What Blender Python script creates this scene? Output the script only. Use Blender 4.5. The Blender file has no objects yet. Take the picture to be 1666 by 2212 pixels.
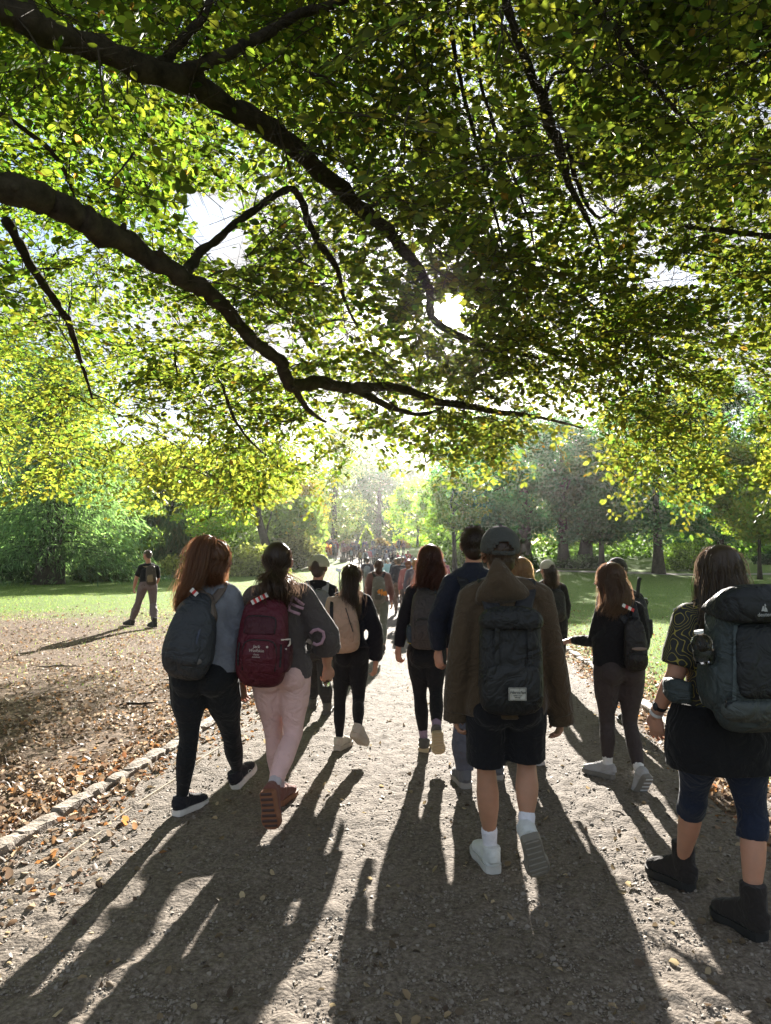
import bpy, math, random
import numpy as np
from mathutils import Vector, Matrix
R = math.radians
random.seed(7)
rng = np.random.default_rng(7)
SC = bpy.context.scene
COL = SC.collection

# ---------------------------------------------------------------- camera
CAM_Z = 1.62
PITCH = R(3.95)
F = 1534.0                      # focal length in units of a 1666 x 2212 picture
cam_d = bpy.data.cameras.new('camera')
cam_d.sensor_fit = 'VERTICAL'
cam_d.sensor_height = 36.0
cam_d.lens = 36.0 * F / 2212.0
cam_d.clip_start = 0.05
cam_d.clip_end = 2000
cam = bpy.data.objects.new('camera', cam_d)
cam.location = (0, 0, CAM_Z)
cam.rotation_euler = (math.pi / 2 + PITCH, 0, 0)
COL.objects.link(cam)
SC.camera = cam

# ---------------------------------------------------------------- light
SUN_EL = R(19.7)
SUN_AZ = R(5.4)                 # to the right of straight ahead
sun_d = bpy.data.lights.new('sun', 'SUN')
sun_d.energy = 5.0
sun_d.angle = R(0.53)
sun_d.color = (1.0, 0.93, 0.84)
sun = bpy.data.objects.new('sun', sun_d)
sdir = Vector((math.sin(SUN_AZ) * math.cos(SUN_EL), math.cos(SUN_AZ) * math.cos(SUN_EL), math.sin(SUN_EL)))
sun.rotation_euler = sdir.to_track_quat('Z', 'Y').to_euler()
sun.location = sdir * 60
COL.objects.link(sun)

world = bpy.data.worlds.new('World')
SC.world = world
world.use_nodes = True
wn = world.node_tree.nodes
wl = world.node_tree.links
wn.clear()
w_out = wn.new('ShaderNodeOutputWorld')
w_bg = wn.new('ShaderNodeBackground')
w_bg.inputs[1].default_value = 0.05
w_sky = wn.new('ShaderNodeTexSky')
w_sky.sky_type = 'NISHITA'
w_sky.sun_disc = False
w_sky.sun_elevation = SUN_EL
w_sky.sun_rotation = SUN_AZ
w_sky.air_density = 1.0
w_sky.dust_density = 0.4
w_sky.ozone_density = 1.0
w_tc = wn.new('ShaderNodeTexCoord')
w_map = wn.new('ShaderNodeMapping')
w_map.inputs['Scale'].default_value = (1, 1, 2.2)
w_no = wn.new('ShaderNodeTexNoise')
w_no.inputs['Scale'].default_value = 3.3
w_no.inputs['Detail'].default_value = 7
w_no.inputs['Roughness'].default_value = 0.6
w_ra = wn.new('ShaderNodeValToRGB')
w_ra.color_ramp.elements[0].position = 0.40
w_ra.color_ramp.elements[1].position = 0.56
w_mx = wn.new('ShaderNodeMixRGB')
w_mx.inputs[2].default_value = (2.95, 2.95, 3.0, 1)       # sunlit cloud, in the sky texture's own units
wl.new(w_tc.outputs['Generated'], w_map.inputs['Vector'])
wl.new(w_map.outputs['Vector'], w_no.inputs['Vector'])
wl.new(w_no.outputs['Fac'], w_ra.inputs['Fac'])
wl.new(w_ra.outputs['Color'], w_mx.inputs[0])
wl.new(w_sky.outputs['Color'], w_mx.inputs[1])
# the sun's own glare in the sky round its disc
w_vm = wn.new('ShaderNodeVectorMath'); w_vm.operation = 'DOT_PRODUCT'
w_vm.inputs[1].default_value = tuple(sdir)
w_mr = wn.new('ShaderNodeMapRange')
w_mr.inputs['From Min'].default_value = math.cos(R(1.5))
w_mr.inputs['From Max'].default_value = math.cos(R(0.9))
w_mr.inputs['To Min'].default_value = 0.0
w_mr.inputs['To Max'].default_value = 1.0
w_ad = wn.new('ShaderNodeMixRGB'); w_ad.blend_type = 'ADD'
w_ad.inputs[2].default_value = (60, 56, 48, 1)
wl.new(w_tc.outputs['Generated'], w_vm.inputs[0])
wl.new(w_vm.outputs['Value'], w_mr.inputs['Value'])
wl.new(w_mr.outputs['Result'], w_ad.inputs[0])
wl.new(w_mx.outputs['Color'], w_ad.inputs[1])
wl.new(w_ad.outputs['Color'], w_bg.inputs[0])
wl.new(w_bg.outputs[0], w_out.inputs[0])

vs = SC.view_settings
vs.view_transform = 'Standard'
vs.look = 'None'
vs.gamma = 1.0
vs.use_curve_mapping = False
vs.exposure = 2.42
cy = SC.cycles
cy.max_bounces = 7
cy.diffuse_bounces = 4
cy.glossy_bounces = 2
cy.transmission_bounces = 6
cy.transparent_max_bounces = 6
cy.volume_bounces = 0
cy.caustics_reflective = False
cy.caustics_refractive = False
cy.sample_clamp_indirect = 6.0
cy.use_denoising = True

# ---------------------------------------------------------------- geometry of the view (places things at a real distance)
def at(px, py, d):
    """the point d metres ahead (along +Y) seen at px, py of a 1666 x 2212 picture"""
    cx, cyy = (px - 833.0) / F, (1106.0 - py) / F
    y = math.cos(PITCH) - cyy * math.sin(PITCH)
    z = math.sin(PITCH) + cyy * math.cos(PITCH)
    s = d / y
    return Vector((cx * s, d, CAM_Z + z * s))

def proj(P):
    """(N,3) points to picture coordinates"""
    P = np.asarray(P, float)
    y = P[..., 1]; z = P[..., 2] - CAM_Z
    dep = y * math.cos(PITCH) + z * math.sin(PITCH)
    up = -y * math.sin(PITCH) + z * math.cos(PITCH)
    dep = np.where(dep < 0.05, 0.05, dep)
    return 833 + F * P[..., 0] / dep, 1106 - F * up / dep, dep

def hgt(x, y):
    x = np.asarray(x, float); y = np.asarray(y, float)
    t = np.clip(y - 20, 0, 85)
    z = 0.00056 * t * t + np.clip(y - 105, 0, 500) * 0.01
    und = 0.05 * np.sin(x * 0.23 + 1.3) * np.sin(y * 0.17) + 0.03 * np.sin(x * 0.51 - y * 0.37)
    k = np.clip((np.abs(x - 0.4) - 3.2) / 5.0, 0, 1)
    return z + und * k

def H(x, y):
    return float(hgt(x, y))

def gnd(px, py):
    """ground point seen at px, py"""
    lo, hi = 1.0, 250.0
    f = lambda d: (lambda p: p.z - H(p.x, p.y))(at(px, py, d))
    d = lo
    while d < hi and f(d) > 0:
        d *= 1.02
    a, b = d / 1.02, d
    for _ in range(30):
        m = (a + b) / 2
        if f(m) > 0: a = m
        else: b = m
    return at(px, py, (a + b) / 2)

# ---------------------------------------------------------------- mesh helpers
class Geo:
    def __init__(self):
        self.v = []; self.f = []; self.n = 0
    def add(self, verts, faces):
        verts = [tuple(p) for p in verts]
        o = self.n
        self.v.extend(verts); self.n += len(verts)
        self.f.extend([tuple(i + o for i in f) for f in faces])
    def mesh(self, name='m', smooth=True):
        me = bpy.data.meshes.new(name)
        me.from_pydata(self.v, [], self.f)
        if smooth:
            me.polygons.foreach_set('use_smooth', [True] * len(me.polygons))
        me.update()
        return me

def np_mesh(name, V, Fc, smooth=False, colors=None):
    """V (n,3), Fc (m,k) array of equal sized faces; colors (n,3) per vertex"""
    me = bpy.data.meshes.new(name)
    V = np.ascontiguousarray(V, np.float32); Fc = np.ascontiguousarray(Fc, np.int32)
    m, k = Fc.shape
    me.vertices.add(len(V)); me.vertices.foreach_set('co', V.ravel())
    me.loops.add(m * k); me.loops.foreach_set('vertex_index', Fc.ravel())
    me.polygons.add(m)
    me.polygons.foreach_set('loop_start', np.arange(0, m * k, k, dtype=np.int32))
    me.polygons.foreach_set('loop_total', np.full(m, k, np.int32))
    if smooth:
        me.polygons.foreach_set('use_smooth', np.ones(m, bool))
    me.update(calc_edges=True)
    if colors is not None:
        ca = me.color_attributes.new('tint', 'FLOAT_COLOR', 'POINT')
        c4 = np.ones((len(V), 4), np.float32); c4[:, :3] = colors
        ca.data.foreach_set('color', c4.ravel())
    return me

def link(name, me, mat, parent=None, **props):
    o = bpy.data.objects.new(name, me)
    COL.objects.link(o)
    if mat is not None and me is not None:
        if not len(me.materials):
            for m_ in (mat if isinstance(mat, (list, tuple)) else [mat]):
                me.materials.append(m_)
    if parent is not None:
        o.parent = parent
    for k, v in props.items():
        o[k] = v
    return o

def thing(name, label, cat, loc=(0, 0, 0), group=None):
    o = bpy.data.objects.new(name, None)
    o.empty_display_size = 0.1
    COL.objects.link(o)
    o.location = loc
    o['label'] = label; o['category'] = cat
    if group: o['group'] = group
    return o

def put(name, geo, mat, parent, smooth=True, **props):
    """world-space geometry as a child of an Empty that only has a location"""
    me = geo if isinstance(geo, bpy.types.Mesh) else geo.mesh(name, smooth)
    off = Vector((0, 0, 0)); q = parent
    while q is not None:
        off += q.location; q = q.parent
    if off.length > 0:
        me.transform(Matrix.Translation(-off))
    return link(name, me, mat, parent, **props)

def frame(d, side=None):
    d = Vector(d).normalized()
    if side is None:
        side = Vector((0, 0, 1)) if abs(d.z) < 0.9 else Vector((0, 1, 0))
        s = d.cross(side)
    else:
        s = Vector(side) - d * d.dot(Vector(side))
    s.normalize()
    return s, d.cross(s).normalized(), d

def spline(P, n):
    """Catmull-Rom through the points (any dimension), n steps per span"""
    P = [np.array(p, float) for p in P]
    Q = [2 * P[0] - P[1]] + P + [2 * P[-1] - P[-2]]
    out = []
    for i in range(len(P) - 1):
        a, b, c, d = Q[i:i + 4]
        for j in range(n):
            t = j / n
            out.append(0.5 * ((2 * b) + (-a + c) * t + (2 * a - 5 * b + 4 * c - d) * t * t + (-a + 3 * b - 3 * c + d) * t ** 3))
    out.append(P[-1])
    return out

def tube(g, pts, rad, seg=10, side=None, cap=True, power=2.0, rough=0.0, sides=None):
    """loft through pts; rad entries are r or (rx, ry) with rx along side; power > 2 squares the section"""
    pts = [Vector(p) for p in pts]
    n = len(pts)
    V = []; Fc = []
    prev = None
    for i, p in enumerate(pts):
        d = (pts[min(i + 1, n - 1)] - pts[max(i - 1, 0)])
        if d.length < 1e-9: d = Vector((0, 0, 1))
        sd = sides[i] if sides else side
        if sd is None and prev is not None:
            s, t, _ = frame(d, prev)
        else:
            s, t, _ = frame(d, sd)
        prev = s
        r = rad[i]
        rx, ry = (r, r) if not isinstance(r, (tuple, list)) else r
        for k in range(seg):
            a = 2 * math.pi * k / seg
            c, q = math.cos(a), math.sin(a)
            if power != 2.0:
                c = math.copysign(abs(c) ** (2 / power), c); q = math.copysign(abs(q) ** (2 / power), q)
            w = 1.0 + (rough * (random.random() - 0.5) if rough else 0)
            V.append(p + s * (rx * c * w) + t * (ry * q * w))
    for i in range(n - 1):
        for k in range(seg):
            a = i * seg + k; b = i * seg + (k + 1) % seg
            Fc.append((a, b, b + seg, a + seg))
    if cap:
        Fc.append(tuple(range(seg - 1, -1, -1)))
        Fc.append(tuple((n - 1) * seg + k for k in range(seg)))
    g.add(V, Fc)

def ellip(g, c, r, seg=16, rings=10, rot=None):
    c = Vector(c)
    V = []; Fc = []
    for i in range(1, rings):
        th = math.pi * i / rings
        for k in range(seg):
            a = 2 * math.pi * k / seg
            p = Vector((r[0] * math.sin(th) * math.cos(a), r[1] * math.sin(th) * math.sin(a), r[2] * math.cos(th)))
            if rot is not None: p = rot @ p
            V.append(c + p)
    top = Vector((0, 0, r[2])); bot = Vector((0, 0, -r[2]))
    if rot is not None: top = rot @ top; bot = rot @ bot
    V.append(c + top); V.append(c + bot)
    T, B = len(V) - 2, len(V) - 1
    for k in range(seg):
        Fc.append((T, k, (k + 1) % seg))
        Fc.append((B, (rings - 2) * seg + (k + 1) % seg, (rings - 2) * seg + k))
    for i in range(rings - 2):
        for k in range(seg):
            a = i * seg + k; b = i * seg + (k + 1) % seg
            Fc.append((a, a + seg, b + seg, b))
    g.add(V, Fc)

def box(g, c, s, rot=None):
    c = Vector(c); V = []
    for sx in (-1, 1):
        for sy in (-1, 1):
            for sz in (-1, 1):
                p = Vector((sx * s[0] / 2, sy * s[1] / 2, sz * s[2] / 2))
                if rot is not None: p = rot @ p
                V.append(c + p)
    g.add(V, [(0, 1, 3, 2), (4, 6, 7, 5), (0, 4, 5, 1), (2, 3, 7, 6), (0, 2, 6, 4), (1, 5, 7, 3)])

# ---------------------------------------------------------------- materials
def new_mat(name):
    m = bpy.data.materials.new(name); m.use_nodes = True
    nt = m.node_tree
    b = nt.nodes['Principled BSDF']
    return m, nt, b

def solid(name, col, rough=0.8, bump=0.0, bscale=60, var=0.15, vscale=6.0, spec=0.3, sheen=0.0, metal=0.0, bdist=0.004, crease=0.0):
    m, nt, b = new_mat(name)
    b.inputs['Roughness'].default_value = rough
    b.inputs['Specular IOR Level'].default_value = spec
    b.inputs['Metallic'].default_value = metal
    if sheen:
        b.inputs['Sheen Weight'].default_value = sheen
    tc = nt.nodes.new('ShaderNodeTexCoord')
    no = nt.nodes.new('ShaderNodeTexNoise'); no.inputs['Scale'].default_value = vscale; no.inputs['Detail'].default_value = 5
    nt.links.new(tc.outputs['Object'], no.inputs['Vector'])
    mx = nt.nodes.new('ShaderNodeMixRGB')
    mx.inputs[1].default_value = tuple(c * (1 - var) for c in col) + (1,)
    mx.inputs[2].default_value = tuple(min(1, c * (1 + var)) for c in col) + (1,)
    nt.links.new(no.outputs['Fac'], mx.inputs[0])
    nt.links.new(mx.outputs[0], b.inputs['Base Color'])
    if bump:
        n2 = nt.nodes.new('ShaderNodeTexNoise'); n2.inputs['Scale'].default_value = bscale; n2.inputs['Detail'].default_value = 4
        nt.links.new(tc.outputs['Object'], n2.inputs['Vector'])
        bp = nt.nodes.new('ShaderNodeBump'); bp.inputs['Strength'].default_value = bump; bp.inputs['Distance'].default_value = bdist
        nt.links.new(n2.outputs['Fac'], bp.inputs['Height'])
        if crease:
            n3 = nt.nodes.new('ShaderNodeTexNoise'); n3.inputs['Scale'].default_value = 9; n3.inputs['Detail'].default_value = 3; n3.inputs['Distortion'].default_value = 1.6
            nt.links.new(tc.outputs['Object'], n3.inputs['Vector'])
            b3 = nt.nodes.new('ShaderNodeBump'); b3.inputs['Strength'].default_value = .75; b3.inputs['Distance'].default_value = crease
            nt.links.new(n3.outputs['Fac'], b3.inputs['Height']); nt.links.new(b3.outputs[0], bp.inputs['Normal'])
        nt.links.new(bp.outputs[0], b.inputs['Normal'])
    return m

def leafy(name, col=None, trans=0.5, tcol=None, rough=0.5, spec=0.25, dark=1.0):
    """diffuse + translucent leaf; colour from the tint attribute (or given)"""
    m = bpy.data.materials.new(name); m.use_nodes = True
    nt = m.node_tree; nt.nodes.clear()
    out = nt.nodes.new('ShaderNodeOutputMaterial')
    pr = nt.nodes.new('ShaderNodeBsdfPrincipled')
    pr.inputs['Roughness'].default_value = rough
    pr.inputs['Specular IOR Level'].default_value = spec
    tr = nt.nodes.new('ShaderNodeBsdfTranslucent')
    mix = nt.nodes.new('ShaderNodeMixShader'); mix.inputs[0].default_value = trans
    if col is None:
        at_ = nt.nodes.new('ShaderNodeAttribute'); at_.attribute_name = 'tint'
        src = at_.outputs['Color']
    else:
        rg = nt.nodes.new('ShaderNodeRGB'); rg.outputs[0].default_value = tuple(col) + (1,)
        src = rg.outputs[0]
    md = nt.nodes.new('ShaderNodeMixRGB'); md.blend_type = 'MULTIPLY'; md.inputs[0].default_value = 1; md.inputs[2].default_value = (dark, dark, dark, 1)
    nt.links.new(src, md.inputs[1]); nt.links.new(md.outputs[0], pr.inputs['Base Color'])
    mu = nt.nodes.new('ShaderNodeMixRGB'); mu.blend_type = 'MULTIPLY'; mu.inputs[0].default_value = 1
    mu.inputs[2].default_value = tuple(tcol or (3.0, 3.2, 1.2)) + (1,)
    nt.links.new(src, mu.inputs[1])
    nt.links.new(mu.outputs[0], tr.inputs['Color'])
    nt.links.new(pr.outputs[0], mix.inputs[1]); nt.links.new(tr.outputs[0], mix.inputs[2])
    nt.links.new(mix.outputs[0], out.inputs['Surface'])
    return m

def bark(name, c1, c2, scale=9, bump=0.9):
    m, nt, b = new_mat(name)
    b.inputs['Roughness'].default_value = 0.9
    b.inputs['Specular IOR Level'].default_value = 0.15
    tc = nt.nodes.new('ShaderNodeTexCoord')
    no = nt.nodes.new('ShaderNodeTexNoise'); no.inputs['Scale'].default_value = scale; no.inputs['Detail'].default_value = 8; no.inputs['Roughness'].default_value = 0.65
    nt.links.new(tc.outputs['Object'], no.inputs['Vector'])
    ra = nt.nodes.new('ShaderNodeValToRGB')
    ra.color_ramp.elements[0].color = tuple(c1) + (1,); ra.color_ramp.elements[0].position = 0.35
    ra.color_ramp.elements[1].color = tuple(c2) + (1,); ra.color_ramp.elements[1].position = 0.68
    nt.links.new(no.outputs['Fac'], ra.inputs[0]); nt.links.new(ra.outputs[0], b.inputs['Base Color'])
    bp = nt.nodes.new('ShaderNodeBump'); bp.inputs['Strength'].default_value = bump; bp.inputs['Distance'].default_value = 0.02
    nt.links.new(no.outputs['Fac'], bp.inputs['Height']); nt.links.new(bp.outputs[0], b.inputs['Normal'])
    return m
# ================================================================ THE GROUND
# path edges as (y, x)
PL = [(-12, -2.3), (3.9, -2.1), (7, -1.69), (11, -1.3), (20, -1.0), (35, -1.0), (55, -1.9), (70, -3.2), (80, -6.0), (90, -16), (95, -30)]
PR = [(-12, 1.9), (3.0, 2.05), (4.8, 2.18), (6.1, 2.37), (10.9, 2.85), (20, 3.5), (35, 3.6), (55, 3.8), (70, 4.0), (80, 3.0), (92, -1.0), (104, -30)]
def xl(y): return np.interp(y, [a for a, b in PL], [b for a, b in PL])
def xr(y): return np.interp(y, [a for a, b in PR], [b for a, b in PR])

def ground_material():
    m, nt, b = new_mat('ground_cover')
    b.inputs['Roughness'].default_value = 0.95; b.inputs['Specular IOR Level'].default_value = 0.1
    N, L = nt.nodes.new, nt.links.new
    geo = N('ShaderNodeNewGeometry'); pos = geo.outputs['Position']
    sep = N('ShaderNodeSeparateXYZ'); L(pos, sep.inputs[0])
    def noise(s, d=5, r=0.55):
        n = N('ShaderNodeTexNoise'); n.inputs['Scale'].default_value = s; n.inputs['Detail'].default_value = d; n.inputs['Roughness'].default_value = r
        L(pos, n.inputs['Vector']); return n.outputs['Fac']
    def math_(op, a, b_, c=None):
        n = N('ShaderNodeMath'); n.operation = op
        for i, v in enumerate((a, b_, c)):
            if v is None: continue
            if isinstance(v, (int, float)): n.inputs[i].default_value = v
            else: L(v, n.inputs[i])
        return n.outputs[0]
    def ramp(f, stops):
        r = N('ShaderNodeValToRGB'); e = r.color_ramp.elements
        while len(e) < len(stops): e.new(0.5)
        for k, (p, c) in enumerate(stops): e[k].position = p; e[k].color = tuple(c) + (1,)
        L(f, r.inputs[0]); return r.outputs[0]
    def mix(f, a, b_):
        n = N('ShaderNodeMixRGB'); 
        if isinstance(f, (int, float)): n.inputs[0].default_value = f
        else: L(f, n.inputs[0])
        L(a, n.inputs[1]); L(b_, n.inputs[2]); return n.outputs[0]
    grass = mix(noise(0.9, 6), ramp(noise(24, 4), [(0.3, (0.06, 0.115, 0.02)), (0.7, (0.13, 0.215, 0.04))]),
                ramp(noise(30, 4), [(0.3, (0.09, 0.145, 0.03)), (0.7, (0.20, 0.26, 0.06))]))
    dirt = ramp(noise(11, 10, 0.78), [(0.32, (0.03, 0.022, 0.015)), (0.47, (0.11, 0.078, 0.052)), (0.60, (0.26, 0.19, 0.14)), (0.78, (0.38, 0.30, 0.23))])
    # bare litter-strewn earth on the left, near; grass beyond and on the right
    wob = math_('MULTIPLY', math_('SUBTRACT', noise(0.35, 5, 0.6), 0.5), 16.0)
    fine = math_('MULTIPLY', math_('SUBTRACT', noise(5, 4, 0.6), 0.5), 9.0)
    e1 = math_('ADD', math_('ADD', sep.outputs['Y'], wob), fine)
    fy = N('ShaderNodeMapRange'); fy.inputs['From Min'].default_value = 19.0; fy.inputs['From Max'].default_value = 25.0
    L(e1, fy.inputs['Value'])
    ex = math_('ADD', sep.outputs['X'], math_('MULTIPLY', math_('SUBTRACT', noise(2.5, 5, 0.7), 0.5), 1.6))
    fx = N('ShaderNodeMapRange'); fx.inputs['From Min'].default_value = 3.0; fx.inputs['From Max'].default_value = 3.5
    L(ex, fx.inputs['Value'])
    f = math_('MAXIMUM', fy.outputs[0], fx.outputs[0])
    L(mix(f, dirt, grass), b.inputs['Base Color'])
    bp = N('ShaderNodeBump'); bp.inputs['Strength'].default_value = 1.0; bp.inputs['Distance'].default_value = 0.03
    L(noise(22, 6, 0.7), bp.inputs['Height']); L(bp.outputs[0], b.inputs['Normal'])
    return m

def path_material():
    m, nt, b = new_mat('gravel')
    b.inputs['Roughness'].default_value = 0.9; b.inputs['Specular IOR Level'].default_value = 0.2
    N, L = nt.nodes.new, nt.links.new
    geo = N('ShaderNodeNewGeometry'); pos = geo.outputs['Position']
    def noise(s, d=5, r=0.55):
        n = N('ShaderNodeTexNoise'); n.inputs['Scale'].default_value = s; n.inputs['Detail'].default_value = d; n.inputs['Roughness'].default_value = r
        L(pos, n.inputs['Vector']); return n.outputs['Fac']
    r = N('ShaderNodeValToRGB'); e = r.color_ramp.elements
    e.new(0.5); e.new(0.6)
    for k, (p, c) in enumerate([(0.28, (0.055, 0.044, 0.034)), (0.46, (0.135, 0.112, 0.09)), (0.60, (0.215, 0.185, 0.153)), (0.8, (0.36, 0.315, 0.265))]):
        e[k].position = p; e[k].color = c + (1,)
    L(noise(42, 8, 0.75), r.inputs[0])
    mx = N('ShaderNodeMixRGB'); mx.blend_type = 'MULTIPLY'; mx.inputs[0].default_value = 0.7
    r2 = N('ShaderNodeValToRGB'); r2.color_ramp.elements[0].color = (0.62, 0.60, 0.56, 1); r2.color_ramp.elements[0].position = 0.3
    r2.color_ramp.elements[1].color = (1.1, 1.08, 1.05, 1); r2.color_ramp.elements[1].position = 0.7
    L(noise(1.3, 6, 0.6), r2.inputs[0])
    L(r.outputs[0], mx.inputs[1]); L(r2.outputs[0], mx.inputs[2]); L(mx.outputs[0], b.inputs['Base Color'])
    vo = N('ShaderNodeTexVoronoi'); vo.inputs['Scale'].default_value = 55; L(pos, vo.inputs['Vector'])
    b1 = N('ShaderNodeBump'); b1.inputs['Strength'].default_value = 0.55; b1.inputs['Distance'].default_value = 0.012; b1.invert = True
    L(vo.outputs['Distance'], b1.inputs['Height'])
    b2 = N('ShaderNodeBump'); b2.inputs['Strength'].default_value = 0.9; b2.inputs['Distance'].default_value = 0.03
    L(noise(11, 7, 0.7), b2.inputs['Height']); L(b1.outputs[0], b2.inputs['Normal'])
    L(b2.outputs[0], b.inputs['Normal'])
    return m

M_ground = ground_material()
M_path = path_material()

def sheet(name, xs, ys, lift, mat, kind='structure', xfun=None):
    X = np.zeros((len(ys), len(xs))); Y = np.zeros_like(X)
    for j, y in enumerate(ys):
        X[j] = xs if xfun is None else xfun(y, xs)
        Y[j] = y
    Z = hgt(X, Y) + lift
    V = np.stack([X, Y, Z], -1).reshape(-1, 3)
    ny, nx = len(ys), len(xs)
    i = np.arange(ny - 1)[:, None] * nx + np.arange(nx - 1)[None, :]
    Fc = np.stack([i, i + 1, i + nx + 1, i + nx], -1).reshape(-1, 4)
    me = np_mesh(name, V, Fc, smooth=True)
    return link(name, me, mat, kind=kind)

gxs = np.unique(np.concatenate([np.linspace(-160, -40, 12), np.linspace(-40, 40, 81), np.linspace(40, 160, 12)]))
gys = np.unique(np.concatenate([np.linspace(-30, 0, 7), np.linspace(0, 110, 111), np.linspace(110, 200, 10)]))
sheet('ground', gxs, gys, 0.0, M_ground)

# near gravel is really uneven, not only shaded so
def rough_noise(X, Y):
    z = np.zeros_like(X)
    r2 = np.random.default_rng(3)
    for k in range(60):
        a = r2.uniform(0, 6.283); fr = r2.uniform(14, 75)
        z += np.sin(X * math.cos(a) * fr + Y * math.sin(a) * fr + r2.uniform(0, 6.28)) * (0.9 / fr)
    return z
def path_sheet(name, y0, y1, n, m, rough):
    ys = np.geomspace(y0 + 1, y1 + 1, n) - 1 if y0 > -1 else np.linspace(y0, y1, n)
    us = np.linspace(0, 1, m)
    X = xl(ys)[:, None] * (1 - us) + xr(ys)[:, None] * us; Y = np.repeat(ys[:, None], m, 1)
    ed = np.clip(np.minimum(us, 1 - us) * 20, 0, 1)[None, :]
    Z = hgt(X, Y) + 0.012 + np.abs(rough_noise(X, Y)) * 0.055 * rough * ed
    V = np.stack([X, Y, Z], -1).reshape(-1, 3)
    i = np.arange(n - 1)[:, None] * m + np.arange(m - 1)[None, :]
    Fc = np.stack([i, i + 1, i + m + 1, i + m], -1).reshape(-1, 4)
    return link(name, np_mesh(name, V, Fc, smooth=True), M_path, kind='structure')
path_sheet('path', 0.2, 104, 640, 260, 1.0)
path_sheet('path', -9, 0.2, 60, 60, .6)

# the path that crosses beyond the right-hand lawn
M_path2 = solid('pale_gravel', (0.34, 0.31, 0.27), 0.95, 0.4, 30)
def far_path(name, pts, w):
    V = []; 
    for (x, y) in spline(pts, 10):
        for s in (-1, 1):
            V.append((x, y + s * w / 2, H(x, y + s * w / 2) + 0.02))
    n = len(V) // 2
    Fc = np.array([(2 * i, 2 * i + 2, 2 * i + 3, 2 * i + 1) for i in range(n - 1)])
    return link(name, np_mesh(name, np.array(V), Fc, smooth=True), M_path2, kind='structure')
far_path('side_path', [(4.0, 66), (9, 63), (16, 57), (24, 53), (34, 54), (48, 60), (70, 66)], 2.4)

# ---------------- kerbs: single stones set end to end
M_stone = solid('kerb_granite', (0.24, 0.20, 0.16), 0.85, 0.9, 38, 0.45, 14, bdist=0.012)
def stone_mesh(l, w, h, seed):
    r = random.Random(seed); g = Geo()
    n = 4; V = []; Fc = []
    ring = [(-w / 2, -h), (-w / 2, h * .55), (-w * .36, h), (w * .34, h * .96), (w / 2, h * .5), (w / 2, -h)]
    for i in range(n + 1):
        y = -l / 2 + l * i / n
        k = 0.88 if i in (0, n) else 1
        for (x, z) in ring:
            V.append((x * k + r.uniform(-.012, .012), y + r.uniform(-.008, .008), (z if z < 0 else z * k + r.uniform(-.012, .01))))
    m = len(ring)
    for i in range(n):
        for k in range(m - 1):
            a = i * m + k; Fc.append((a, a + m, a + m + 1, a + 1))
    Fc.append(tuple(range(m))); Fc.append(tuple(n * m + k for k in reversed(range(m))))
    g.add(V, Fc)
    me = g.mesh('kerb_stone', False); me.materials.append(M_stone); return me
stones = [stone_mesh(l, 0.105, 0.042, i) for i, l in enumerate((0.30, 0.36, 0.42, 0.5, 0.25))]
lens = (0.30, 0.36, 0.42, 0.5, 0.25)
def kerb(name, xf, off, y0, y1, label):
    root = bpy.data.objects.new(name, None); COL.objects.link(root); root['kind'] = 'structure'
    y = y0; i = 0
    while y < y1:
        k = random.randrange(5); l = lens[k]
        yc = y + l / 2; x = float(xf(yc)) + off
        dx = float(xf(yc + .3) - xf(yc - .3)) / .6
        o = bpy.data.objects.new('kerb_stone', stones[k]); COL.objects.link(o); o.parent = root
        o.location = (x + random.uniform(-.012, .012), yc, H(x, yc) + 0.014 + random.uniform(-.012, .012))
        o.rotation_euler = (random.uniform(-.03, .03), random.uniform(-.05, .05), -math.atan(dx) + random.uniform(-.03, .03))
        y += l + 0.008; i += 1
    return root
kerb('left_kerb', xl, -0.07, 3.0, 24, '')
kerb('right_kerb', xr, 0.30, 3.4, 26, '')
# a thin edging set flush in the gravel, parallel to the kerb
M_edge = solid('edging', (0.32, 0.27, 0.20), 0.9, 0.6, 50, .3, 20)
g = Geo()
for y in np.arange(3.6, 7.4, 0.9):
    x0, x1 = float(xl(y)) + 0.34, float(xl(y + .85)) + 0.36
    tube(g, [(x0, y, 0.012), ((x0 + x1) / 2, y + .42, 0.018), (x1, y + .85, 0.010)], [(0.010, 0.016)] * 3, 6, side=(1, 0, 0))
put('path_edging', g, M_edge, None, False, kind='structure')
# ================================================================ TREES
M_bark = bark('bark', (0.022, 0.018, 0.014), (0.075, 0.06, 0.045))
M_bark_far = bark('bark_far', (0.020, 0.018, 0.012), (0.062, 0.055, 0.038), 4)
M_leaf = leafy('beech_leaves', trans=0.6, tcol=(4.7, 4.6, 2.0), dark=.5)
M_fol = leafy('foliage', trans=0.5, tcol=(3.6, 3.8, 1.6), spec=0.15, rough=.7)

def rand_rot(n, r, tilt=None):
    """n random frames: columns = leaf across, leaf along, leaf normal"""
    a = r.uniform(0, 2 * np.pi, n)
    if tilt is None:
        nz = r.uniform(-1, 1, n)
    else:
        nz = np.clip(1 - np.abs(r.normal(0, tilt, n)), -1, 1)
    h = np.sqrt(1 - nz ** 2)
    b = r.uniform(0, 2 * np.pi, n)
    N_ = np.stack([h * np.cos(b), h * np.sin(b), nz], -1)
    T = np.stack([np.cos(a), np.sin(a), np.zeros(n)], -1)
    T = T - N_ * (T * N_).sum(-1, keepdims=True)
    T /= np.linalg.norm(T, axis=-1, keepdims=True) + 1e-9
    return np.cross(T, N_), T, N_

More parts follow.
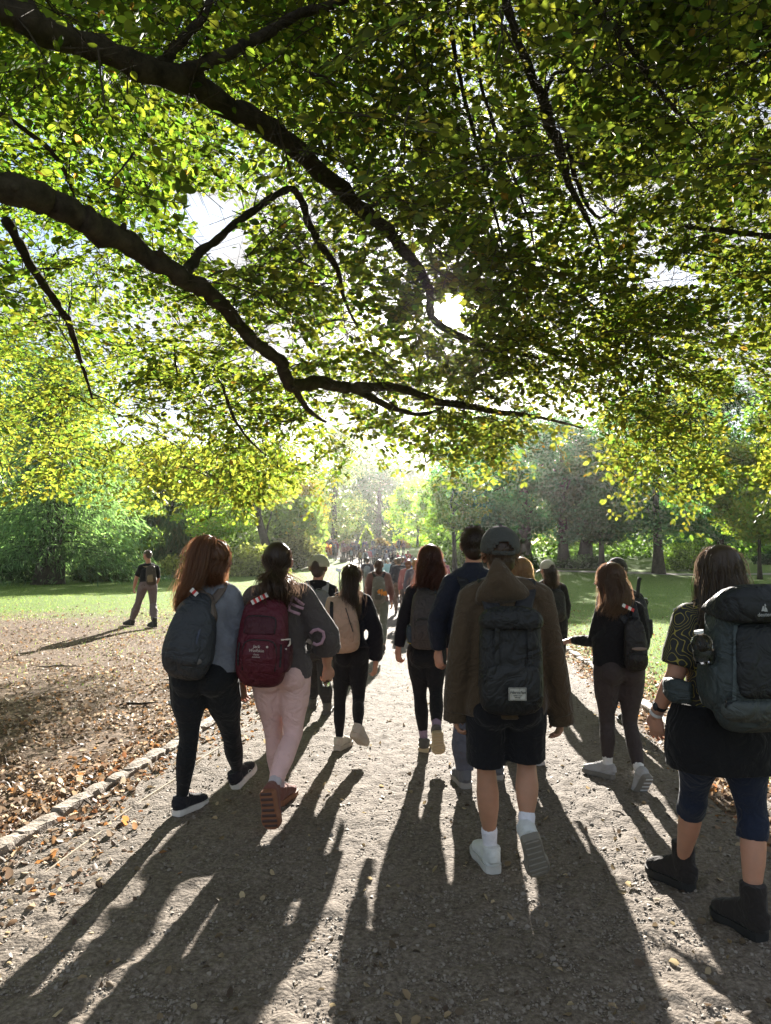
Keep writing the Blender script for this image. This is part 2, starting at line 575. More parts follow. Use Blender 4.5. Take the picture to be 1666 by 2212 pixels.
def cards(P, A, T, N_, size, tmpl, faces, cols):
    """instances of a small template (K,3) at P"""
    K = len(tmpl)
    size = np.broadcast_to(size, (len(P),))
    V = P[:, None, :] + size[:, None, None] * (tmpl[None, :, 0:1] * A[:, None, :] + tmpl[None, :, 1:2] * T[:, None, :] + tmpl[None, :, 2:3] * N_[:, None, :])
    Fc = (np.arange(len(P))[:, None, None] * K + faces[None]).reshape(-1, faces.shape[1])
    C = np.repeat(cols, K, 0)
    return V.reshape(-1, 3), Fc, C

T_DIA = np.array([(0, 0, 0), (.42, .5, .06), (0, 1, 0), (-.42, .5, .06)]); F_DIA = np.array([(0, 1, 2, 3)])
T_LEAF = np.array([(0, 0, 0), (.24, .22, .05), (.31, .5, .06), (.2, .8, .03), (0, 1.02, -.04), (-.2, .8, .03), (-.31, .5, .06), (-.24, .22, .05), (0, .5, -.02)])
F_LEAF = np.array([(0, 1, 2, 8), (8, 2, 3, 4), (8, 4, 5, 6), (0, 8, 6, 7)])
T_WISP = np.array([(-.06, 0, 0), (.06, 0, 0), (.09, .5, .04), (-.05, 1, -.05)]); F_WISP = np.array([(0, 1, 2, 3)])

def limbs(g, base, top, r0, crown, r, n=7, seg=7, lean=(0, 0)):
    b = Vector(base); t = Vector(top)
    pts = []
    for i in range(7):
        k = i / 6
        pts.append(b.lerp(t, k) + Vector((r.normal(0, .06) * k * 2, r.normal(0, .06) * k * 2, 0)))
    rad = [r0 * (1.35 if i == 0 else 1) * (1 - .82 * i / 6) for i in range(7)]
    tube(g, pts, rad, seg + 3, rough=.08)
    for i in range(n):
        k = r.uniform(.35, .9)
        p = b.lerp(t, k); q = crown[r.integers(len(crown))]
        q = Vector(q); m_ = p.lerp(q, .5) + Vector((0, 0, -.04 * (q - p).length))
        tube(g, [p, m_, q], [r0 * .30 * (1 - k * .5), r0 * .15 * (1 - k * .5), r0 * .04], seg, rough=.1)

def tree(name, label, cat, x, y, top_h, crown_w, crown_base, r0, col, n, size=.22, style='round', lean=0.0, group=None, var=.25, depth=None, trunk_label=None, nclump=60, seed=None):
    r = np.random.default_rng(seed if seed is not None else int(abs(x * 131 + y * 17)) % 9999)
    z0 = H(x, y)
    root = thing(name, label, cat, (x, y, z0), group)
    depth = depth or crown_w
    ch = top_h - crown_base
    # clump centres
    C = []
    while len(C) < nclump:
        u = r.uniform(-1, 1, 3)
        if style == 'column':
            w = math.sqrt(max(0, 1 - abs(u[2]) ** 4))
        elif style == 'cone':
            w = (1 - u[2]) / 2 * 1.1 + .05
        elif style == 'dome':
            w = math.sqrt(max(0, 1 - max(0, u[2]) ** 2)) * (1 if u[2] > -.6 else .85)
        else:
            w = math.sqrt(max(0, 1 - u[2] ** 2))
        if math.hypot(u[0], u[1]) > 1 or (math.hypot(u[0], u[1]) < .35 and r.random() < .6): continue
        C.append((u[0] * w * crown_w / 2, u[1] * w * depth / 2, crown_base + (u[2] + 1) / 2 * ch))
    C = np.array(C)
    C[:, 0] += lean * (C[:, 2])
    idx = r.integers(0, len(C), n)
    cr = (.13 if style != 'column' else .2) * min(crown_w, ch) * r.uniform(.6, 1.35, len(C))
    off = r.normal(0, 1, (n, 3)); off /= np.linalg.norm(off, axis=1, keepdims=True)
    off *= (r.uniform(0, 1, n) ** .4)[:, None]
    if style in ('weep', 'larch'):
        off[:, 2] = off[:, 2] * .45 - (r.uniform(0, 1, n) ** 1.5) * 1.1
    off *= cr[idx][:, None] * np.array([1.25, 1.25, .8])
    P = C[idx] + off
    P[:, 2] = np.maximum(P[:, 2], crown_base * .55 if style not in ('larch', 'weep') else .5)
    base = np.array(col)
    clump_t = r.normal(1, var * .6, len(C))[idx]
    tint = clump_t * r.normal(1, var * .6, n)
    cols = base[None] * np.clip(tint, .45, 1.9)[:, None]
    cols[:, 0] *= 1 + np.clip(r.normal(0, .18, n), -.3, .6)
    if style in ('larch', 'weep'):
        A = r.normal(0, 1, (n, 3)); 
        T = np.stack([r.normal(0, .35, n), r.normal(0, .35, n), -np.ones(n)], -1)
        if style == 'larch':
            out = P[:, :2] - np.array([lean, 0]); out /= np.linalg.norm(out, axis=1, keepdims=True) + 1e-6
            T[:, :2] += out * .9; T[:, 2] *= .7
        T /= np.linalg.norm(T, axis=1, keepdims=True)
        A -= T * (A * T).sum(1, keepdims=True); A /= np.linalg.norm(A, axis=1, keepdims=True)
        N_ = np.cross(A, T)
        tm, fc = T_WISP, F_WISP
    else:
        A, T, N_ = rand_rot(n, r, .8); tm, fc = T_DIA, F_DIA
    V, Fc, CC = cards(P, A, T, N_, size * r.uniform(.6, 1.3, n), tm, fc, cols)
    me = np_mesh('crown', V, Fc, colors=CC)
    link('crown', me, M_fol, root, kind='stuff')
    g = Geo()
    limbs(g, (0, 0, -.1), (lean * top_h * .85, 0, crown_base + ch * .75), r0, C, r, n=9)
    tr = link('trunk', g.mesh('trunk'), M_bark_far, root)
    return root

def px_tree(name, label, cat, px, dist, ytop, wpx, ybase, trunk_px, col, n, **kw):
    """a tree standing dist metres ahead that reaches from ytop to ybase (crown bottom) in the view"""
    n = int(n * 1.5); kw['size'] = kw.get('size', .22) * (.8 if px < 1000 and kw.get('style') not in ('larch', 'weep') else 1)
    p = at(px, 1200, dist); x = p.x; z0 = H(x, dist)
    sc = dist / F
    top = at(px, ytop, dist).z - z0
    cb = at(px, ybase, dist).z - z0
    return tree(name, label, cat, x, dist, top, wpx * sc, cb, trunk_px * sc / 2, col, n, **kw)

TEAL = (.034, .088, .052); GREEN = (.06, .11, .025); LIME = (.15, .21, .045); DARK = (.028, .058, .030); YEL = (.22, .22, .05); OLIVE = (.15, .16, .07)
GT = 'park trees beyond the lawns'
def feathery(label, px, dist, ytop, wpx, col, n, trunk_px):
    r = np.random.default_rng(12); x = at(px, 1200, dist).x; z0 = H(x, dist); sc = dist / F
    Ht = at(px, ytop, dist).z - z0; Rm = wpx * sc / 2
    root = thing('conifer_tree', label, 'tree', (x, dist, z0), GT)
    P = []; T = []; S = []; g = Geo()
    tube(g, [(0, 0, -.2), (.1, 0, .6), (.2, 0, 2.5), (.1, 0, Ht * .5), (0, 0, Ht)], [trunk_px * sc * .62, trunk_px * sc * .5, trunk_px * sc * .42, trunk_px * sc * .25, .1], 12, rough=.1)
    nb = 150; per = n // nb
    for b in range(nb):
        h = 1.7 + (Ht - 2.0) * (b / nb) ** 1.1; a = b * 2.4 + r.uniform(-.3, .3); L = Rm * (1 - (h / (Ht * 1.05)) ** 1.5) ** .6 * r.uniform(.7, 1.1)
        dr = .10 + .28 * r.random(); d = np.array([math.cos(a), math.sin(a), 0]); q = np.array([-d[1], d[0], 0])
        f = lambda t: d * L * t + np.array([0, 0, h + L * (.18 * t - (dr + .18) * t * t)])
        tube(g, [f(t) for t in (0, .35, .6)], [.06, .035, .01], 5)
        t = r.uniform(.12, 1.03, per); w = (.25 + .9 * np.sin(np.clip(t, 0, 1) * 2.6)) * L * .26
        off = r.normal(0, 1, per) * w * .6
        pos = np.array([f(k) for k in t]) + q[None] * off[:, None]; pos[:, 2] += -np.abs(off) * .25 - r.exponential(.30, per); pos[:, :2] += r.normal(0, .18, (per, 2))
        dirv = d[None] * .55 + q[None] * np.sign(off)[:, None] * .35 + np.array([0, 0, -1.0])[None] * r.uniform(.25, 1.0, (per, 1)) + r.normal(0, .38, (per, 3))
        P.append(pos); T.append(dirv); S.append(np.full(per, np.clip(r.normal(1, .38), .4, 1.9)))
    P, T, S = map(np.concatenate, (P, T, S)); T /= np.linalg.norm(T, axis=1, keepdims=True); m = len(P)
    P[:, 2] = np.maximum(P[:, 2], .35)
    A = r.normal(0, 1, (m, 3)); A -= T * (A * T).sum(1, keepdims=True); A /= np.linalg.norm(A, axis=1, keepdims=True)
    cols = np.array(col)[None] * (S * r.normal(1, .22, m).clip(.4, 1.8))[:, None]
    V, Fc, CC = cards(P, A, T, np.cross(A, T), r.uniform(.2, .5, m), T_WISP * np.array([.9, 1, 1]), F_WISP, cols)
    link('crown', np_mesh('crown', V, Fc, colors=CC), M_fol, root, kind='stuff'); link('trunk', g.mesh('trunk'), M_bark_far, root)
feathery('broad feathery blue-green conifer with drooping boughs and thick trunk at the far left', 105, 42, 760, 500, (.075, .125, .078), 40000, 62)
0 and px_tree('conifer_tree', 'broad feathery blue-green conifer with drooping boughs and thick trunk at the far left', 'tree', 105, 42, 780, 470, 1235, 62, (.030, .055, .036), 15000, size=.75, style='larch', nclump=120, group=GT, depth=9)
px_tree('conifer_tree', 'dark conifer standing behind the feathery blue-green one', 'tree', -60, 52, 700, 420, 1225, 40, DARK, 6000, size=.7, style='larch', group=GT)
px_tree('willow_tree', 'pale grey-green weeping willow with hanging curtains beside the big conifer', 'tree', 372, 62, 960, 130, 1215, 14, (.055, .08, .05), 5000, size=.9, style='weep', group=GT)
px_tree('broadleaf_tree', 'yellow-green loose tree behind the walking man on the lawn', 'tree', 455, 56, 1030, 190, 1160, 14, LIME, 4500, size=.30, group=GT)
px_tree('leaning_tree', 'tree with a thick trunk leaning left above the olive bushes', 'tree', 590, 58, 1010, 220, 1090, 26, YEL, 4500, size=.30, lean=-.28, group=GT)
px_tree('broadleaf_tree', 'yellowing tree with orange tints right of the leaning trunk', 'tree', 650, 74, 1040, 130, 1170, 12, (.19, .15, .03), 3500, size=.32, group=GT)
px_tree('poplar_tree', 'tall pale hazy columnar poplar left of the crowd on the path', 'tree', 722, 105, 935, 112, 1180, 14, (.08, .10, .05), 6000, size=.38, style='column', group=GT)
px_tree('conifer_tree', 'dark dense evergreen behind the crowd in the middle', 'tree', 818, 150, 1012, 120, 1185, 16, DARK, 6000, size=.42, style='dome', group=GT)
px_tree('conifer_tree', 'dark evergreen half hidden behind the pale poplar', 'tree', 776, 155, 1006, 90, 1180, 12, DARK, 4000, size=.42, style='cone', group=GT)
px_tree('young_tree', 'light green bushy tree right of the crowd with low branches', 'tree', 902, 100, 1045, 120, 1190, 6, LIME, 5000, size=.42, group=GT)
px_tree('young_tree', 'slender tree with a thin straight trunk at the right edge of the path', 'tree', 982, 52, 1030, 150, 1140, 12, (.08, .13, .03), 5000, size=.26, group=GT)
px_tree('broadleaf_tree', 'blue-green maple with forked trunk behind the tall man in navy', 'tree', 1050, 56, 905, 215, 1150, 15, TEAL, 8000, size=.28, group=GT, nclump=80)
px_tree('broadleaf_tree', 'tall blue-green tree over a thick pale trunk and slim stem', 'tree', 1132, 60, 895, 190, 1160, 38, TEAL, 8000, size=.28, group=GT, nclump=80)
px_tree('broadleaf_tree', 'tall narrow blue-green tree left of the dark leaning trunk', 'tree', 1218, 62, 900, 160, 1165, 26, (.036, .088, .056), 7000, size=.28, group=GT, nclump=70)
px_tree('broadleaf_tree', 'dark tree with a thick trunk leaning right', 'tree', 1262, 64, 940, 180, 1160, 34, (.028, .066, .036), 6000, size=.30, lean=.10, group=GT)
px_tree('broadleaf_tree', 'dark thin-trunked tree with a long low side limb', 'tree', 1300, 58, 960, 170, 1160, 14, DARK, 5000, size=.28, group=GT)
px_tree('spreading_tree', 'wide dark green tree standing alone on the right lawn edge', 'tree', 1422, 54, 860, 330, 1150, 24, (.030, .070, .036), 15000, size=.28, style='dome', group=GT, nclump=110)
px_tree('spreading_tree', 'big dark tree at the right behind the woman with the large rucksack', 'tree', 1560, 66, 840, 300, 1165, 22, (.030, .066, .036), 11000, size=.32, group=GT, nclump=80)
px_tree('young_tree', 'yellow-green tree overhanging the side path at the far right', 'tree', 1640, 46, 960, 190, 1160, 9, (.12, .15, .03), 8000, size=.24, group=GT)
px_tree('broadleaf_tree', 'tall dark green tree closing the far right edge', 'tree', 1790, 50, 780, 300, 1130, 24, GREEN, 7000, size=.3, group=GT)
# a belt of woodland far behind reads as one mass
r = np.random.default_rng(5)
def woods(name, px0, px1, dist, ytop, ybot, n, col, size):
    P = []
    for i in range(n):
        px = r.uniform(px0, px1); d = dist + r.uniform(-4, 4)
        yt = ytop + 28 * math.sin(px * .021) + 20 * math.sin(px * .053 + 1)
        q = at(px, yt + (ybot - yt) * r.uniform(0, 1) ** .8, d); P.append(q)
    P = np.array(P); P[:, 1] += r.normal(0, 1.2, n) + np.sin(P[:, 0] * .9) * 1.2 + np.sin(P[:, 2] * 1.7)
    A, T, N_ = rand_rot(n, r, .9)
    cols = np.array(col)[None] * np.clip(r.normal(1, .3, n) + .3 * np.sin(P[:, 0] * 1.1) * np.sin(P[:, 2] * 1.3), .4, 1.9)[:, None]
    V, Fc, CC = cards(P, A, T, N_, size * r.uniform(.6, 1.4, n), T_DIA, F_DIA, cols)
    link(name, np_mesh(name, V, Fc, colors=CC), M_fol, kind='stuff', label='far belt of woodland behind the lawns', category='woodland')
woods('distant_woods', -500, 1000, 158, 992, 1212, 42000, (.06, .085, .045), 1.0)
woods('lawn_edge_thicket', 930, 2100, 82, 960, 1222, 44000, (.07, .12, .03), .45)
woods('lawn_edge_undergrowth', -600, 700, 70, 1060, 1232, 34000, (.085, .12, .045), .45)

woods('distant_woods', -2100, -420, 74, 1000, 1228, 20000, (.06, .09, .04), .8)
# ---------------- bushes
def bush(name, label, px, dist, ytop, wpx, col, n, size=.14, spiky=False, group=None, stemcol=None):
    r = np.random.default_rng(int(px * 7 + dist))
    x = at(px, 1200, dist).x; z0 = H(x, dist); sc = dist / F
    h = at(px, ytop, dist).z - z0; w = wpx * sc / 2
    root = thing(name, label, 'bush', (x, dist, z0), group)
    th = r.uniform(0, 6.283, n); rr = r.uniform(0, 1, n) ** .5
    if spiky:
        hh = h * r.uniform(0, 1, n) * (1 - .4 * rr)
        wm = w * (1 - hh / h * .8)
    else:
        hh = h * r.uniform(0, 1, n) ** .8 * np.sqrt(np.clip(1 - (rr * .96) ** 2, 0, 1)) * (1 + .18 * np.sin(th * 5 + rr * 7))
        wm = w * (1 + .15 * np.sin(th * 3))
    P = np.stack([np.cos(th) * rr * wm, np.sin(th) * rr * wm * .7, hh], -1)
    A, T, N_ = rand_rot(n, r, .9)
    cols = np.array(col)[None] * np.clip(r.normal(1, .3, n), .4, 1.9)[:, None]
    V, Fc, CC = cards(P, A, T, N_, size * r.uniform(.6, 1.4, n), T_DIA, F_DIA, cols)
    link('foliage', np_mesh('foliage', V, Fc, colors=CC), M_fol, root, kind='stuff')
    g = Geo()
    for k in range(7):
        a = r.uniform(0, 6.28); tube(g, [(0, 0, 0), (math.cos(a) * w * .3, math.sin(a) * w * .3, h * .45), (math.cos(a) * w * .5, math.sin(a) * w * .4, h * .75)], [.04, .03, .01], 5)
    link('stem', g.mesh('stem'), M_bark_far, root)
    return root
BG = 'bushes along the lawns'
bush('bush', 'wide olive bush with seed heads right of the ponytailed woman', 545, 52, 1180, 150, OLIVE, 4000, .22, group=BG)
bush('bush', 'taller olive bush nearer the path on the left lawn', 640, 62, 1150, 120, (.10, .10, .045), 3600, .24, group=BG)
bush('bush', 'low weedy bush behind the walking man', 375, 50, 1205, 110, OLIVE, 2500, .2, group=BG)
bush('bush', 'dark low bush at the foot of the big conifer', 240, 46, 1195, 170, (.04, .06, .025), 3000, .22, group=BG)
bush('bush', 'dark undergrowth at the far left edge', 20, 44, 1170, 150, DARK, 3000, .22, group=BG)
bush('bush', 'orange-leaved shrub left of the crowd', 705, 84, 1178, 38, (.26, .11, .04), 1500, .22, group=BG)
bush('young_conifer', 'small bright yellow-green pointed conifer behind the crowd', 793, 98, 1134, 36, (.16, .20, .04), 2200, .3, True, group=BG)
bush('bush', 'rust-coloured grasses right of the small pointed conifer', 820, 100, 1164, 40, (.20, .14, .09), 1500, .26, group=BG)
bush('bush', 'rusty shrub behind the crowd, left of the bright green tree', 868, 98, 1168, 34, (.22, .12, .06), 1400, .26, group=BG)
bush('bush', 'pink-tinged shrub between the orange shrub and the pointed conifer', 752, 102, 1166, 36, (.17, .14, .09), 1300, .26, group=BG)
bush('bush', 'bright green rounded bush right of the lone spreading tree', 1490, 60, 1158, 120, (.09, .14, .03), 3500, .2, group=BG)
bush('bush', 'low dark bush under the trees on the right', 1255, 62, 1200, 150, (.03, .055, .028), 2600, .2, group=BG)
bush('bush', 'low leafy bush beside the thick pale trunk', 1110, 58, 1196, 120, (.05, .08, .03), 2200, .2, group=BG)
bush('bush', 'dark clipped bush by the pale building on the right', 1660, 68, 1192, 60, (.02, .04, .03), 1600, .16, group=BG)
bush('bush', 'tangle of low leaves right of the thin-trunked tree by the path', 1010, 60, 1175, 90, (.07, .10, .03), 2200, .2, group=BG)

# pale building seen through the trees at the far right
M_wall = solid('pale_render', (.55, .53, .58), .8, var=.05)
M_win = solid('dark_window', (.05, .06, .08), .2)
M_roof = solid('grey_roof', (.12, .11, .11), .8)
bx = at(1640, 1200, 96); bz = H(bx.x, 96)
house = thing('building', 'pale lilac building glimpsed beneath the trees at the far right', 'building', (bx.x, 96, bz))
g = Geo(); box(g, (0, 3, 3), (16, 6, 6)); link('wall', g.mesh('wall', False), M_wall, house)
g = Geo(); g.add([(-8.4, -.4, 6.002), (8.4, -.4, 6.002), (8.4, 6.4, 6.002), (-8.4, 6.4, 6.002), (-6, 3, 8.4), (6, 3, 8.4)], [(0, 1, 5, 4), (1, 2, 5), (2, 3, 4, 5), (3, 0, 4), (3, 2, 1, 0)]); link('roof', g.mesh('roof', False), M_roof, house)
for i in range(6):
    for j in range(2):
        g = Geo(); box(g, (-6.6 + i * 2.6, -.03, 1.6 + j * 2.5), (1.1, .1, 1.4)); link('window', g.mesh('window', False), M_win, house)
# ================================================================ THE BIG BEECH WHOSE CANOPY HANGS OVER THE PATH
beech = thing('beech_tree', 'old beech whose dark boughs and backlit leaves reach over the path from the left', 'tree', (-5.0, 1.6, 0))
def W(rows, sc=None):
    """rows (px, py, dist, width in px) to points and radii"""
    P = []; Rr = []
    for (px, py, d, w) in rows:
        P.append(tuple(at(px, py, d)) + (w * d / F / 2,))
    S = spline(P, 7)
    return [s[:3] for s in S], [max(.004, s[3] * .9) for s in S]
BOUGHS = {
 'A': [(0, 18, 3.6, 84), (170, 90, 3.9, 66), (340, 155, 4.2, 62), (480, 222, 4.7, 58), (600, 292, 5.2, 52), (700, 375, 5.7, 44), (790, 462, 6.2, 36), (870, 535, 6.7, 28), (925, 620, 7.2, 22), (940, 690, 7.4, 18), (1030, 742, 7.8, 16), (1170, 775, 8.3, 8)],
 'A2': [(345, 160, 4.25, 40), (440, 140, 4.3, 34), (560, 85, 4.4, 29), (640, 35, 4.5, 24), (740, 0, 4.6, 20), (900, -60, 4.8, 12)],
 'A3': [(345, 145, 4.25, 32), (385, 95, 4.3, 28), (435, 45, 4.4, 22), (455, -20, 4.5, 16), (450, -120, 4.6, 8)],
 'B': [(0, 395, 3.9, 76), (110, 440, 4.15, 70), (200, 488, 4.4, 66), (300, 540, 4.7, 54), (400, 598, 5.0, 46), (470, 650, 5.3, 38), (540, 725, 5.7, 32), (600, 780, 6.0, 32), (632, 835, 6.2, 34), (700, 828, 6.5, 30), (760, 838, 6.75, 26), (850, 834, 7.0, 22), (950, 866, 7.4, 18), (1060, 886, 7.7, 15), (1170, 902, 8.0, 8), (1260, 925, 8.3, 4)],
 'B2': [(395, 600, 5.0, 34), (430, 550, 5.2, 24), (490, 500, 5.45, 20), (555, 450, 5.7, 19), (622, 410, 6.0, 18), (650, 430, 6.2, 18), (665, 480, 6.4, 18), (700, 540, 6.7, 18), (730, 585, 6.9, 14), (745, 650, 7.2, 8), (780, 720, 7.5, 4)],
 'B3': [(760, 838, 6.75, 22), (820, 868, 7.0, 16), (900, 895, 7.3, 11), (960, 880, 7.5, 5)],
 'C1': [(1085, -60, 6.6, 24), (1098, 10, 6.6, 24), (1122, 100, 6.7, 24), (1150, 170, 6.8, 24), (1172, 220, 6.9, 30), (1190, 280, 7.0, 30), (1210, 330, 7.0, 24), (1230, 400, 7.1, 18), (1262, 460, 7.2, 14), (1290, 520, 7.4, 8), (1300, 580, 7.5, 4)],
 'C2': [(1172, 215, 6.9, 14), (1190, 175, 6.9, 11), (1210, 155, 6.9, 9), (1290, 150, 6.95, 8), (1365, 110, 7.0, 5)],
 'C3': [(1265, -60, 5.6, 20), (1290, 0, 5.7, 18), (1350, 80, 5.8, 15), (1400, 160, 5.9, 14), (1440, 215, 6.0, 13), (1475, 250, 6.1, 8), (1520, 300, 6.2, 4)],
 'C4': [(962, -60, 6.1, 13), (975, 60, 6.2, 12), (1000, 190, 6.3, 11), (1025, 290, 6.4, 10), (1050, 380, 6.5, 9), (1075, 480, 6.6, 7), (1090, 560, 6.7, 4)],
 'C5': [(1015, -60, 6.6, 11), (1025, 60, 6.7, 10), (1040, 180, 6.8, 9), (1065, 260, 6.9, 9), (1110, 380, 7.0, 8), (1140, 470, 7.1, 6), (1160, 560, 7.2, 3)],
 'C6': [(1225, 310, 7.0, 14), (1250, 400, 7.1, 12), (1275, 450, 7.3, 10), (1300, 470, 7.4, 6), (1340, 440, 7.5, 3)],
 'D1': [(-60, 225, 4.3, 10), (20, 255, 4.4, 10), (60, 285, 4.5, 12), (110, 325, 4.6, 12), (145, 380, 4.7, 11), (170, 445, 4.8, 8), (215, 500, 5.0, 3)],
 'D2': [(10, 470, 5.0, 26), (60, 560, 5.3, 22), (110, 640, 5.6, 19), (150, 700, 5.8, 16), (175, 780, 6.1, 10), (200, 860, 6.4, 5)],
 'D4': [(480, 830, 7.6, 8), (500, 890, 7.8, 8), (530, 940, 8, 6), (575, 985, 8.3, 3)],
 'E1': [(640, 845, 6.3, 16), (668, 888, 6.6, 12), (705, 912, 6.8, 6)],
 'E2': [(1480, 490, 6.6, 10), (1560, 498, 6.6, 14), (1640, 508, 6.6, 15), (1720, 515, 6.6, 18)],
 'F2': [(1666, 110, 5.2, 14), (1590, 150, 5.3, 10), (1520, 180, 5.4, 7), (1450, 200, 5.6, 4)],
}

BR = Vector(beech.location)
TR = {'A': [(-4.9, 1.9, 3.2, .17), (-4.1, 2.5, 4.0, .14), (-3.2, 3.05, 4.4, .12)],
      'B': [(-4.9, 1.8, 2.6, .18), (-4.0, 2.5, 3.3, .14), (-3.0, 3.3, 3.75, .12)]}
g = Geo()
tube(g, [(-5.0, 1.6, -.2), (-5.0, 1.65, .4), (-4.95, 1.7, 1.5), (-4.9, 1.8, 3.0), (-4.85, 1.9, 5.0), (-4.6, 2.0, 8.0), (-4.3, 2.2, 12)], [.75, .55, .48, .45, .38, .25, .08], 20, rough=.05)
put('trunk', g, M_bark, beech)
nodes = []; bough_line = []
for key, rows in BOUGHS.items():
    P, Rr = W(rows)
    if key in TR:
        S = spline(TR[key] + [tuple(P[0]) + (Rr[0],)], 6)
        P = [s[:3] for s in S[:-1]] + P; Rr = [s[3] for s in S[:-1]] + Rr
    P = [np.array(p) for p in P]
    r_ = np.random.default_rng(len(rows))
    wob = r_.normal(0, 1, (len(P), 3)); wob = (wob + np.roll(wob, 1, 0) + np.roll(wob, -1, 0)) / 3
    P = [p + w * rr * .28 for p, w, rr in zip(P, wob, Rr)]
    Rr = [rr * (1 + .10 * math.sin(i * 1.7) + r_.normal(0, .05)) for i, rr in enumerate(Rr)]
    g = Geo(); tube(g, P, Rr, 14 if Rr[0] > .05 else 8, rough=.07)
    if Rr[0] > .045:                    # knots and stubs
        for i in range(6, len(P) - 2, 6):
            a = r_.normal(0, 1, 3); a /= np.linalg.norm(a)
            tube(g, [P[i], P[i] + a * Rr[i] * 1.25, P[i] + a * Rr[i] * 1.5], [Rr[i] * .55, Rr[i] * .3, Rr[i] * .12], 7, rough=.1)
    put('bough', g, M_bark, beech)
    nodes += [tuple(p) for p, rr in zip(P, Rr)]
    if Rr[len(Rr) // 3] > .015: bough_line += [(p, rr) for p, rr in zip(P, Rr)]

LOWX = [-400, 0, 160, 330, 420, 520, 620, 700, 760, 860, 920, 985, 1010, 1100, 1130, 1180, 1290, 1330, 1345, 1400, 1510, 1540, 1600, 1640, 1700, 2100]
LOWY = [1040, 1075, 1045, 1110, 1085, 1100, 1045, 1050, 1000, 1005, 985, 1000, 1030, 1025, 960, 935, 940, 1010, 1095, 1090, 1085, 1010, 985, 1050, 1090, 1060]
def low(px): return np.interp(px, LOWX, LOWY)
# openings in the foliage: px, py, half width, half height, how empty
GAPS = [(455, 470, 50, 62, .97), (495, 535, 42, 36, .97), (862, 345, 22, 28, .8), (972, 674, 33, 31, 1.0), (972, 674, 72, 55, .25),
        (1440, 598, 62, 24, .93), (1395, 535, 30, 22, .7), (1600, 905, 36, 100, .9), (610, 740, 50, 38, .7), (735, 715, 42, 42, .6), (374, 884, 26, 16, .8),
        (795, 975, 36, 34, .92), (728, 905, 50, 28, .65), (735, 380, 28, 26, .75), (690, 455, 40, 34, .6), (1655, 245, 26, 30, .8),
        (740, 520, 40, 32, .65), (1500, 880, 60, 40, .55), (60, 520, 42, 32, .5), (1290, 430, 34, 46, .5), (930, 560, 46, 50, .2), (1085, 600, 40, 34, .35)]
def gap_keep(px, py, r_):
    keep = np.ones(len(px), bool)
    for (cx, cy_, a, b, e) in GAPS:
        wv = 1 + .25 * np.sin(np.arctan2(py - cy_, px - cx) * 3 + cx) + .15 * np.sin(np.arctan2(py - cy_, px - cx) * 7 + cy_)
        d = ((px - cx) / (a * wv)) ** 2 + ((py - cy_) / (b * wv)) ** 2
        keep &= ~((d < 1) & (r_.random(len(px)) < e))
    return keep

rc = np.random.default_rng(21)
def spray_template(seed, n_side=7):
    q = np.random.default_rng(seed)
    P = []; D = []; twig = []
    L = 1.0
    bend = q.uniform(-.25, .25)
    ax = lambda s: np.array([bend * s * s, s * L, -.18 * s * s])
    for i in range(n_side):
        s = (i + .6) / n_side; side = 1 if i % 2 else -1
        b = ax(s); ln = (.50 * (1 - .55 * s)) * q.uniform(.7, 1.2)
        d = np.array([side * q.uniform(.65, .95), q.uniform(.5, .8), q.uniform(-.12, .12)]); d /= np.linalg.norm(d)
        twig.append((b, b + d * ln))
        m = 5 if s < .6 else 4
        for j in range(m):
            t = (j + .5) / m; p = b + d * ln * t
            sd = 1 if j % 2 else -1
            per = np.array([d[1], -d[0], 0]) * sd
            ld = d * .75 + per * .75 + q.normal(0, .18, 3); ld /= np.linalg.norm(ld)
            P.append(p); D.append(ld)
        P.append(b + d * ln); D.append(d + q.normal(0, .1, 3))
        P.append(b); D.append(np.array([-side * .8, .5, 0]) + q.normal(0, .15, 3))
    P.append(ax(1.0)); D.append(np.array([bend, 1, -.2]))
    return np.array(P), np.array(D), [ax(s) for s in (0, .35, .7, 1.0)], twig
TEMPL = [spray_template(s) for s in range(9)]

NS = 6300
targets = []
while len(targets) < NS:
    px = rc.uniform(-330, 1990); py = rc.uniform(-420, 1105)
    lo = low(px)
    if py > lo - 8: continue
    below = lo - py
    left = px < 720
    el = math.atan((1106 - py) / F) + PITCH
    dmin = 3.3 + 4.2 * max(0, 1 - below / 650) ** 1.3
    dmax = min(float(np.interp(px, [300, 520, 700, 1250, 1500], [16, 11.5, 9.0, 9.0, 10.5])), 7.0 / math.tan(el) + .5)
    if dmax < dmin + .6: dmax = dmin + .6
    d = dmin + (dmax - dmin) * rc.random() ** .85
    p = at(px, py, d)
    # clumps and clearings within the crown
    c = math.sin(p.x * 1.9 + 1) * math.sin(p.y * 1.5 + 2) * math.sin(p.z * 2.3)
    if c < -.05 and rc.random() < .6: continue
    if left and py < 560 and d < 4.6 and rc.random() < .5: continue
    # the right and middle of the crown are deeper, the bottom left thin
    dens = np.interp(px, [-300, 300, 700, 1000, 1300, 1900], [.85, .88, .88, .88, .86, .9])
    if below < 90: dens *= .6
    if rc.random() > dens: continue
    if any(((px - a_) / (c_ * 1.1)) ** 2 + ((py - b_) / (d_ * 1.1)) ** 2 < 1 and rc.random() < e_ for a_, b_, c_, d_, e_ in GAPS if e_ > .6): continue
    targets.append((tuple(p), px, py))
for (n_, x0, x1, y0, y1, d0, d1) in ((420, 300, 640, 955, 1060, 14.5, 19.5), (170, 860, 1160, 560, 800, 6.0, 9.0), (560, -1150, -330, -300, 1000, 3.6, 10)):
    for _ in range(n_):
        px, py = rc.uniform(x0, x1), rc.uniform(y0, y1)
        if py < low(px) - 6: targets.append((tuple(at(px, py, rc.uniform(d0, d1))), px, py))
NS = len(targets)
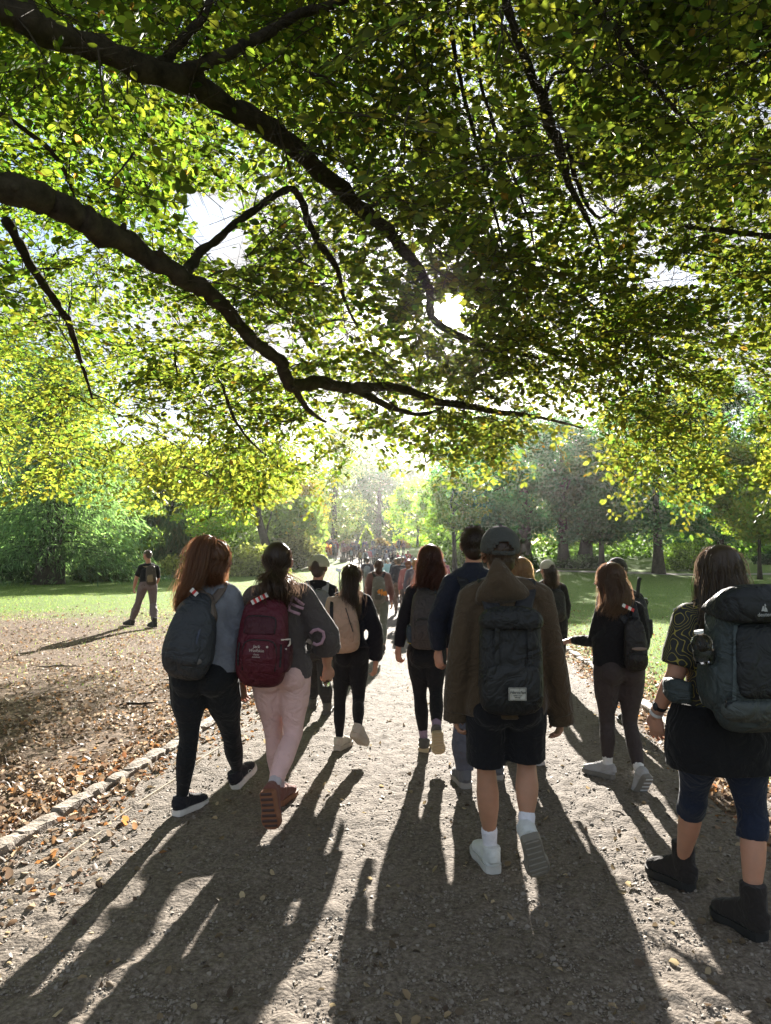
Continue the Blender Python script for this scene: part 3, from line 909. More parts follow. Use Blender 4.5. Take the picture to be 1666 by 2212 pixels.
# far, high part of the crown that only shades and closes the sky for a camera a step aside
NP = np.array(nodes)
order = sorted(range(len(targets)), key=lambda i: np.min(((NP - np.array(targets[i][0])) ** 2).sum(1)))
nodeA = np.zeros((len(nodes) + NS + 5, 3)); nodeA[:len(nodes)] = NP; nn = len(nodes)
twg = Geo(); LP = []; LA = []; LT = []; LN = []; LS = []; LC = []
def twig(a, b, r0, r1, sag=.0, seg=4):
    for t_ in (.3, .5, .7):
        qx, qy, _ = proj(np.array(a) * (1 - t_) + np.array(b) * t_)
        if any(((qx - g_[0]) / g_[2]) ** 2 + ((qy - g_[1]) / g_[3]) ** 2 < 1 for g_ in GAPS if g_[4] > .6): return
    a = Vector(a); b = Vector(b); m_ = a.lerp(b, .5) + Vector((rc.normal(0, .04), rc.normal(0, .04), sag)) * (b - a).length
    tube(twg, [a, m_, b], [r0, (r0 + r1) / 2, r1], seg, cap=False)
for i in order:
    p, px, py = targets[i]; p = np.array(p)
    dd = ((nodeA[:nn] - p) ** 2).sum(1); k = int(np.argmin(dd)); q = nodeA[k]
    L = rc.uniform(.5, .95)
    out = p - q; out[2] *= .3
    nrm = np.linalg.norm(out)
    u = out / nrm if nrm > .15 else rc.normal(0, 1, 3) * [1, 1, .2]
    u = u + rc.normal(0, .35, 3) * [1, 1, .35] + np.array([.12, .25, -.12])
    if low(px) - py < 160: u = u + np.array([0, 0, -.3])
    u /= np.linalg.norm(u)
    start = p - u * L * .5
    if nrm > .12:
        twig(q, start, min(.012, .005 + .004 * nrm), .004, .05)
    nodeA[nn] = p; nn += 1
    P, D, axis, tws = TEMPL[rc.integers(len(TEMPL))]
    v = np.cross(u, [0, 0, 1.0]); v /= np.linalg.norm(v) + 1e-6
    roll = rc.normal(0, .45)
    w = np.cross(v, u)
    v2 = v * math.cos(roll) + w * math.sin(roll); w2 = np.cross(v2, u)
    if w2[2] < 0: w2 = -w2
    B = np.stack([v2, u, w2])           # rows
    PW = start + (P * L) @ B; DW = D @ B
    DW /= np.linalg.norm(DW, axis=1, keepdims=True)
    for a_, b_ in zip(axis[:-1], axis[1:]):
        tube(twg, [start + (a_ * L) @ B, start + (b_ * L) @ B], [.0032, .0024], 3, cap=False)
    if p[1] < 7:
        for (a_, b_) in tws:
            tube(twg, [start + (a_ * L) @ B, start + (b_ * L) @ B], [.0018, .001], 3, cap=False)
    n = len(PW)
    nm = w2 + rc.normal(0, .42, (n, 3)) + np.array([0, -.15, 0])
    nm -= DW * (nm * DW).sum(1, keepdims=True); nm /= np.linalg.norm(nm, axis=1, keepdims=True)
    dr = DW + np.array([0, 0, -.25]) * rc.random((n, 1)); dr -= nm * (dr * nm).sum(1, keepdims=True); dr /= np.linalg.norm(dr, axis=1, keepdims=True)
    LP.append(PW); LT.append(dr); LN.append(nm); LA.append(np.cross(dr, nm)); LS.append(rc.uniform(.048, .084, n))
    # leaf colour: yellower low on the left, greener above, browner at the right middle
    yel = np.clip((py - 450) / 500, 0, 1) * np.clip((900 - px) / 500, .12, 1)
    brn = np.clip((py - 600) / 300, 0, 1) * np.clip((px - 900) / 300, 0, 1)
    lf = np.clip((800 - px) / 600, 0, 1)
    base = (np.array([.040, .052, .012]) * (1 - lf) + np.array([.050, .080, .013]) * lf) * (1 - yel) + np.array([.070, .086, .022]) * yel
    base = base * (1 - .35 * brn) + np.array([.060, .066, .020]) * .35 * brn
    tn = base[None] * np.clip(rc.normal(1, .24) * rc.normal(1, .24, n), .4, 1.8)[:, None]
    tn[:, 0] *= np.clip(rc.normal(1, .18, n), .6, 1.8)
    rust = rc.random(n) < .005
    tn[rust] = np.array([.12, .07, .025])
    LC.append(tn)
LP, LA, LT, LN, LS, LC = map(np.concatenate, (LP, LA, LT, LN, LS, LC))
lx, ly, ld = proj(LP + LT * LS[:, None] * .5)
keep = gap_keep(lx, ly, rc) & (ld > 2.0)
# ragged small chinks of sky, most of them round the sun
def chink(u, v):
    a = np.sin(u * .071 + 2.1 * np.sin(v * .023)) * np.sin(v * .083 + 1.7 * np.sin(u * .031)); b = np.sin(u * .19 + 1.3 * np.sin(v * .11)) * np.sin(v * .21 + np.sin(u * .13))
    return a * .6 + b * .55
ck = chink(lx, ly); wc = np.exp(-(((lx - 830) / 330) ** 2 + ((ly - 640) / 260) ** 2))
keep &= ~((ck > .46 - .28 * wc) & (rc.random(len(lx)) < .60 + .30 * wc))
# little foliage hangs on the near side of the big boughs
bl = np.array([tuple(p) + (rr,) for p, rr in bough_line]); bpx, bpy_, bd = proj(bl[:, :3])
for j in range(len(bl)):
    if bpx[j] < -60 or bd[j] < 1: continue
    w_ = F * bl[j, 3] / bd[j] + 10
    hit = (np.abs(lx - bpx[j]) < w_) & (np.abs(ly - bpy_[j]) < w_) & (ld < bd[j] + .1)
    keep &= ~(hit & (rc.random(len(hit)) < .55))
LP, LA, LT, LN, LS, LC, ld, lx, ly = [a[keep] for a in (LP, LA, LT, LN, LS, LC, ld, lx, ly)]
print('leaves', len(LP))
# the 300 that show largest are leaves of their own
inview = (lx > 5) & (lx < 1660) & (ly > 5)
size_px = LS / ld * np.where(inview, 1, 0) * (.3 + np.abs((LN * (LP - np.array([0, 0, CAM_Z])) / np.linalg.norm(LP - np.array([0, 0, CAM_Z]), axis=1, keepdims=True)).sum(1)))
big = np.argsort(-size_px)[:300]
mask = np.zeros(len(LP), bool); mask[big] = True
near = (ld < 6.2) & ~mask; far = (ld >= 6.2) & ~mask
bz_ = np.array(BR)
V1, F1, C1 = cards(LP[near] - bz_, LA[near], LT[near], LN[near], LS[near], T_LEAF, F_LEAF, LC[near])
T_KITE = np.array([(0, 0, 0), (.32, .42, .05), (0, 1.02, -.03), (-.32, .42, .05)]); F_KITE = np.array([(0, 1, 2, 3)])
link('crown', np_mesh('crown', V1, F1, colors=C1), M_leaf, beech, kind='stuff')
T_K2 = np.array([(0, 0, 0), (.27, .25, .05), (.27, .68, .04), (0, 1.02, -.03), (-.27, .68, .04), (-.27, .25, .05)]); F_K2 = np.array([(0, 1, 2, 3), (0, 3, 4, 5)])
V2, F2, C2 = cards(LP[far] - bz_, LA[far], LT[far], LN[far], LS[far], T_K2, F_K2, LC[far])
link('outer_crown', np_mesh('outer_crown', V2, F2, colors=C2), M_leaf, beech, kind='stuff')
leaf_meshes = []
for k in range(8):
    c = LC[big].mean(0) * (0.75 + .08 * k); c[0] *= (.85 + .05 * k)
    me = np_mesh('leaf', T_LEAF, F_LEAF, colors=np.repeat(c[None], len(T_LEAF), 0)); me.materials.append(M_leaf); leaf_meshes.append(me)
for i in big:
    o = bpy.data.objects.new('leaf', leaf_meshes[int(i) % 8]); COL.objects.link(o); o.parent = beech
    m_ = Matrix(((LA[i][0], LT[i][0], LN[i][0], 0), (LA[i][1], LT[i][1], LN[i][1], 0), (LA[i][2], LT[i][2], LN[i][2], 0), (0, 0, 0, 1)))
    o.matrix_local = Matrix.Translation(Vector(LP[i]) - BR) @ m_ @ Matrix.Diagonal((LS[i], LS[i], LS[i], 1))
put('twigs', twg, M_bark, beech, kind='stuff')
# ================================================================ PEOPLE: helpers
tmp_scene_mesh = None
def voxel(geo, size, smooth=3, wrinkle=0.0, wscale=7.0, seed=0, fold=None):
    """fuses the overlapping closed lofts of geo into one skin"""
    me = geo.mesh('v', True)
    o = bpy.data.objects.new('v', me); COL.objects.link(o)
    m = o.modifiers.new('r', 'REMESH'); m.mode = 'VOXEL'; m.voxel_size = size; m.use_smooth_shade = True
    if smooth:
        s = o.modifiers.new('s', 'SMOOTH'); s.iterations = smooth; s.factor = .6
    dg = bpy.context.evaluated_depsgraph_get()
    out = bpy.data.meshes.new_from_object(o.evaluated_get(dg))
    bpy.data.objects.remove(o); bpy.data.meshes.remove(me)
    if wrinkle:
        n = len(out.vertices); co = np.zeros(n * 3, np.float32); out.vertices.foreach_get('co', co); co = co.reshape(-1, 3)
        no = np.zeros(n * 3, np.float32); out.vertices.foreach_get('normal', no); no = no.reshape(-1, 3)
        r = np.random.default_rng(seed + 11)
        dsp = np.zeros(n)
        for k in range(14):
            v = r.normal(0, 1, 3); v /= np.linalg.norm(v); v[2] *= 1.5
            f = wscale * r.uniform(1.2, 4.5)
            ph = co @ v * f + r.uniform(0, 6.28) + 1.4 * np.sin(co @ r.normal(0, 1, 3) * wscale * .7)
            dsp += (1 - np.abs(np.sin(ph))) ** 2 * (1.6 / (1 + f / wscale))
        dsp = (dsp / 6 - .35) * 1.5
        co = co + no * (dsp * wrinkle)[:, None]
        out.vertices.foreach_set('co', co.ravel()); out.update()
    return out

def join_meshes(ms):
    V = []; Fs = []; off = 0
    for me in ms:
        n = len(me.vertices); co = np.zeros(n * 3, np.float32); me.vertices.foreach_get('co', co); V.append(co.reshape(-1, 3))
        Fs += [tuple(i + off for i in p.vertices) for p in me.polygons]; off += n
    out = bpy.data.meshes.new('body'); out.from_pydata(np.concatenate(V).tolist(), [], Fs)
    out.polygons.foreach_set('use_smooth', [True] * len(out.polygons)); out.update()
    for me in ms: bpy.data.meshes.remove(me)
    return out

MATS = {}
def fabric(col, kind='cloth'):
    key = (kind,) + tuple(round(c, 4) for c in col)
    if key not in MATS:
        if kind == 'cloth': MATS[key] = solid('fabric', col, .9, .35, 260, .15, 9, .15, sheen=.08, bdist=.002, crease=.03)
        elif kind == 'knit': MATS[key] = solid('fleece', col, .95, .7, 170, .18, 22, .1, sheen=.15, bdist=.004, crease=.03)
        elif kind == 'nylon': MATS[key] = solid('nylon', col, .6, .3, 200, .18, 7, .3, bdist=.002, crease=.045)
        elif kind == 'skin': MATS[key] = skin_mat(col)
        elif kind == 'rubber': MATS[key] = solid('rubber', col, .7, .3, 120, .15, 30, .3)
        elif kind == 'plain': MATS[key] = solid('plain', col, .6, 0, 10, .05, 5, .3)
        elif kind == 'hair': MATS[key] = hair_mat(col)
    return MATS[key]
def skin_mat(col):
    m, nt, b = new_mat('skin')
    b.inputs['Base Color'].default_value = tuple(col) + (1,)
    b.inputs['Roughness'].default_value = .55
    b.inputs['Specular IOR Level'].default_value = .35
    b.inputs['Subsurface Weight'].default_value = .25
    b.inputs['Subsurface Radius'].default_value = (.02, .008, .004)
    b.inputs['Subsurface Scale'].default_value = .5
    tc = nt.nodes.new('ShaderNodeTexCoord'); no = nt.nodes.new('ShaderNodeTexNoise'); no.inputs['Scale'].default_value = 25
    nt.links.new(tc.outputs['Object'], no.inputs['Vector'])
    mx = nt.nodes.new('ShaderNodeMixRGB'); mx.inputs[1].default_value = tuple(c * .85 for c in col) + (1,); mx.inputs[2].default_value = (min(1, col[0] * 1.15), col[1] * 1.05, col[2] * 1.02, 1)
    nt.links.new(no.outputs['Fac'], mx.inputs[0]); nt.links.new(mx.outputs[0], b.inputs['Base Color'])
    return m
def hair_mat(col):
    m = bpy.data.materials.new('hair'); m.use_nodes = True; nt = m.node_tree
    b = nt.nodes['Principled BSDF']; out = nt.nodes['Material Output']
    b.inputs['Roughness'].default_value = .38; b.inputs['Specular IOR Level'].default_value = .5
    tc = nt.nodes.new('ShaderNodeTexCoord'); no = nt.nodes.new('ShaderNodeTexNoise'); no.inputs['Scale'].default_value = 90
    mp = nt.nodes.new('ShaderNodeMapping'); mp.inputs['Scale'].default_value = (1, 1, .08)
    nt.links.new(tc.outputs['Object'], mp.inputs[0]); nt.links.new(mp.outputs[0], no.inputs['Vector'])
    mx = nt.nodes.new('ShaderNodeMixRGB'); mx.inputs[1].default_value = tuple(c * .5 for c in col) + (1,); mx.inputs[2].default_value = tuple(min(1, c * 1.6) for c in col) + (1,)
    nt.links.new(no.outputs['Fac'], mx.inputs[0]); nt.links.new(mx.outputs[0], b.inputs['Base Color'])
    tr = nt.nodes.new('ShaderNodeBsdfTranslucent'); tr.inputs['Color'].default_value = tuple(min(1, c * 5.5 + .04) for c in col) + (1,)
    ms = nt.nodes.new('ShaderNodeMixShader'); ms.inputs[0].default_value = .35
    nt.links.new(b.outputs[0], ms.inputs[1]); nt.links.new(tr.outputs[0], ms.inputs[2]); nt.links.new(ms.outputs[0], out.inputs['Surface'])
    return m

SKIN = (.42, .23, .16)
V3 = Vector
def lerp(a, b, t): return Vector(a).lerp(Vector(b), t)

def bone(g, a, b, prof, seg=14, n=7, side=None, bulge=None, squash=1.0, end=True):
    """limb from a to b; prof = radii sampled along; bulge shifts the middle"""
    a, b = V3(a), V3(b); pts = []; rad = []
    for i in range(n):
        t = i / (n - 1)
        p = a.lerp(b, t)
        if bulge is not None: p = p + V3(bulge) * math.sin(math.pi * min(1, t * 1.25)) 
        x = t * (len(prof) - 1); k = min(int(x), len(prof) - 2); r = prof[k] + (prof[k + 1] - prof[k]) * (x - k)
        pts.append(p); rad.append((r, r * squash))
    tube(g, pts, rad, seg, side=side)
    for e, r in ((a, prof[0]), (b, prof[-1]))[:2 if end else 1]: ellip(g, e, (r, r, r), 12, 8)

def hand_geo(g, wrist, d, back, s=1.0, curl=.5, mirror=1, spread=.16):
    """palm and five fingers; d points down the hand, back is the direction the back of the hand faces, mirror=+1: thumb along back x d"""
    d = V3(d).normalized(); back = V3(back); back = (back - d * back.dot(d)).normalized()
    th = d.cross(back) * mirror                      # thumb side
    w = V3(wrist)
    tube(g, [w - d * .015 * s, w + d * .02 * s, w + d * .05 * s, w + d * .085 * s], [(.027 * s, .018 * s), (.033 * s, .016 * s), (.040 * s, .015 * s), (.038 * s, .011 * s)], 14, side=th)
    L = [.070, .078, .072, .056]
    for i in range(4):
        o = (.030 - .020 * i) * s
        a = (1.5 - i) * spread * .5
        b0 = w + d * (.080 - abs(1.3 - i) * .004) * s + th * o
        dd = (d * math.cos(a) + th * math.sin(a)).normalized()
        c = curl * (.85 + .18 * i)
        pts = [b0 - dd * .02 * s, b0]; cur = b0; seglen = [L[i] * .46 * s, L[i] * .30 * s, L[i] * .24 * s]; ang = 0
        for sl, k in zip(seglen, (.55, .9, .6)):
            ang += c * k
            v = dd * math.cos(ang) - back * math.sin(ang)
            cur = cur + v * sl; pts.append(cur)
        r = (.0092 - .0006 * abs(i - 1)) * s
        tube(g, pts, [r * 1.05, r * 1.1, r, r * .92, r * .72], 10)
        ellip(g, pts[-1], (r * .72,) * 3, 8, 6)
    t0 = w + d * .022 * s + th * .024 * s
    p1 = t0 + (d * .62 + th * .62 - back * .35).normalized() * .036 * s
    p2 = p1 + (d * .85 + th * .30 - back * .45).normalized() * .030 * s
    p3 = p2 + (d * .95 + th * .02 - back * .5).normalized() * .022 * s
    tube(g, [t0 - d * .008 * s, p1, p2, p3], [.0125 * s, .0115 * s, .0105 * s, .008 * s], 10)
    ellip(g, p3, (.008 * s,) * 3, 8, 6)

def head_geo(g, c, yaw, s=1.0, tilt=0.0):
    """c = middle of the head; yaw turns the face from +Y (away) towards -X (left)"""
    rot = Matrix.Rotation(yaw, 3, 'Z') @ Matrix.Rotation(tilt, 3, 'X')
    P = lambda x, y, z: V3(c) + rot @ V3((x, y, z)) * s
    E = lambda p, r, **k: ellip(g, P(*p), tuple(q * s for q in r), rot=rot, **k)
    E((0, -.012, .028), (.076, .096, .088), seg=20, rings=14)
    E((0, .012, -.02), (.066, .078, .082))
    E((0, .036, -.066), (.048, .044, .042))          # jaw and chin
    E((0, .062, -.094), (.022, .020, .017))
    E((0, .072, .035), (.052, .022, .03))            # brow
    tube(g, [P(0, .080, .018), P(0, .096, -.010), P(0, .112, -.030), P(0, .090, -.040)], [.008 * s, .010 * s, .0135 * s, .010 * s], 8)
    E((-.012, .094, -.034), (.008, .009, .006), seg=8, rings=6); E((.012, .094, -.034), (.008, .009, .006), seg=8, rings=6)
    E((0, .084, -.060), (.023, .013, .0065), seg=10, rings=6); E((0, .082, -.070), (.020, .013, .007), seg=10, rings=6)
    for k in (-1, 1):
        E((k * .036, .066, -.018), (.024, .018, .022))   # cheek
        tube(g, [P(k * .074, .002, .022), P(k * .086, -.010, .016), P(k * .084, -.006, -.012), P(k * .073, .004, -.030)], [(.010 * s, .014 * s), (.013 * s, .010 * s), (.011 * s, .009 * s), (.008 * s, .007 * s)], 8)
    return P, rot

def eyes(P, rot, s, parent, nm='eye'):
    for k in (-1, 1):
        g = Geo(); ellip(g, P(k * .031, .074, .006), (.0125 * s, .012 * s, .009 * s), 12, 8, rot); put('eye', g, fabric((.75, .72, .68), 'plain'), parent)
        g = Geo(); ellip(g, P(k * .031, .0845, .006), (.0055 * s, .003 * s, .0055 * s), 10, 6, rot); put('iris', g, fabric((.05, .03, .02), 'plain'), parent)
        g = Geo(); tube(g, [P(k * .012, .094, .026), P(k * .030, .096, .031), P(k * .050, .082, .026)], [(.003 * s, .002 * s)] * 3, 6); put('eyebrow', g, fabric((.05, .035, .025), 'plain'), parent)

# ---------------------------------------------------------------- hair as strands over a base
def ribbon_mesh(paths, width):
    """paths (n,k,3) to flat strands"""
    paths = np.asarray(paths, float); n, k, _ = paths.shape
    d = np.gradient(paths, axis=1); d /= np.linalg.norm(d, axis=2, keepdims=True) + 1e-9
    rr = np.random.default_rng(1).normal(0, 1, (n, 1, 3))
    sd = np.cross(d, rr); sd /= np.linalg.norm(sd, axis=2, keepdims=True) + 1e-9
    w = width * np.linspace(1, .35, k)[None, :, None]
    V = np.stack([paths - sd * w / 2, paths + sd * w / 2], 2).reshape(-1, 3)
    base = (np.arange(n)[:, None] * 2 * k + np.arange(k - 1)[None, :] * 2).ravel()
    Fc = np.stack([base, base + 1, base + 3, base + 2], 1)
    return V, Fc

def hair(root, c, yaw, s, style, col, n=1500, tie=(0, -.10, .03), tail=None, length=.3, spread=1.0, seed=0, width=.0032, fringe=True, puff=1.0, name='hair', wavy=1.0):
    r = np.random.default_rng(seed + 5)
    rot = Matrix.Rotation(yaw, 3, 'Z'); RM = np.array(rot); cc = np.array(c)
    ax = np.array([.083, .104, .098]) * s * puff; ctr = np.array([0, -.012, .026]) * s
    # scalp directions: everything but the face
    D = []
    while len(D) < n:
        v = r.normal(0, 1, 3); v /= np.linalg.norm(v)
        if v[1] > .62 + .25 * v[2] or (v[1] > .15 and v[2] < .12) or v[2] < -.62 or (v[2] < -.3 and v[1] > -.15): continue
        D.append(v)
    D = np.array(D)
    k = 12; T = np.linspace(0, 1, k)
    g = Geo()
    paths = []
    tie = np.array(tie) * s
    if style == 'tail':
        tail_pts = np.array([np.array(RM @ tie)] + [np.array(p) for p in tail])     # offsets from the head centre, world axes
        tl = np.array(spline([tuple(p) for p in tail_pts], 6)); m = len(tl)
        td = (tie - ctr) / ax; td /= np.linalg.norm(td)
        for v in D:
            om = math.acos(np.clip(v @ td, -1, 1)); so = math.sin(om) + 1e-6
            q = np.array([(math.sin((1 - t) * om) * v + math.sin(t * om) * td) / so for t in T[:8]* (1 / T[7])])
            surf = ctr + q * ax * (1 + .03 * r.random())
            surf = surf @ RM.T
            off = r.normal(0, 1, 3) * np.array([1, 1, .3]) * .016 * s * spread
            wv = r.uniform(0, 6.28); amp = r.uniform(0, .010) * s
            tt = tl[1:] + off[None] * (np.sin(np.linspace(.25, 2.9, m - 1)) * 1.5)[:, None] + amp * np.stack([np.sin(np.linspace(0, 9, m - 1) + wv)] * 3, 1)
            cut = r.uniform(.75, 1.0)
            idx = np.linspace(0, (m - 2) * cut, 13)
            i0 = idx.astype(int); fr = (idx - i0)[:, None]; i1 = np.minimum(i0 + 1, m - 2)
            paths.append(np.concatenate([surf[:-1], tt[i0] * (1 - fr) + tt[i1] * fr]))
        rad = np.sin(np.linspace(.5, 2.8, m)) * .022 * s * spread + .004
        g2 = Geo(); tube(g2, [cc + p for p in tl], [max(.004, a) for a in rad], 10)
        base_extra = g2
    elif style == 'long':
        for v in D:
            az = math.atan2(v[0], -v[1]); ph0 = math.acos(np.clip(v[2], -1, 1))
            end_ph = 1.75 + .1 * r.random()
            P = []
            for t in T[:6] / T[5]:
                ph = ph0 + (max(end_ph, ph0 + .05) - ph0) * t
                P.append(ctr + ax * np.array([math.sin(az) * math.sin(ph), -math.cos(az) * math.sin(ph), math.cos(ph)]) * (1 + .05 * r.random()))
            e = P[-1]; ln = length * s * r.uniform(.8, 1.06)
            wv = r.uniform(0, 6.28); am = r.uniform(.002, .012) * s * wavy
            sx = r.normal(0, .02) * spread; 
            for t in np.linspace(.12, 1, 8):
                back = min(e[1], -.02 * s) if abs(e[0]) < .05 * s else e[1]
                P.append(np.array([e[0] * (1 - .12 * t + (spread - 1) * t) + sx * t + am * math.sin(t * 7 + wv), e[1] * (1 - .35 * t) + (back - e[1]) * .4 * t - .055 * s * math.sin(t * 2.6) * (1 if e[1] < .02 else .3) + am * math.cos(t * 6 + wv), e[2] - ln * t]))
            paths.append(np.array(P) @ RM.T)
        g2 = Geo()
        pts = []; rd = []
        for t in np.linspace(0, 1, 6):
            pts.append(cc + RM @ np.array([0, (-.035 - .03 * math.sin(t * 2.6)) * s, -.01 * s - length * s * .9 * t])); rd.append(((.068 - .01 * t + (spread - 1) * .05 * t) * s, (.052 - .028 * t) * s))
        tube(g2, pts, rd, 14, side=tuple(RM @ np.array([1, 0, 0])))
        base_extra = g2
    elif style == 'short':
        for v in D:
            st = ctr + ax * v * .97
            dn = v * .25 + np.array([0, -.35, -.5]) * (1 if v[2] < .6 else .2) + np.array([0, .5, .1]) * (v[2] > .6) + r.normal(0, .25, 3)
            dn /= np.linalg.norm(dn)
            P = [st + dn * length * s * t + v * .006 * s * math.sin(t * 2.4) for t in np.linspace(0, 1, 5)]
            P = np.array(P)
            # keep it above the neck
            paths.append(P @ RM.T)
        base_extra = None
    paths = np.array(paths)
    if style != 'short':
        fl = paths[r.integers(0, len(paths), len(paths) // 7)].copy()
        tt_ = np.linspace(0, 1, fl.shape[1])[None, :, None]
        fl += r.normal(0, .022, (len(fl), 1, 3)) * tt_ ** .7 * np.array([1, 1, .4]) + np.sin(tt_ * 9 + r.uniform(0, 6.28, (len(fl), 1, 1))) * r.normal(0, .006, (len(fl), 1, 3))
        paths = np.concatenate([paths, fl])
    paths = paths + cc[None, None]
    V, Fc = ribbon_mesh(paths, width * s)
    root_loc = np.array(root.location)
    hv = np_mesh('strands', V - root_loc, Fc, smooth=False)
    hm = fabric(col, 'hair')
    # the base under the strands
    gb = Geo()
    ellip(gb, cc + RM @ (ctr + np.array([0, -.012, .006]) * s), tuple(ax * np.array([.985, .93, .985])), 20, 14, rot)
    if style != 'short' : ellip(gb, cc + RM @ (ctr + np.array([0, -.035, -.055]) * s), tuple(ax * np.array([.8, .62, .75])), 16, 10, rot)
    else: ellip(gb, cc + RM @ (ctr + np.array([0, -.035, -.05]) * s), tuple(ax * np.array([.84, .64, .72])), 16, 10, rot)
    if base_extra: gb.add(base_extra.v, base_extra.f)
    bm = voxel(gb, .009 * s, 2)
    h = put(name, bm, hm, root)
    link('strands', hv, hm, h)
    return h

# ---------------------------------------------------------------- shoes
def shoe(parent, heel, toe, up, s, upper, sole, kind='sneaker', pname='shoe', accent=None):
    """heel, toe: ends of the sole's underside; up: from the sole to the ankle"""
    heel, toe, up = V3(heel), V3(toe), V3(up)
    f = (toe - heel); Ln = f.length; f.normalize(); up = (up - f * up.dot(f)).normalized(); sd = f.cross(up)
    # outline stations: position along, half width, height of upper, sole thickness
    hgt_ = .30 if kind == 'sneaker' else .30
    bt = 1.0 if kind == 'sneaker' else 1.15
    st = [(0.0, .026, .045), (.03, .036, .082 * bt), (.16, .041, .100 * bt), (.34, .041, .096 * bt), (.50, .044, .078 * bt), (.68, .050, .060 * bt), (.84, .049, .048 * bt), (.95, .038, .036 * bt), (1.0, .020, .022)]
    g = Geo(); pts = []; rad = []
    for (t, w, h) in st:
        pts.append(heel + f * (Ln * t) + up * (.026 * s + h * s * .5)); rad.append((w * s * .97, h * s * .5 + .006))
    tube(g, pts, rad, 14, side=sd, power=2.5)
    top = .115 if kind == 'sneaker' else .21
    tube(g, [heel + f * Ln * .17 + up * .04 * s, heel + f * Ln * .16 + up * .09 * s, heel + f * Ln * .17 + up * top * s], [(.044 * s, .060 * s), (.044 * s, .054 * s), (.047 * s, .056 * s)], 14, side=sd)
    root = put(pname, voxel(g, .0055 * s, 2), upper, parent)
    g = Geo(); pts = []
    prof = [(0.0, .022), (.02, .036), (.10, .043), (.30, .043), (.50, .043), (.70, .054), (.86, .052), (.96, .038), (1.0, .018)]
    V = []; n = len(prof); 
    for lay, (z, k) in enumerate(((0.0, .93), (.008, 1.02), (.040, 1.06))):
        for i, (t, w) in enumerate(prof): V.append(heel + f * Ln * (t * 1.03 - .01) + sd * w * s * k + up * (z * s + (.014 * s * max(0, t - .75) * 4 * (1 - lay * .3)) ))
        for i, (t, w) in enumerate(reversed(prof)): V.append(heel + f * Ln * (t * 1.03 - .01) - sd * w * s * k + up * (z * s + (.014 * s * max(0, t - .75) * 4 * (1 - lay * .3)) ))
    m = 2 * n; Fc = []
    for l in range(2):
        for i in range(m):
            a = l * m + i; b = l * m + (i + 1) % m; Fc.append((a, b, b + m, a + m))
    for i in range(n - 1):
        Fc.append((i, m - 1 - i, m - 2 - i, i + 1)); Fc.append((2 * m + i, 2 * m + i + 1, 3 * m - 2 - i, 3 * m - 1 - i))
    g.add(V, Fc)
    so = put('sole', g, sole, root, False)
    # lugs under the sole
    g = Geo()
    for i in range(7):
        t = .06 + i * .14; w = np.interp(t, [a for a, b in prof], [b for a, b in prof]) * .8
        box(g, heel + f * Ln * t - up * .002 + up * .014 * s * max(0, t - .75) * 4, (.001, .001, .001))
        a = heel + f * Ln * t; u2 = up * (.014 * s * max(0, t - .75) * 4)
        tube(g, [a + sd * w * s + u2 - up * .002, a + u2 - up * .002, a - sd * w * s + u2 - up * .002], [(.008 * s, .004 * s)] * 3, 6, side=f)
    put('tread', g, accent or sole, root, False)
    if kind == 'sneaker':
        g = Geo()
        for i in range(4):
            t = .36 + i * .075; h = np.interp(t, [a[0] for a in st], [a[2] for a in st]) + .036
            a = heel + f * Ln * t + up * h * s
            tube(g, [a - sd * .02 * s - up * .006, a + up * .002, a + sd * .02 * s - up * .006], [.0028 * s] * 3, 5)
        put('laces', g, accent or fabric((.5, .5, .5), 'plain'), root)
    return root

# ---------------------------------------------------------------- the figure
class Fig:
    """joints are world points; pl() reads them off the view at the person's own distance plus an offset"""
    pass

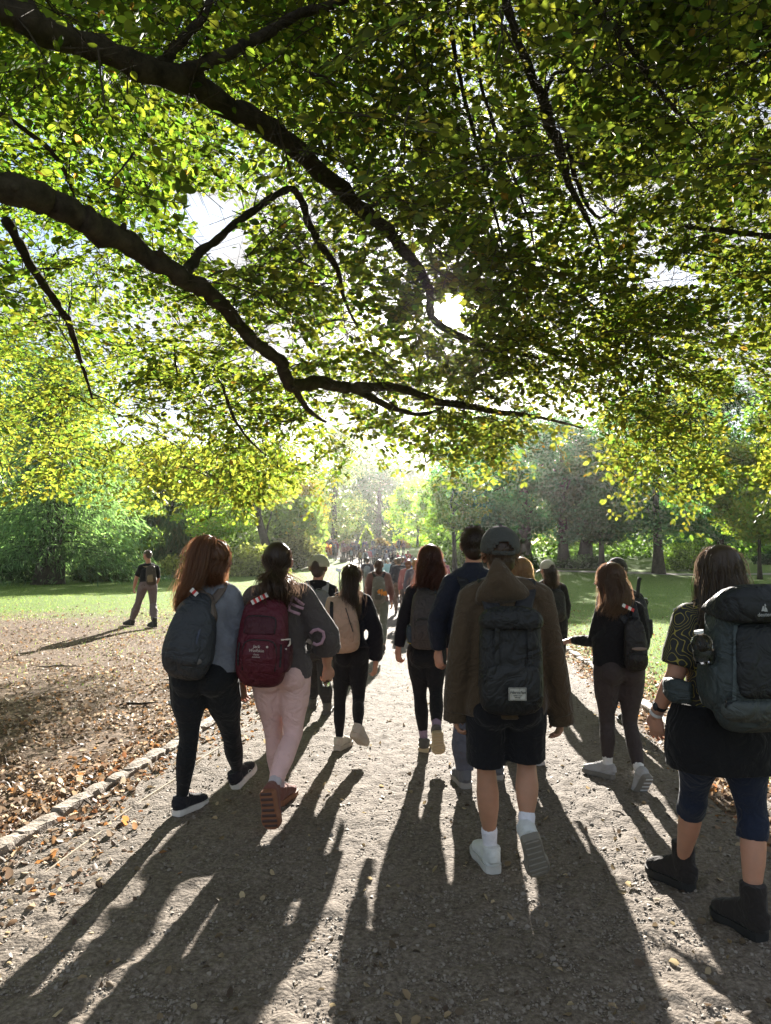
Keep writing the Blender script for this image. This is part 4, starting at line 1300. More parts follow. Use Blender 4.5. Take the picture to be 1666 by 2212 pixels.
def person(label, group, D, J, s, skin=SKIN, sex='f', top=None, bottom=None, yaw=0, tilt=0, build=1.0, hips=1.0, fine=True, wr=.010, head_r=1.0, torso_w=None, waist_w=None, hip_w=None, torso_d=1.0):
    """J: dict of joints (world). top/bottom: dicts describing the clothes. Returns the root Empty."""
    ft = (V3(J['ankL']) + V3(J['ankR'])) / 2
    loc = (ft.x, ft.y, H(ft.x, ft.y))
    root = thing('person', label, 'person', loc, group)
    N, C = V3(J['neck']), V3(J['head'])
    sl, sr, hl, hr = V3(J['shL']), V3(J['shR']), V3(J['hipL']), V3(J['hipR'])
    side = (sr - sl).normalized(); hs = (hr - hl).normalized()
    pel = (hl + hr) / 2; shm = (sl + sr) / 2
    sw = (sr - sl).length / 2; hw = (hr - hl).length / 2
    fem = sex == 'f'
    tw = torso_w or sw * .93; ww = waist_w or (sw * (.70 if fem else .82)) * build; hpw = hip_w or (hw + .085 * s * hips)
    dp = .105 * s * build * torso_d
    up = (shm - pel)
    def torso(g, e, lo=-.12, hi=1.05, waist=1.0, yoke=True, hem=1.0):
        st = [(-.16, hpw * .80, dp * .95), (-.04, hpw, dp * 1.12), (.12, hpw * .97, dp * 1.08), (.34, ww * waist, dp * .88), (.50, ww * waist * 1.03, dp * .92), (.70, tw, dp * 1.02), (.88, tw * .98, dp * .96), (1.0, tw * .72, dp * .74), (1.07, tw * .42, dp * .55)]
        pts = []; rad = []; sds = []
        ks = np.unique(np.concatenate([np.linspace(lo, hi, 12)]))
        for k in ks:
            rx = np.interp(k, [q[0] for q in st], [q[1] for q in st]); ry = np.interp(k, [q[0] for q in st], [q[2] for q in st])
            h_ = hem if k < .2 else 1
            pts.append(pel + up * float(k)); rad.append((rx * h_ + e, ry * h_ + e)); sds.append(tuple(hs.lerp(side, min(1, max(0, float(k))))))
        tube(g, pts, rad, 22, sides=sds, power=2.3)
        if yoke:
            nb = shm.lerp(N, .55)
            r = .052 * s * build + e
            tube(g, [sl, sl.lerp(nb, .55) + V3((0, 0, .012 * s)), nb, sr.lerp(nb, .55) + V3((0, 0, .012 * s)), sr], [(r * .95, r * .95), (r * 1.1, r), (r * 1.1, r * 1.05), (r * 1.1, r), (r * .95, r * .95)], 12)
    leg_pr = dict(th=[.090, .088, .078, .064, .056], ca=[.054, .056, .058, .050, .040, .034]) if fem else dict(th=[.088, .085, .074, .062, .055], ca=[.052, .057, .065, .054, .038, .032])
    lb = build * s
    def legs(g, e, to=1.0, calf_e=None, glute=True, flare=0.0):
        """to: 1 = mid thigh .. 2 = ankle"""
        for q in ('L', 'R'):
            h, k, a = V3(J['hip' + q]), V3(J['knee' + q]), V3(J['ank' + q])
            t1 = min(1, to); pr = [r * lb * (hips if i < 3 else 1) + e + flare * i for i, r in enumerate(leg_pr['th'])]
            if t1 < 1:
                m = max(2, int(round(len(pr) * t1))); pr = pr[:m]
            bone(g, h, h.lerp(k, t1), pr, side=hs, squash=1.05, end=to > 1)
            if to > 1:
                t2 = to - 1; pr = [r * lb + (calf_e if calf_e is not None else e) for r in leg_pr['ca']]
                if t2 < 1: pr = pr[:max(2, int(round(len(pr) * t2)))]
                bone(g, k, k.lerp(a, t2), pr, side=hs, bulge=(0, -.010 * s, 0), end=False)
            if glute:
                sgn = -1 if q == 'L' else 1
                r = .088 * lb * hips + e
                ellip(g, h.lerp(pel, .22) + V3((0, -.052 * s, -.005 * s)), (r, r * .92, r * 1.05), 16, 10)
    arm_pr = dict(u=[.052, .049, .044, .040], f=[.039, .040, .034, .026]) if fem else dict(u=[.056, .053, .048, .043], f=[.042, .043, .036, .028])
    def arms(g, e, to=2.0, only='LR', cuff=0.0):
        for q in only:
            a, b, c = V3(J['sh' + q]), V3(J['elb' + q]), V3(J['wri' + q])
            t1 = min(1, to); pr = [r * lb + e + cuff * i for i, r in enumerate(arm_pr['u'])]
            if t1 < 1: pr = pr[:max(2, int(round(len(pr) * t1)))]
            bone(g, a, a.lerp(b, t1), pr, end=to > 1)
            if to > 1:
                t2 = to - 1; pr = [r * lb + e + cuff * (i + 3) for i, r in enumerate(arm_pr['f'])]
                if t2 < 1: pr = pr[:max(2, int(round(len(pr) * t2)))]
                bone(g, b, b.lerp(c, t2), pr, end=False)
    # ---- skin
    hsz = s * head_r
    gc = Geo(); torso(gc, -.012); legs(gc, -.006, 2.0); arms(gc, 0, 2.0)
    bone(gc, N - V3((0, 0, .03)), C + V3((0, -.01, -.05 * s)), [.062 * s, .054 * s, .052 * s], n=4)
    for q in ('L', 'R'):
        a = V3(J['ank' + q]); tq = V3(J['toe' + q]); hq = V3(J['heel' + q])
        u_ = (a - hq.lerp(tq, .2)).normalized(); bone(gc, a, hq.lerp(tq, .45) + u_ * .050 * s, [.034 * s, .028 * s, .018 * s], n=4)
    coarse = voxel(gc, .013 if fine else .02, 3)
    parts = [coarse]
    gf = Geo()
    P, rot = head_geo(gf, C, yaw, hsz, tilt)
    bone(gf, N.lerp(C, .15), C + rot @ V3((0, -.02, -.05)) * hsz, [.056 * s, .053 * s, .053 * s], n=4)
    for q in 'LR':
        hd = J.get('hand' + q)
        if hd is None: continue
        sgn = 1 if q == 'L' else -1
        hand_geo(gf, J['wri' + q], V3(hd['d']), V3(hd['back']), s * .98, hd.get('curl', .5), hd.get('m', sgn))
        bone(gf, V3(J['wri' + q]).lerp(V3(J['elb' + q]), .25), V3(J['wri' + q]), [.029 * lb, .025 * lb], n=3)
    parts.append(voxel(gf, .0046 if fine else .010, 2))
    put('body', join_meshes(parts), fabric(skin, 'skin'), root)
    if fine: eyes(P, rot, hsz, root)
    F_ = Fig(); F_.root = root; F_.J = J; F_.s = s; F_.P = P; F_.rot = rot; F_.N = N; F_.C = C; F_.pel = pel; F_.shm = shm; F_.side = side; F_.dp = dp; F_.up = up; F_.hs = hs; F_.hsz = hsz; F_.sw = sw
    vx = .011 if fine else .02
    if bottom:
        g = Geo(); e = bottom.get('e', .004)
        torso(g, e + .002, -.13, bottom.get('top', .26), yoke=False)
        legs(g, e, bottom.get('to', 1.97), bottom.get('ce'), flare=bottom.get('flare', 0))
        if bottom.get('skirt'):
            k = bottom['skirt']; tube(g, [pel + up * .3, pel, pel - V3((0, 0, k * .5)), pel - V3((0, 0, k))], [(ww + e, dp + e), (hpw + e, dp * 1.25 + e), (hpw + e + .02, dp * 1.35 + e), (hpw + e + .015, dp * 1.35 + e)], 22, side=hs)
        F_.bottom = put(bottom['name'], voxel(g, vx, 2, bottom.get('wr', .004), bottom.get('ws', 9), int(D * 10)), bottom['mat'], root)
    if top:
        g = Geo(); e = top.get('e', .014)
        torso(g, e, top.get('hem', .02), 1.07, top.get('waist', 1.12), hem=top.get('flare', 1.0))
        arms(g, top.get('se', e * .8), top.get('sleeve', 1.93), cuff=top.get('cuff', 0))
        if top.get('collar'):
            tube(g, [N - V3((0, 0, .03 * s)), N + V3((0, -.005, top['collar'] * s))], [(.078 * s, .078 * s), (.066 * s, .068 * s)], 16)
        if top.get('extra'): top['extra'](g, F_)
        F_.top = put(top['name'], voxel(g, vx, 2, top.get('wr', wr), top.get('ws', 7), int(D * 7)), top['mat'], root)
    return F_
# ================================================================ THE WALKERS NEAR THE CAMERA
def Z1(x, y): return 298.3 + x * .34324, 1111.8 + y * .34324
def Z2(x, y): return 813.5 + x * .38013, 1111.8 + y * .38013
def Z3(x, y): return 1166 + x * .44132, 1138.9 + y * .44132
def Z4(x, y): return x * .32552, 976.2 + y * .32552
def pts(Z, D, rows):
    out = {}
    for k, v in rows.items():
        x, y = v[0], v[1]; dy = v[2] if len(v) > 2 else 0
        px, py = Z(x, y); out[k] = at(px, py, D + dy)
    return out
def planted(Z, x, y, ang, ln=.27):
    """heel on the ground where it is seen; ang degrees to the right of straight ahead"""
    px, py = Z(x, y); h = gnd(px, py); h.z = H(h.x, h.y) + .016
    t = h + V3((math.sin(R(ang)) * ln, math.cos(R(ang)) * ln, 0)); t.z = H(t.x, t.y) + .016
    return h, t
UPZ = V3((0, 0, 1))

def smooth_loft(g, pts_, rad, side, power=2.8, seg=24, n=4):
    rows = [tuple(p) + (r[0], r[1]) for p, r in zip(pts_, rad)]
    S = spline(rows, n)
    tube(g, [s[:3] for s in S], [(max(.002, s[3]), max(.002, s[4])) for s in S], seg, side=side, power=power)

def backpack(fig, label, bot, top, w, dep, mats, prof=None, straps=True, strap_w=.026, strap_mat=None, pocket=None, lid=None, sides=None, wr=.006, group='backpacks of the walkers', loops=True, zips=True, gap=.0, fine=True, name='backpack'):
    """bot, top: middle of the pack's back panel; w, dep: half width, depth"""
    bot, top = V3(bot), V3(top)
    if bot.y < 9:            # the pack's outer face, nearer the viewer than its back panel, is what was measured
        k_ = (bot.y - dep * .8) / bot.y; w = w * k_
        for p_ in (bot, top): p_.z = CAM_Z + (p_.z - CAM_Z) * k_
    ax = (top - bot); L = ax.length; ax.normalize()
    sd = V3(fig.side); sd = (sd - ax * ax.dot(sd)).normalized(); out = sd.cross(ax) * 1.0
    if out.y > 0: out = -out
    root = thing(name, label, 'backpack', tuple(bot), group)
    prof = prof or [(0, .72, .55), (.04, .92, .85), (.18, 1.0, 1.0), (.45, .98, .98), (.70, .92, .82), (.88, .82, .62), (.97, .60, .38), (1.0, .30, .16)]
    g = Geo()
    smooth_loft(g, [bot + ax * L * t + out * (dep * dd * .5 + gap) for t, a, dd in prof], [(w * a, dep * dd * .5) for t, a, dd in prof], sd, 3.0)
    put('main_bag', voxel(g, .009 if fine else .016, 2, wr, 12, int(L * 1000)), mats[0], root)
    def surf(t, x=0.0):
        dd = np.interp(t, [p[0] for p in prof], [p[2] for p in prof]); aa = np.interp(t, [p[0] for p in prof], [p[1] for p in prof])
        k = (1 - abs(x / (aa * w)) ** 3) ** (1 / 3) if abs(x) < aa * w else 0
        return bot + ax * L * t + sd * x + out * (dep * dd * .5 * (1 + k) + gap)
    fig.surf = surf; fr = (sd, ax, out)
    if pocket:
        for (t0, t1, wf, pd, mi, x0) in pocket:
            g = Geo(); rows = [(t0, .7, .3), (t0 + (t1 - t0) * .08, .95, .8), (t0 + (t1 - t0) * .5, 1, 1), (t0 + (t1 - t0) * .9, .92, .8), (t1, .7, .3)]
            smooth_loft(g, [surf(t, x0) + out * (-.01 + pd * dd * .2) for t, a, dd in rows], [(w * wf * a, pd * dd * .8) for t, a, dd in rows], sd, 3.2)
            put('front_pocket', voxel(g, .008, 2, .004, 14, 3), mats[mi], root)
            if zips:
                g = Geo(); zz = [surf(t0 + (t1 - t0) * .1, x0 - w * wf * .93), surf(t0 + (t1 - t0) * .75, x0 - w * wf * .93), surf(t0 + (t1 - t0) * .93, x0 - w * wf * .6), surf(t0 + (t1 - t0) * .95, x0), surf(t0 + (t1 - t0) * .93, x0 + w * wf * .6), surf(t0 + (t1 - t0) * .75, x0 + w * wf * .93), surf(t0 + (t1 - t0) * .1, x0 + w * wf * .93)]
                zz = [z + out * pd * .55 for z in zz]
                tube(g, [s for s in spline([tuple(z) for z in zz], 5)], [.0035] * (6 * 5 + 1), 6); put('zip', g, fabric((.02, .02, .02), 'rubber'), root)
    if lid:
        (t0, ext, ld, mi) = lid
        g = Geo(); smooth_loft(g, [bot + ax * L * (t0) + out * dep * .55, bot + ax * L * (t0 + .05) + out * dep * .56, bot + ax * L * (t0 + .13) + out * dep * .52, bot + ax * L * (t0 + .20) + out * dep * .45], [(w * ext * .97, dep * .5), (w * ext, dep * ld), (w * ext * .96, dep * ld * .95), (w * ext * .6, dep * .3)], sd, 3.0)
        put('lid', voxel(g, .009, 2, .006, 14, 5), mats[mi], root)
    if sides:
        for sg, t0, t1, mi in sides:
            g = Geo(); smooth_loft(g, [bot + ax * L * t + sd * sg * w * .93 + out * dep * .45 for t in np.linspace(t0, t1, 4)], [(.020, dep * .30), (.034, dep * .38), (.034, dep * .38), (.030, dep * .36)], sd, 3)
            put('side_pocket', voxel(g, .008, 2, .004, 15, 6), mats[mi], root)
    sm = strap_mat or fabric((.015, .015, .017), 'nylon')
    if straps:
        J = fig.J; s = fig.s
        for q, sg in (('L', -1), ('R', 1)):
            sh = V3(J['sh' + q]); N = V3(J['neck'])
            inner = sh.lerp(fig.shm, .42)
            r = .066 * s
            a0 = bot + ax * L * .90 + sd * sg * w * .38 + out * .01
            path = [a0, inner + V3((0, -r * 1.0, r * .75)), inner + V3((0, -.01, r * 1.42)), inner + V3((0, r * 1.15, r * .55)), sh.lerp(fig.pel, .25) + V3((0, fig.dp * 1.25, 0)), sh.lerp(fig.pel, .55) + V3((sg * .02, fig.dp * 1.05, 0)), bot + ax * L * .16 + sd * sg * (w * .8) + V3((0, .02, 0))]
            g = Geo(); S = spline([tuple(p) for p in path], 6)
            sds = []
            for i in range(len(S)): sds.append(tuple(sd))
            rr = [(strap_w if i < len(S) * .72 else strap_w * .5, .006) for i in range(len(S))]
            tube(g, S, rr, 10, sides=sds); put('shoulder_strap', g, sm, root)
    if loops:
        g = Geo(); c = bot + ax * L * .97 + out * dep * .12
        tube(g, [c - sd * .035, c - sd * .03 + ax * .028, c + ax * .036, c + sd * .03 + ax * .028, c + sd * .035], [(.009, .003)] * 5, 8, side=tuple(out)); put('haul_loop', g, sm, root)
    return root, surf, fr

def ribbon(parent, pts_, wd, mat, side, name='strap', th=.002):
    g = Geo(); tube(g, pts_, [(wd / 2, th)] * len(pts_), 8, side=side, power=4); return put(name, g, mat, parent, False)

def text(parent, body, loc, x, y, size, mat, name='lettering', shear=0, align='CENTER'):
    """flat print: x, y = the directions of the line and of the letters' height"""
    cu = bpy.data.curves.new(name, 'FONT'); cu.body = body; cu.size = size; cu.align_x = align; cu.align_y = 'CENTER'; cu.extrude = .0006; cu.shear = shear
    tmp = bpy.data.objects.new('t', cu); COL.objects.link(tmp)
    me = bpy.data.meshes.new_from_object(tmp.evaluated_get(bpy.context.evaluated_depsgraph_get())); bpy.data.objects.remove(tmp)
    me.materials.clear(); me.materials.append(mat)
    o = bpy.data.objects.new(name, me); COL.objects.link(o); o.parent = parent
    x, y = V3(x).normalized(), V3(y).normalized(); z = x.cross(y)
    m_ = Matrix(((x.x, y.x, z.x), (x.y, y.y, z.y), (x.z, y.z, z.z))).to_4x4()
    o.matrix_local = Matrix.Translation(V3(loc) - parent.location) @ m_
    return o

def cap(root, P, rot, s, mat, yaw_brim=0.0, opening=True, tilt=0.0):
    """baseball cap: panelled dome with a gap over the strap at the back, curved peak in front"""
    rt = rot @ Matrix.Rotation(tilt, 3, 'X')
    c = P(0, -.010, .042); rx, ry, rz = .088 * s, .106 * s, .098 * s
    g = Geo(); V = []; Fc = []; nt, npn = 12, 48
    for i in range(nt + 1):
        th = (math.pi * .56) * i / nt
        for k in range(npn):
            a = 2 * math.pi * k / npn
            seam = 1 - .012 * (math.cos(a * 6) > .93)
            V.append(c + rt @ V3((rx * math.sin(th) * math.sin(a) * seam, ry * math.sin(th) * math.cos(a) * seam, rz * math.cos(th))))
    for i in range(nt):
        for k in range(npn):
            a = 2 * math.pi * (k + .5) / npn; th = (math.pi * .56) * (i + .5) / nt
            if opening:
                da = abs(((a - math.pi + math.pi) % (2 * math.pi)) - math.pi)
                if (da / .55) ** 2 + ((th - 1.72) / .52) ** 2 < 1 and th < 1.66: continue
            p = i * npn + k; q = i * npn + (k + 1) % npn; Fc.append((p, q, q + npn, p + npn))
    g.add(V, Fc); me = g.mesh('cap'); hat = put('cap', me, mat, root)
    so = hat.modifiers.new('thickness', 'SOLIDIFY'); so.thickness = .003
    ellip(g := Geo(), c + rt @ V3((0, 0, rz)), (.009 * s, .009 * s, .006 * s), 10, 6); put('button', g, mat, hat)
    # peak
    g = Geo(); V = []; Fc = []; n = 15
    for lay in (0, 1):
        for j in range(6):
            for i in range(n):
                a = (i / (n - 1) - .5) * 2.3; ext = .075 * s * j / 5 * math.cos(a * .68) ** .5
                x = math.sin(a) * rx * (1 + .02) ; yy = math.cos(a) * ry * 1.0 + ext
                V.append(c + rt @ V3((x * (1 + .06 * j / 5), yy, -.020 * s - (math.sin(a) ** 2) * .022 * s - .02 * s * (j / 5) ** 2 - lay * .004)))
    for lay in (0, 1):
        for j in range(5):
            for i in range(n - 1):
                a = lay * 6 * n + j * n + i; f = (a, a + 1, a + n + 1, a + n); Fc.append(f if lay == 0 else f[::-1])
    g.add(V, Fc); put('peak', g, mat, hat)
    if opening:
        g = Geo(); PP = [c + rt @ V3((rx * 1.0 * math.sin(a) * math.sin(1.69), ry * 1.01 * math.cos(a) * math.sin(1.69), rz * math.cos(1.69))) for a in np.linspace(math.pi - .6, math.pi + .6, 9)]
        tube(g, PP, [(.010 * s, .003)] * 9, 8, side=tuple(rt @ V3((0, 0, 1)))); put('cap_strap', g, mat, hat)
    return hat

def sock(root, a, b, r, mat, name='sock'):
    g = Geo(); bone(g, a, b, [r, r * .93, r * .86, r * .9], n=6); put(name, voxel(g, .006, 2, .002, 20, 1), mat, root)

BLACK = (.013, .013, .015); NEAR = 'walkers on the gravel path, seen from behind'
PG = 'backpacks of the walkers'
black_knit = fabric(BLACK, 'cloth')

# ---------------------------------------------------------------- 1 ponytail, grey sweatshirt
D = 4.45
J = pts(Z1, D, dict(head=(500, 285), neck=(485, 450), shL=(385, 525), shR=(585, 515), elbL=(345, 740, .08), wriL=(390, 880, .28), elbR=(635, 710, .05), wriR=(575, 790, .26),
     hipL=(320, 1015), hipR=(505, 1005), kneeL=(322, 1400, .06), ankL=(285, 1775, .02), kneeR=(592, 1400, .30), ankR=(635, 1640, .60)))
J['heelL'], J['toeL'] = planted(Z1, 235, 1915, 28, .27)
J['heelR'] = at(*Z1(612, 1728), D + .53); J['toeR'] = at(*Z1(728, 1600), D + .74)
J['ankL'] = J['heelL'].lerp(J['toeL'], .2) + V3((0, 0, .10)); J['ankR'] = J['heelR'].lerp(J['toeR'], .18) + V3((-.01, 0, .10))
J['handL'] = dict(d=(.3, .9, -.3), back=(-1, 0, .2)); J['handR'] = dict(d=(-.7, .7, -.1), back=(.6, .2, .6), m=-1)
f1 = person('woman with auburn ponytail, grey sweatshirt and black leggings, leftmost near walker', NEAR, D, J, 1.02, build=1.05, hips=1.22, hip_w=.215, waist_w=.165, yaw=R(-22),
    top=dict(name='sweatshirt', e=.018, mat=fabric((.17, .18, .21), 'knit'), hem=.10, waist=1.14, sleeve=1.9, se=.016, wr=.012),
    bottom=dict(name='leggings', e=.003, mat=fabric((.012, .013, .015), 'cloth'), to=1.97, ce=.002, wr=.002))
AUB = (.10, .046, .021)
hair(f1.root, f1.C, R(-10), 1.0, 'long', AUB, 1300, length=.15, seed=1, spread=.72, puff=.92)
hair(f1.root, f1.C, R(8), .98, 'tail', AUB, 1500, tie=(-.030, -.050, .118), tail=[(-.058, -.085, .130), (-.085, -.11, .04), (-.11, -.13, -.10), (-.165, -.15, -.22), (-.215, -.13, -.31)], seed=2, spread=1.5, name='ponytail')
for q in 'LR': shoe(f1.root, J['heel' + q], J['toe' + q], UPZ if q == 'L' else V3((-.2, -.15, 1)), 1.0, fabric((.02, .02, .024), 'cloth'), fabric((.55, .53, .50), 'rubber'), accent=fabric((.5, .3, .22), 'rubber') if q == 'L' else None)
g = Geo(); c = J['heelR'].lerp(J['toeR'], .5) + V3((.045, -.03, .06)); tube(g, [c + V3((.012 * math.cos(a), -.004, .014 * math.sin(a))) for a in np.linspace(0, 6.0, 12)], [.0022] * 12, 5)
put('shoe_emblem', g, fabric((.6, .6, .58), 'plain'), f1.root)
m_char = fabric((.028, .032, .038), 'nylon'); m_taupe = fabric((.10, .078, .065), 'nylon')
bp, surf, fr = backpack(f1, 'slouchy charcoal daypack with taupe top panel on the auburn-haired woman', at(*Z1(330, 985), D - .10), at(*Z1(410, 515), D - .12), .150, .21, (m_char, m_taupe, fabric((.05, .05, .052), 'nylon')),
    prof=[(0, .60, .50), (.05, .90, .85), (.22, 1.04, 1.05), (.5, .98, 1.0), (.74, .82, .80), (.90, .60, .55), (.98, .42, .3), (1.0, .25, .15)], strap_mat=m_taupe)
g = Geo(); smooth_loft(g, [surf(t) - fr[2] * .09 for t in (.72, .80, .92, .985)], [(.128, .086), (.118, .080), (.080, .06), (.05, .03)], fr[0]); put('top_panel', voxel(g, .009, 2, .006, 12, 4), m_taupe, bp)
g = Geo(); smooth_loft(g, [surf(.12, -.01) - fr[2] * .02, surf(.2, -.01) - fr[2] * .01, surf(.45, .0) - fr[2] * .015, surf(.62, .01) - fr[2] * .02], [(.085, .015), (.10, .03), (.09, .03), (.06, .015)], fr[0]); put('front_pocket', voxel(g, .008, 2, .004, 12, 4), m_char, bp)
ribbon(bp, [surf(.66, .06), surf(.5, .062) + fr[2] * .012, surf(.35, .06) + fr[2] * .012], .012, fabric((.05, .06, .09), 'nylon'), fr[0], 'compression_strap')
g = Geo(); ellip(g, surf(.20, .085) + fr[2] * .002, (.024, .006, .018)); put('emblem', g, fabric((.09, .085, .08), 'rubber'), bp)
RW = [fabric((.55, .53, .5), 'plain'), fabric((.40, .03, .03), 'plain')]
def race_tag(name, label, a, b, w, out, n=5):
    """red and white striped paper tag, folded over a strap"""
    a, b, out = V3(a), V3(b), V3(out); root = thing(name, label, 'tag', tuple(a), 'red and white striped paper tags on the packs')
    d = (b - a).normalized(); sd = d.cross(out).normalized(); L = (b - a).length
    for i in range(n):
        g = Geo(); p0 = a + d * L * i / n; p1 = a + d * L * (i + 1) / n
        tube(g, [p0, p0.lerp(p1, .5) + out * .002, p1], [(w / 2, .0012)] * 3, 8, side=sd, power=5); put('stripe', g, RW[0 if i == 0 else i % 2], root, False)
race_tag('paper_tag', 'striped paper tag looped at the top of the charcoal daypack', at(*Z1(335, 470), D - .26), at(*Z1(372, 505), D - .28), .028, (0, -1, .2), 3)

# ---------------------------------------------------------------- 2 pink leggings
D = 4.62
J = pts(Z1, D, dict(head=(882, 305), neck=(882, 440), shL=(745, 530), shR=(1025, 515), elbL=(628, 790, -.02), wriL=(655, 1050, .06), elbR=(1180, 770, .0), wriR=(1192, 955, .16),
     hipL=(812, 1000), hipR=(985, 1000), kneeL=(855, 1375, .12), kneeR=(975, 1385, .0)))
J['heelL'], J['toeL'] = planted(Z1, 872, 1855, 16, .26); J['ankL'] = J['heelL'].lerp(J['toeL'], .18) + V3((0, 0, .10))
J['heelR'] = at(*Z1(805, 1745), D - .42); J['toeR'] = at(*Z1(838, 1985), D - .40)
upR = V3((.18, .95, .20)); J['ankR'] = J['heelR'].lerp(J['toeR'], .14) + upR.normalized() * .10
J['handL'] = dict(d=(.02, .12, -1), back=(-.55, -.8, 0), curl=.45); J['handR'] = dict(d=(.0, .15, -1), back=(.5, -.85, 0), curl=.95)
m_grey = fabric((.070, .058, .056), 'knit'); m_pink = fabric((.62, .41, .39), 'cloth'); m_let = fabric((.33, .20, .24), 'cloth')
f2 = person('woman in pink leggings and oversized charcoal sweatshirt with outlined letters, hair tied low', NEAR, D, J, 1.02, build=1.06, hips=1.10, hip_w=.180, yaw=R(-6), head_r=1.05,
    top=dict(name='sweatshirt', e=.028, mat=m_grey, hem=-.06, waist=1.34, sleeve=1.38, se=.040, cuff=.005, wr=.020, ws=5, collar=.02),
    bottom=dict(name='leggings', e=.002, mat=m_pink, to=1.86, ce=.001, wr=.002))
hair(f2.root, f2.C, R(-4), 1.09, 'tail', (.040, .024, .015), 1500, tie=(0, -.105, -.045), tail=[(.0, -.14, -.09), (.02, -.16, -.15), (.03, -.155, -.23), (.035, -.14, -.30)], seed=4, spread=2.1)
g = Geo()
for q in 'LR':
    pass
for c_, rad_ in ((V3(J['elbL']) + V3((.0, 0, -.06)), .062), (V3(J['elbR']) + V3((.012, 0, -.05)), .066)):
    tube(g, [c_ + V3((0, 0, .045)), c_, c_ + V3((0, .01, -.03))], [rad_ * .95, rad_ * 1.08, rad_ * .8], 14)
put('rolled_sleeve', voxel(g, .009, 2, .012, 9, 3), m_grey, f2.root)
# outlined letters sewn on the sweatshirt
def outline_letter(root, pl, w, mat, name='letter'):
    g = Geo(); n = len(pl); sds = [tuple((pl[min(i + 1, n - 1)] - pl[max(i - 1, 0)]).cross(V3((0, -1, 0)))) for i in range(n)]
    tube(g, pl, [(w / 2, .004)] * n, 8, sides=sds, power=3); put(name, g, mat, root)
def Lp(rows, dy): return [at(*Z1(x, y), D + dy) for x, y in rows]
outline_letter(f2.root, Lp([(1045, 570), (1010, 545), (975, 515), (955, 560), (950, 600), (985, 615), (1020, 628)], -.165), .020, m_let)
outline_letter(f2.root, Lp([(962, 560), (995, 575), (1042, 592)], -.17), .018, m_let)
outline_letter(f2.root, Lp([(1085, 748), (1105, 728), (1135, 722), (1165, 738), (1172, 770), (1155, 808), (1125, 820), (1100, 808)], -.115), .021, m_let)
outline_letter(f2.root, Lp([(640, 600), (665, 590), (692, 570)], -.115), .018, m_let); outline_letter(f2.root, Lp([(655, 565), (668, 590), (655, 625)], -.115), .018, m_let)
for q in 'LR':
    u = UPZ if q == 'L' else upR
    shoe(f2.root, J['heel' + q], J['toe' + q], u, 1.04, fabric((.16, .07, .055), 'cloth'), fabric((.20, .085, .045), 'rubber'), accent=fabric((.06, .035, .03), 'rubber'))
sock(f2.root, V3(J['kneeR']).lerp(V3(J['ankR']), .66), J['ankR'], .045, fabric((.42, .38, .40), 'knit')); sock(f2.root, V3(J['kneeL']).lerp(V3(J['ankL']), .78), J['ankL'], .043, fabric((.42, .32, .33), 'knit'))
m_wine = fabric((.070, .008, .016), 'nylon'); m_wine2 = fabric((.045, .007, .013), 'nylon')
bp, surf, fr = backpack(f2, 'dark wine-red rucksack with front pocket and small print on the woman in pink leggings', at(*Z1(795, 1030), D - .13), at(*Z1(822, 535), D - .13), .165, .23, (m_wine, m_wine2),
    pocket=[(.06, .52, .66, .030, 0, 0.0), (.55, .80, .62, .026, 1, -.01)], sides=[(1, .08, .42, 1)], strap_w=.034)
mw = fabric((.45, .40, .36), 'plain')
for k, (tx, dz, sz) in enumerate((('Jack', 0.030, .026), ('Wolfskin', .006, .025), ('classic', -.016, .014), ('outdoor', -.030, .014))):
    text(bp, tx, surf(.36, -.01) + fr[2] * .052 + fr[1] * dz, fr[0], fr[1], sz, mw, shear=.15)
g = Geo(); ellip(g, surf(.36, .052) + fr[2] * .050 + fr[1] * .03, (.007, .002, .007)); put('print_mark', g, mw, bp)
for sg in (-1, 1): ribbon(bp, [surf(.45, sg * .125) + fr[2] * .015, surf(.30, sg * .128) + fr[2] * .02, surf(.16, sg * .125) + fr[2] * .012], .011, fabric(BLACK, 'nylon'), fr[0], 'compression_strap')
g = Geo(); tube(g, [surf(.50, .12), surf(.50, .165) + fr[2] * .02, surf(.44, .168) + fr[2] * .03, surf(.38, .15) + fr[2] * .02], [.006] * 4, 8); put('pole_loop', g, fabric((.5, .42, .36), 'rubber'), bp)
race_tag('paper_tag', 'red and white striped paper tag on the shoulder strap of the wine-red rucksack', at(*Z1(715, 555), D - .30), at(*Z1(815, 503), D - .27), .030, (0, -1, .25), 7)
def wristband(label, J, q, r, col, d=.06, w=.018, num=None):
    a = V3(J['wri' + q]); u = (V3(J['elb' + q]) - a).normalized(); c = a + u * d
    t = thing('wristband', label, 'wristband', tuple(c), 'paper wristbands of the walkers')
    g = Geo(); s_, t_, _ = frame(u)
    V = []; Fc = []; n = 24
    for i in range(n):
        an = 2 * math.pi * i / n; o_ = (s_ * math.cos(an) + t_ * math.sin(an)) * r
        V += [c + o_ - u * w / 2, c + o_ + u * w / 2, c + o_ * 1.06 + u * w / 2, c + o_ * 1.06 - u * w / 2]
    for i in range(n):
        a0 = i * 4; b0 = ((i + 1) % n) * 4
        for k in range(4): Fc.append((a0 + k, b0 + k, b0 + (k + 1) % 4, a0 + (k + 1) % 4))
    g.add(V, Fc); put('band', g, fabric(col, 'plain'), t, False)
    if num: text(t, num, c + V3((0, -r * 1.09, 0)), (1, 0, 0), u, .017, fabric((.03, .03, .03), 'plain'))
wristband('white paper wristband printed 20 on the left wrist of the woman in pink leggings', J, 'L', .031, (.7, .68, .66), .02, .030, '20')
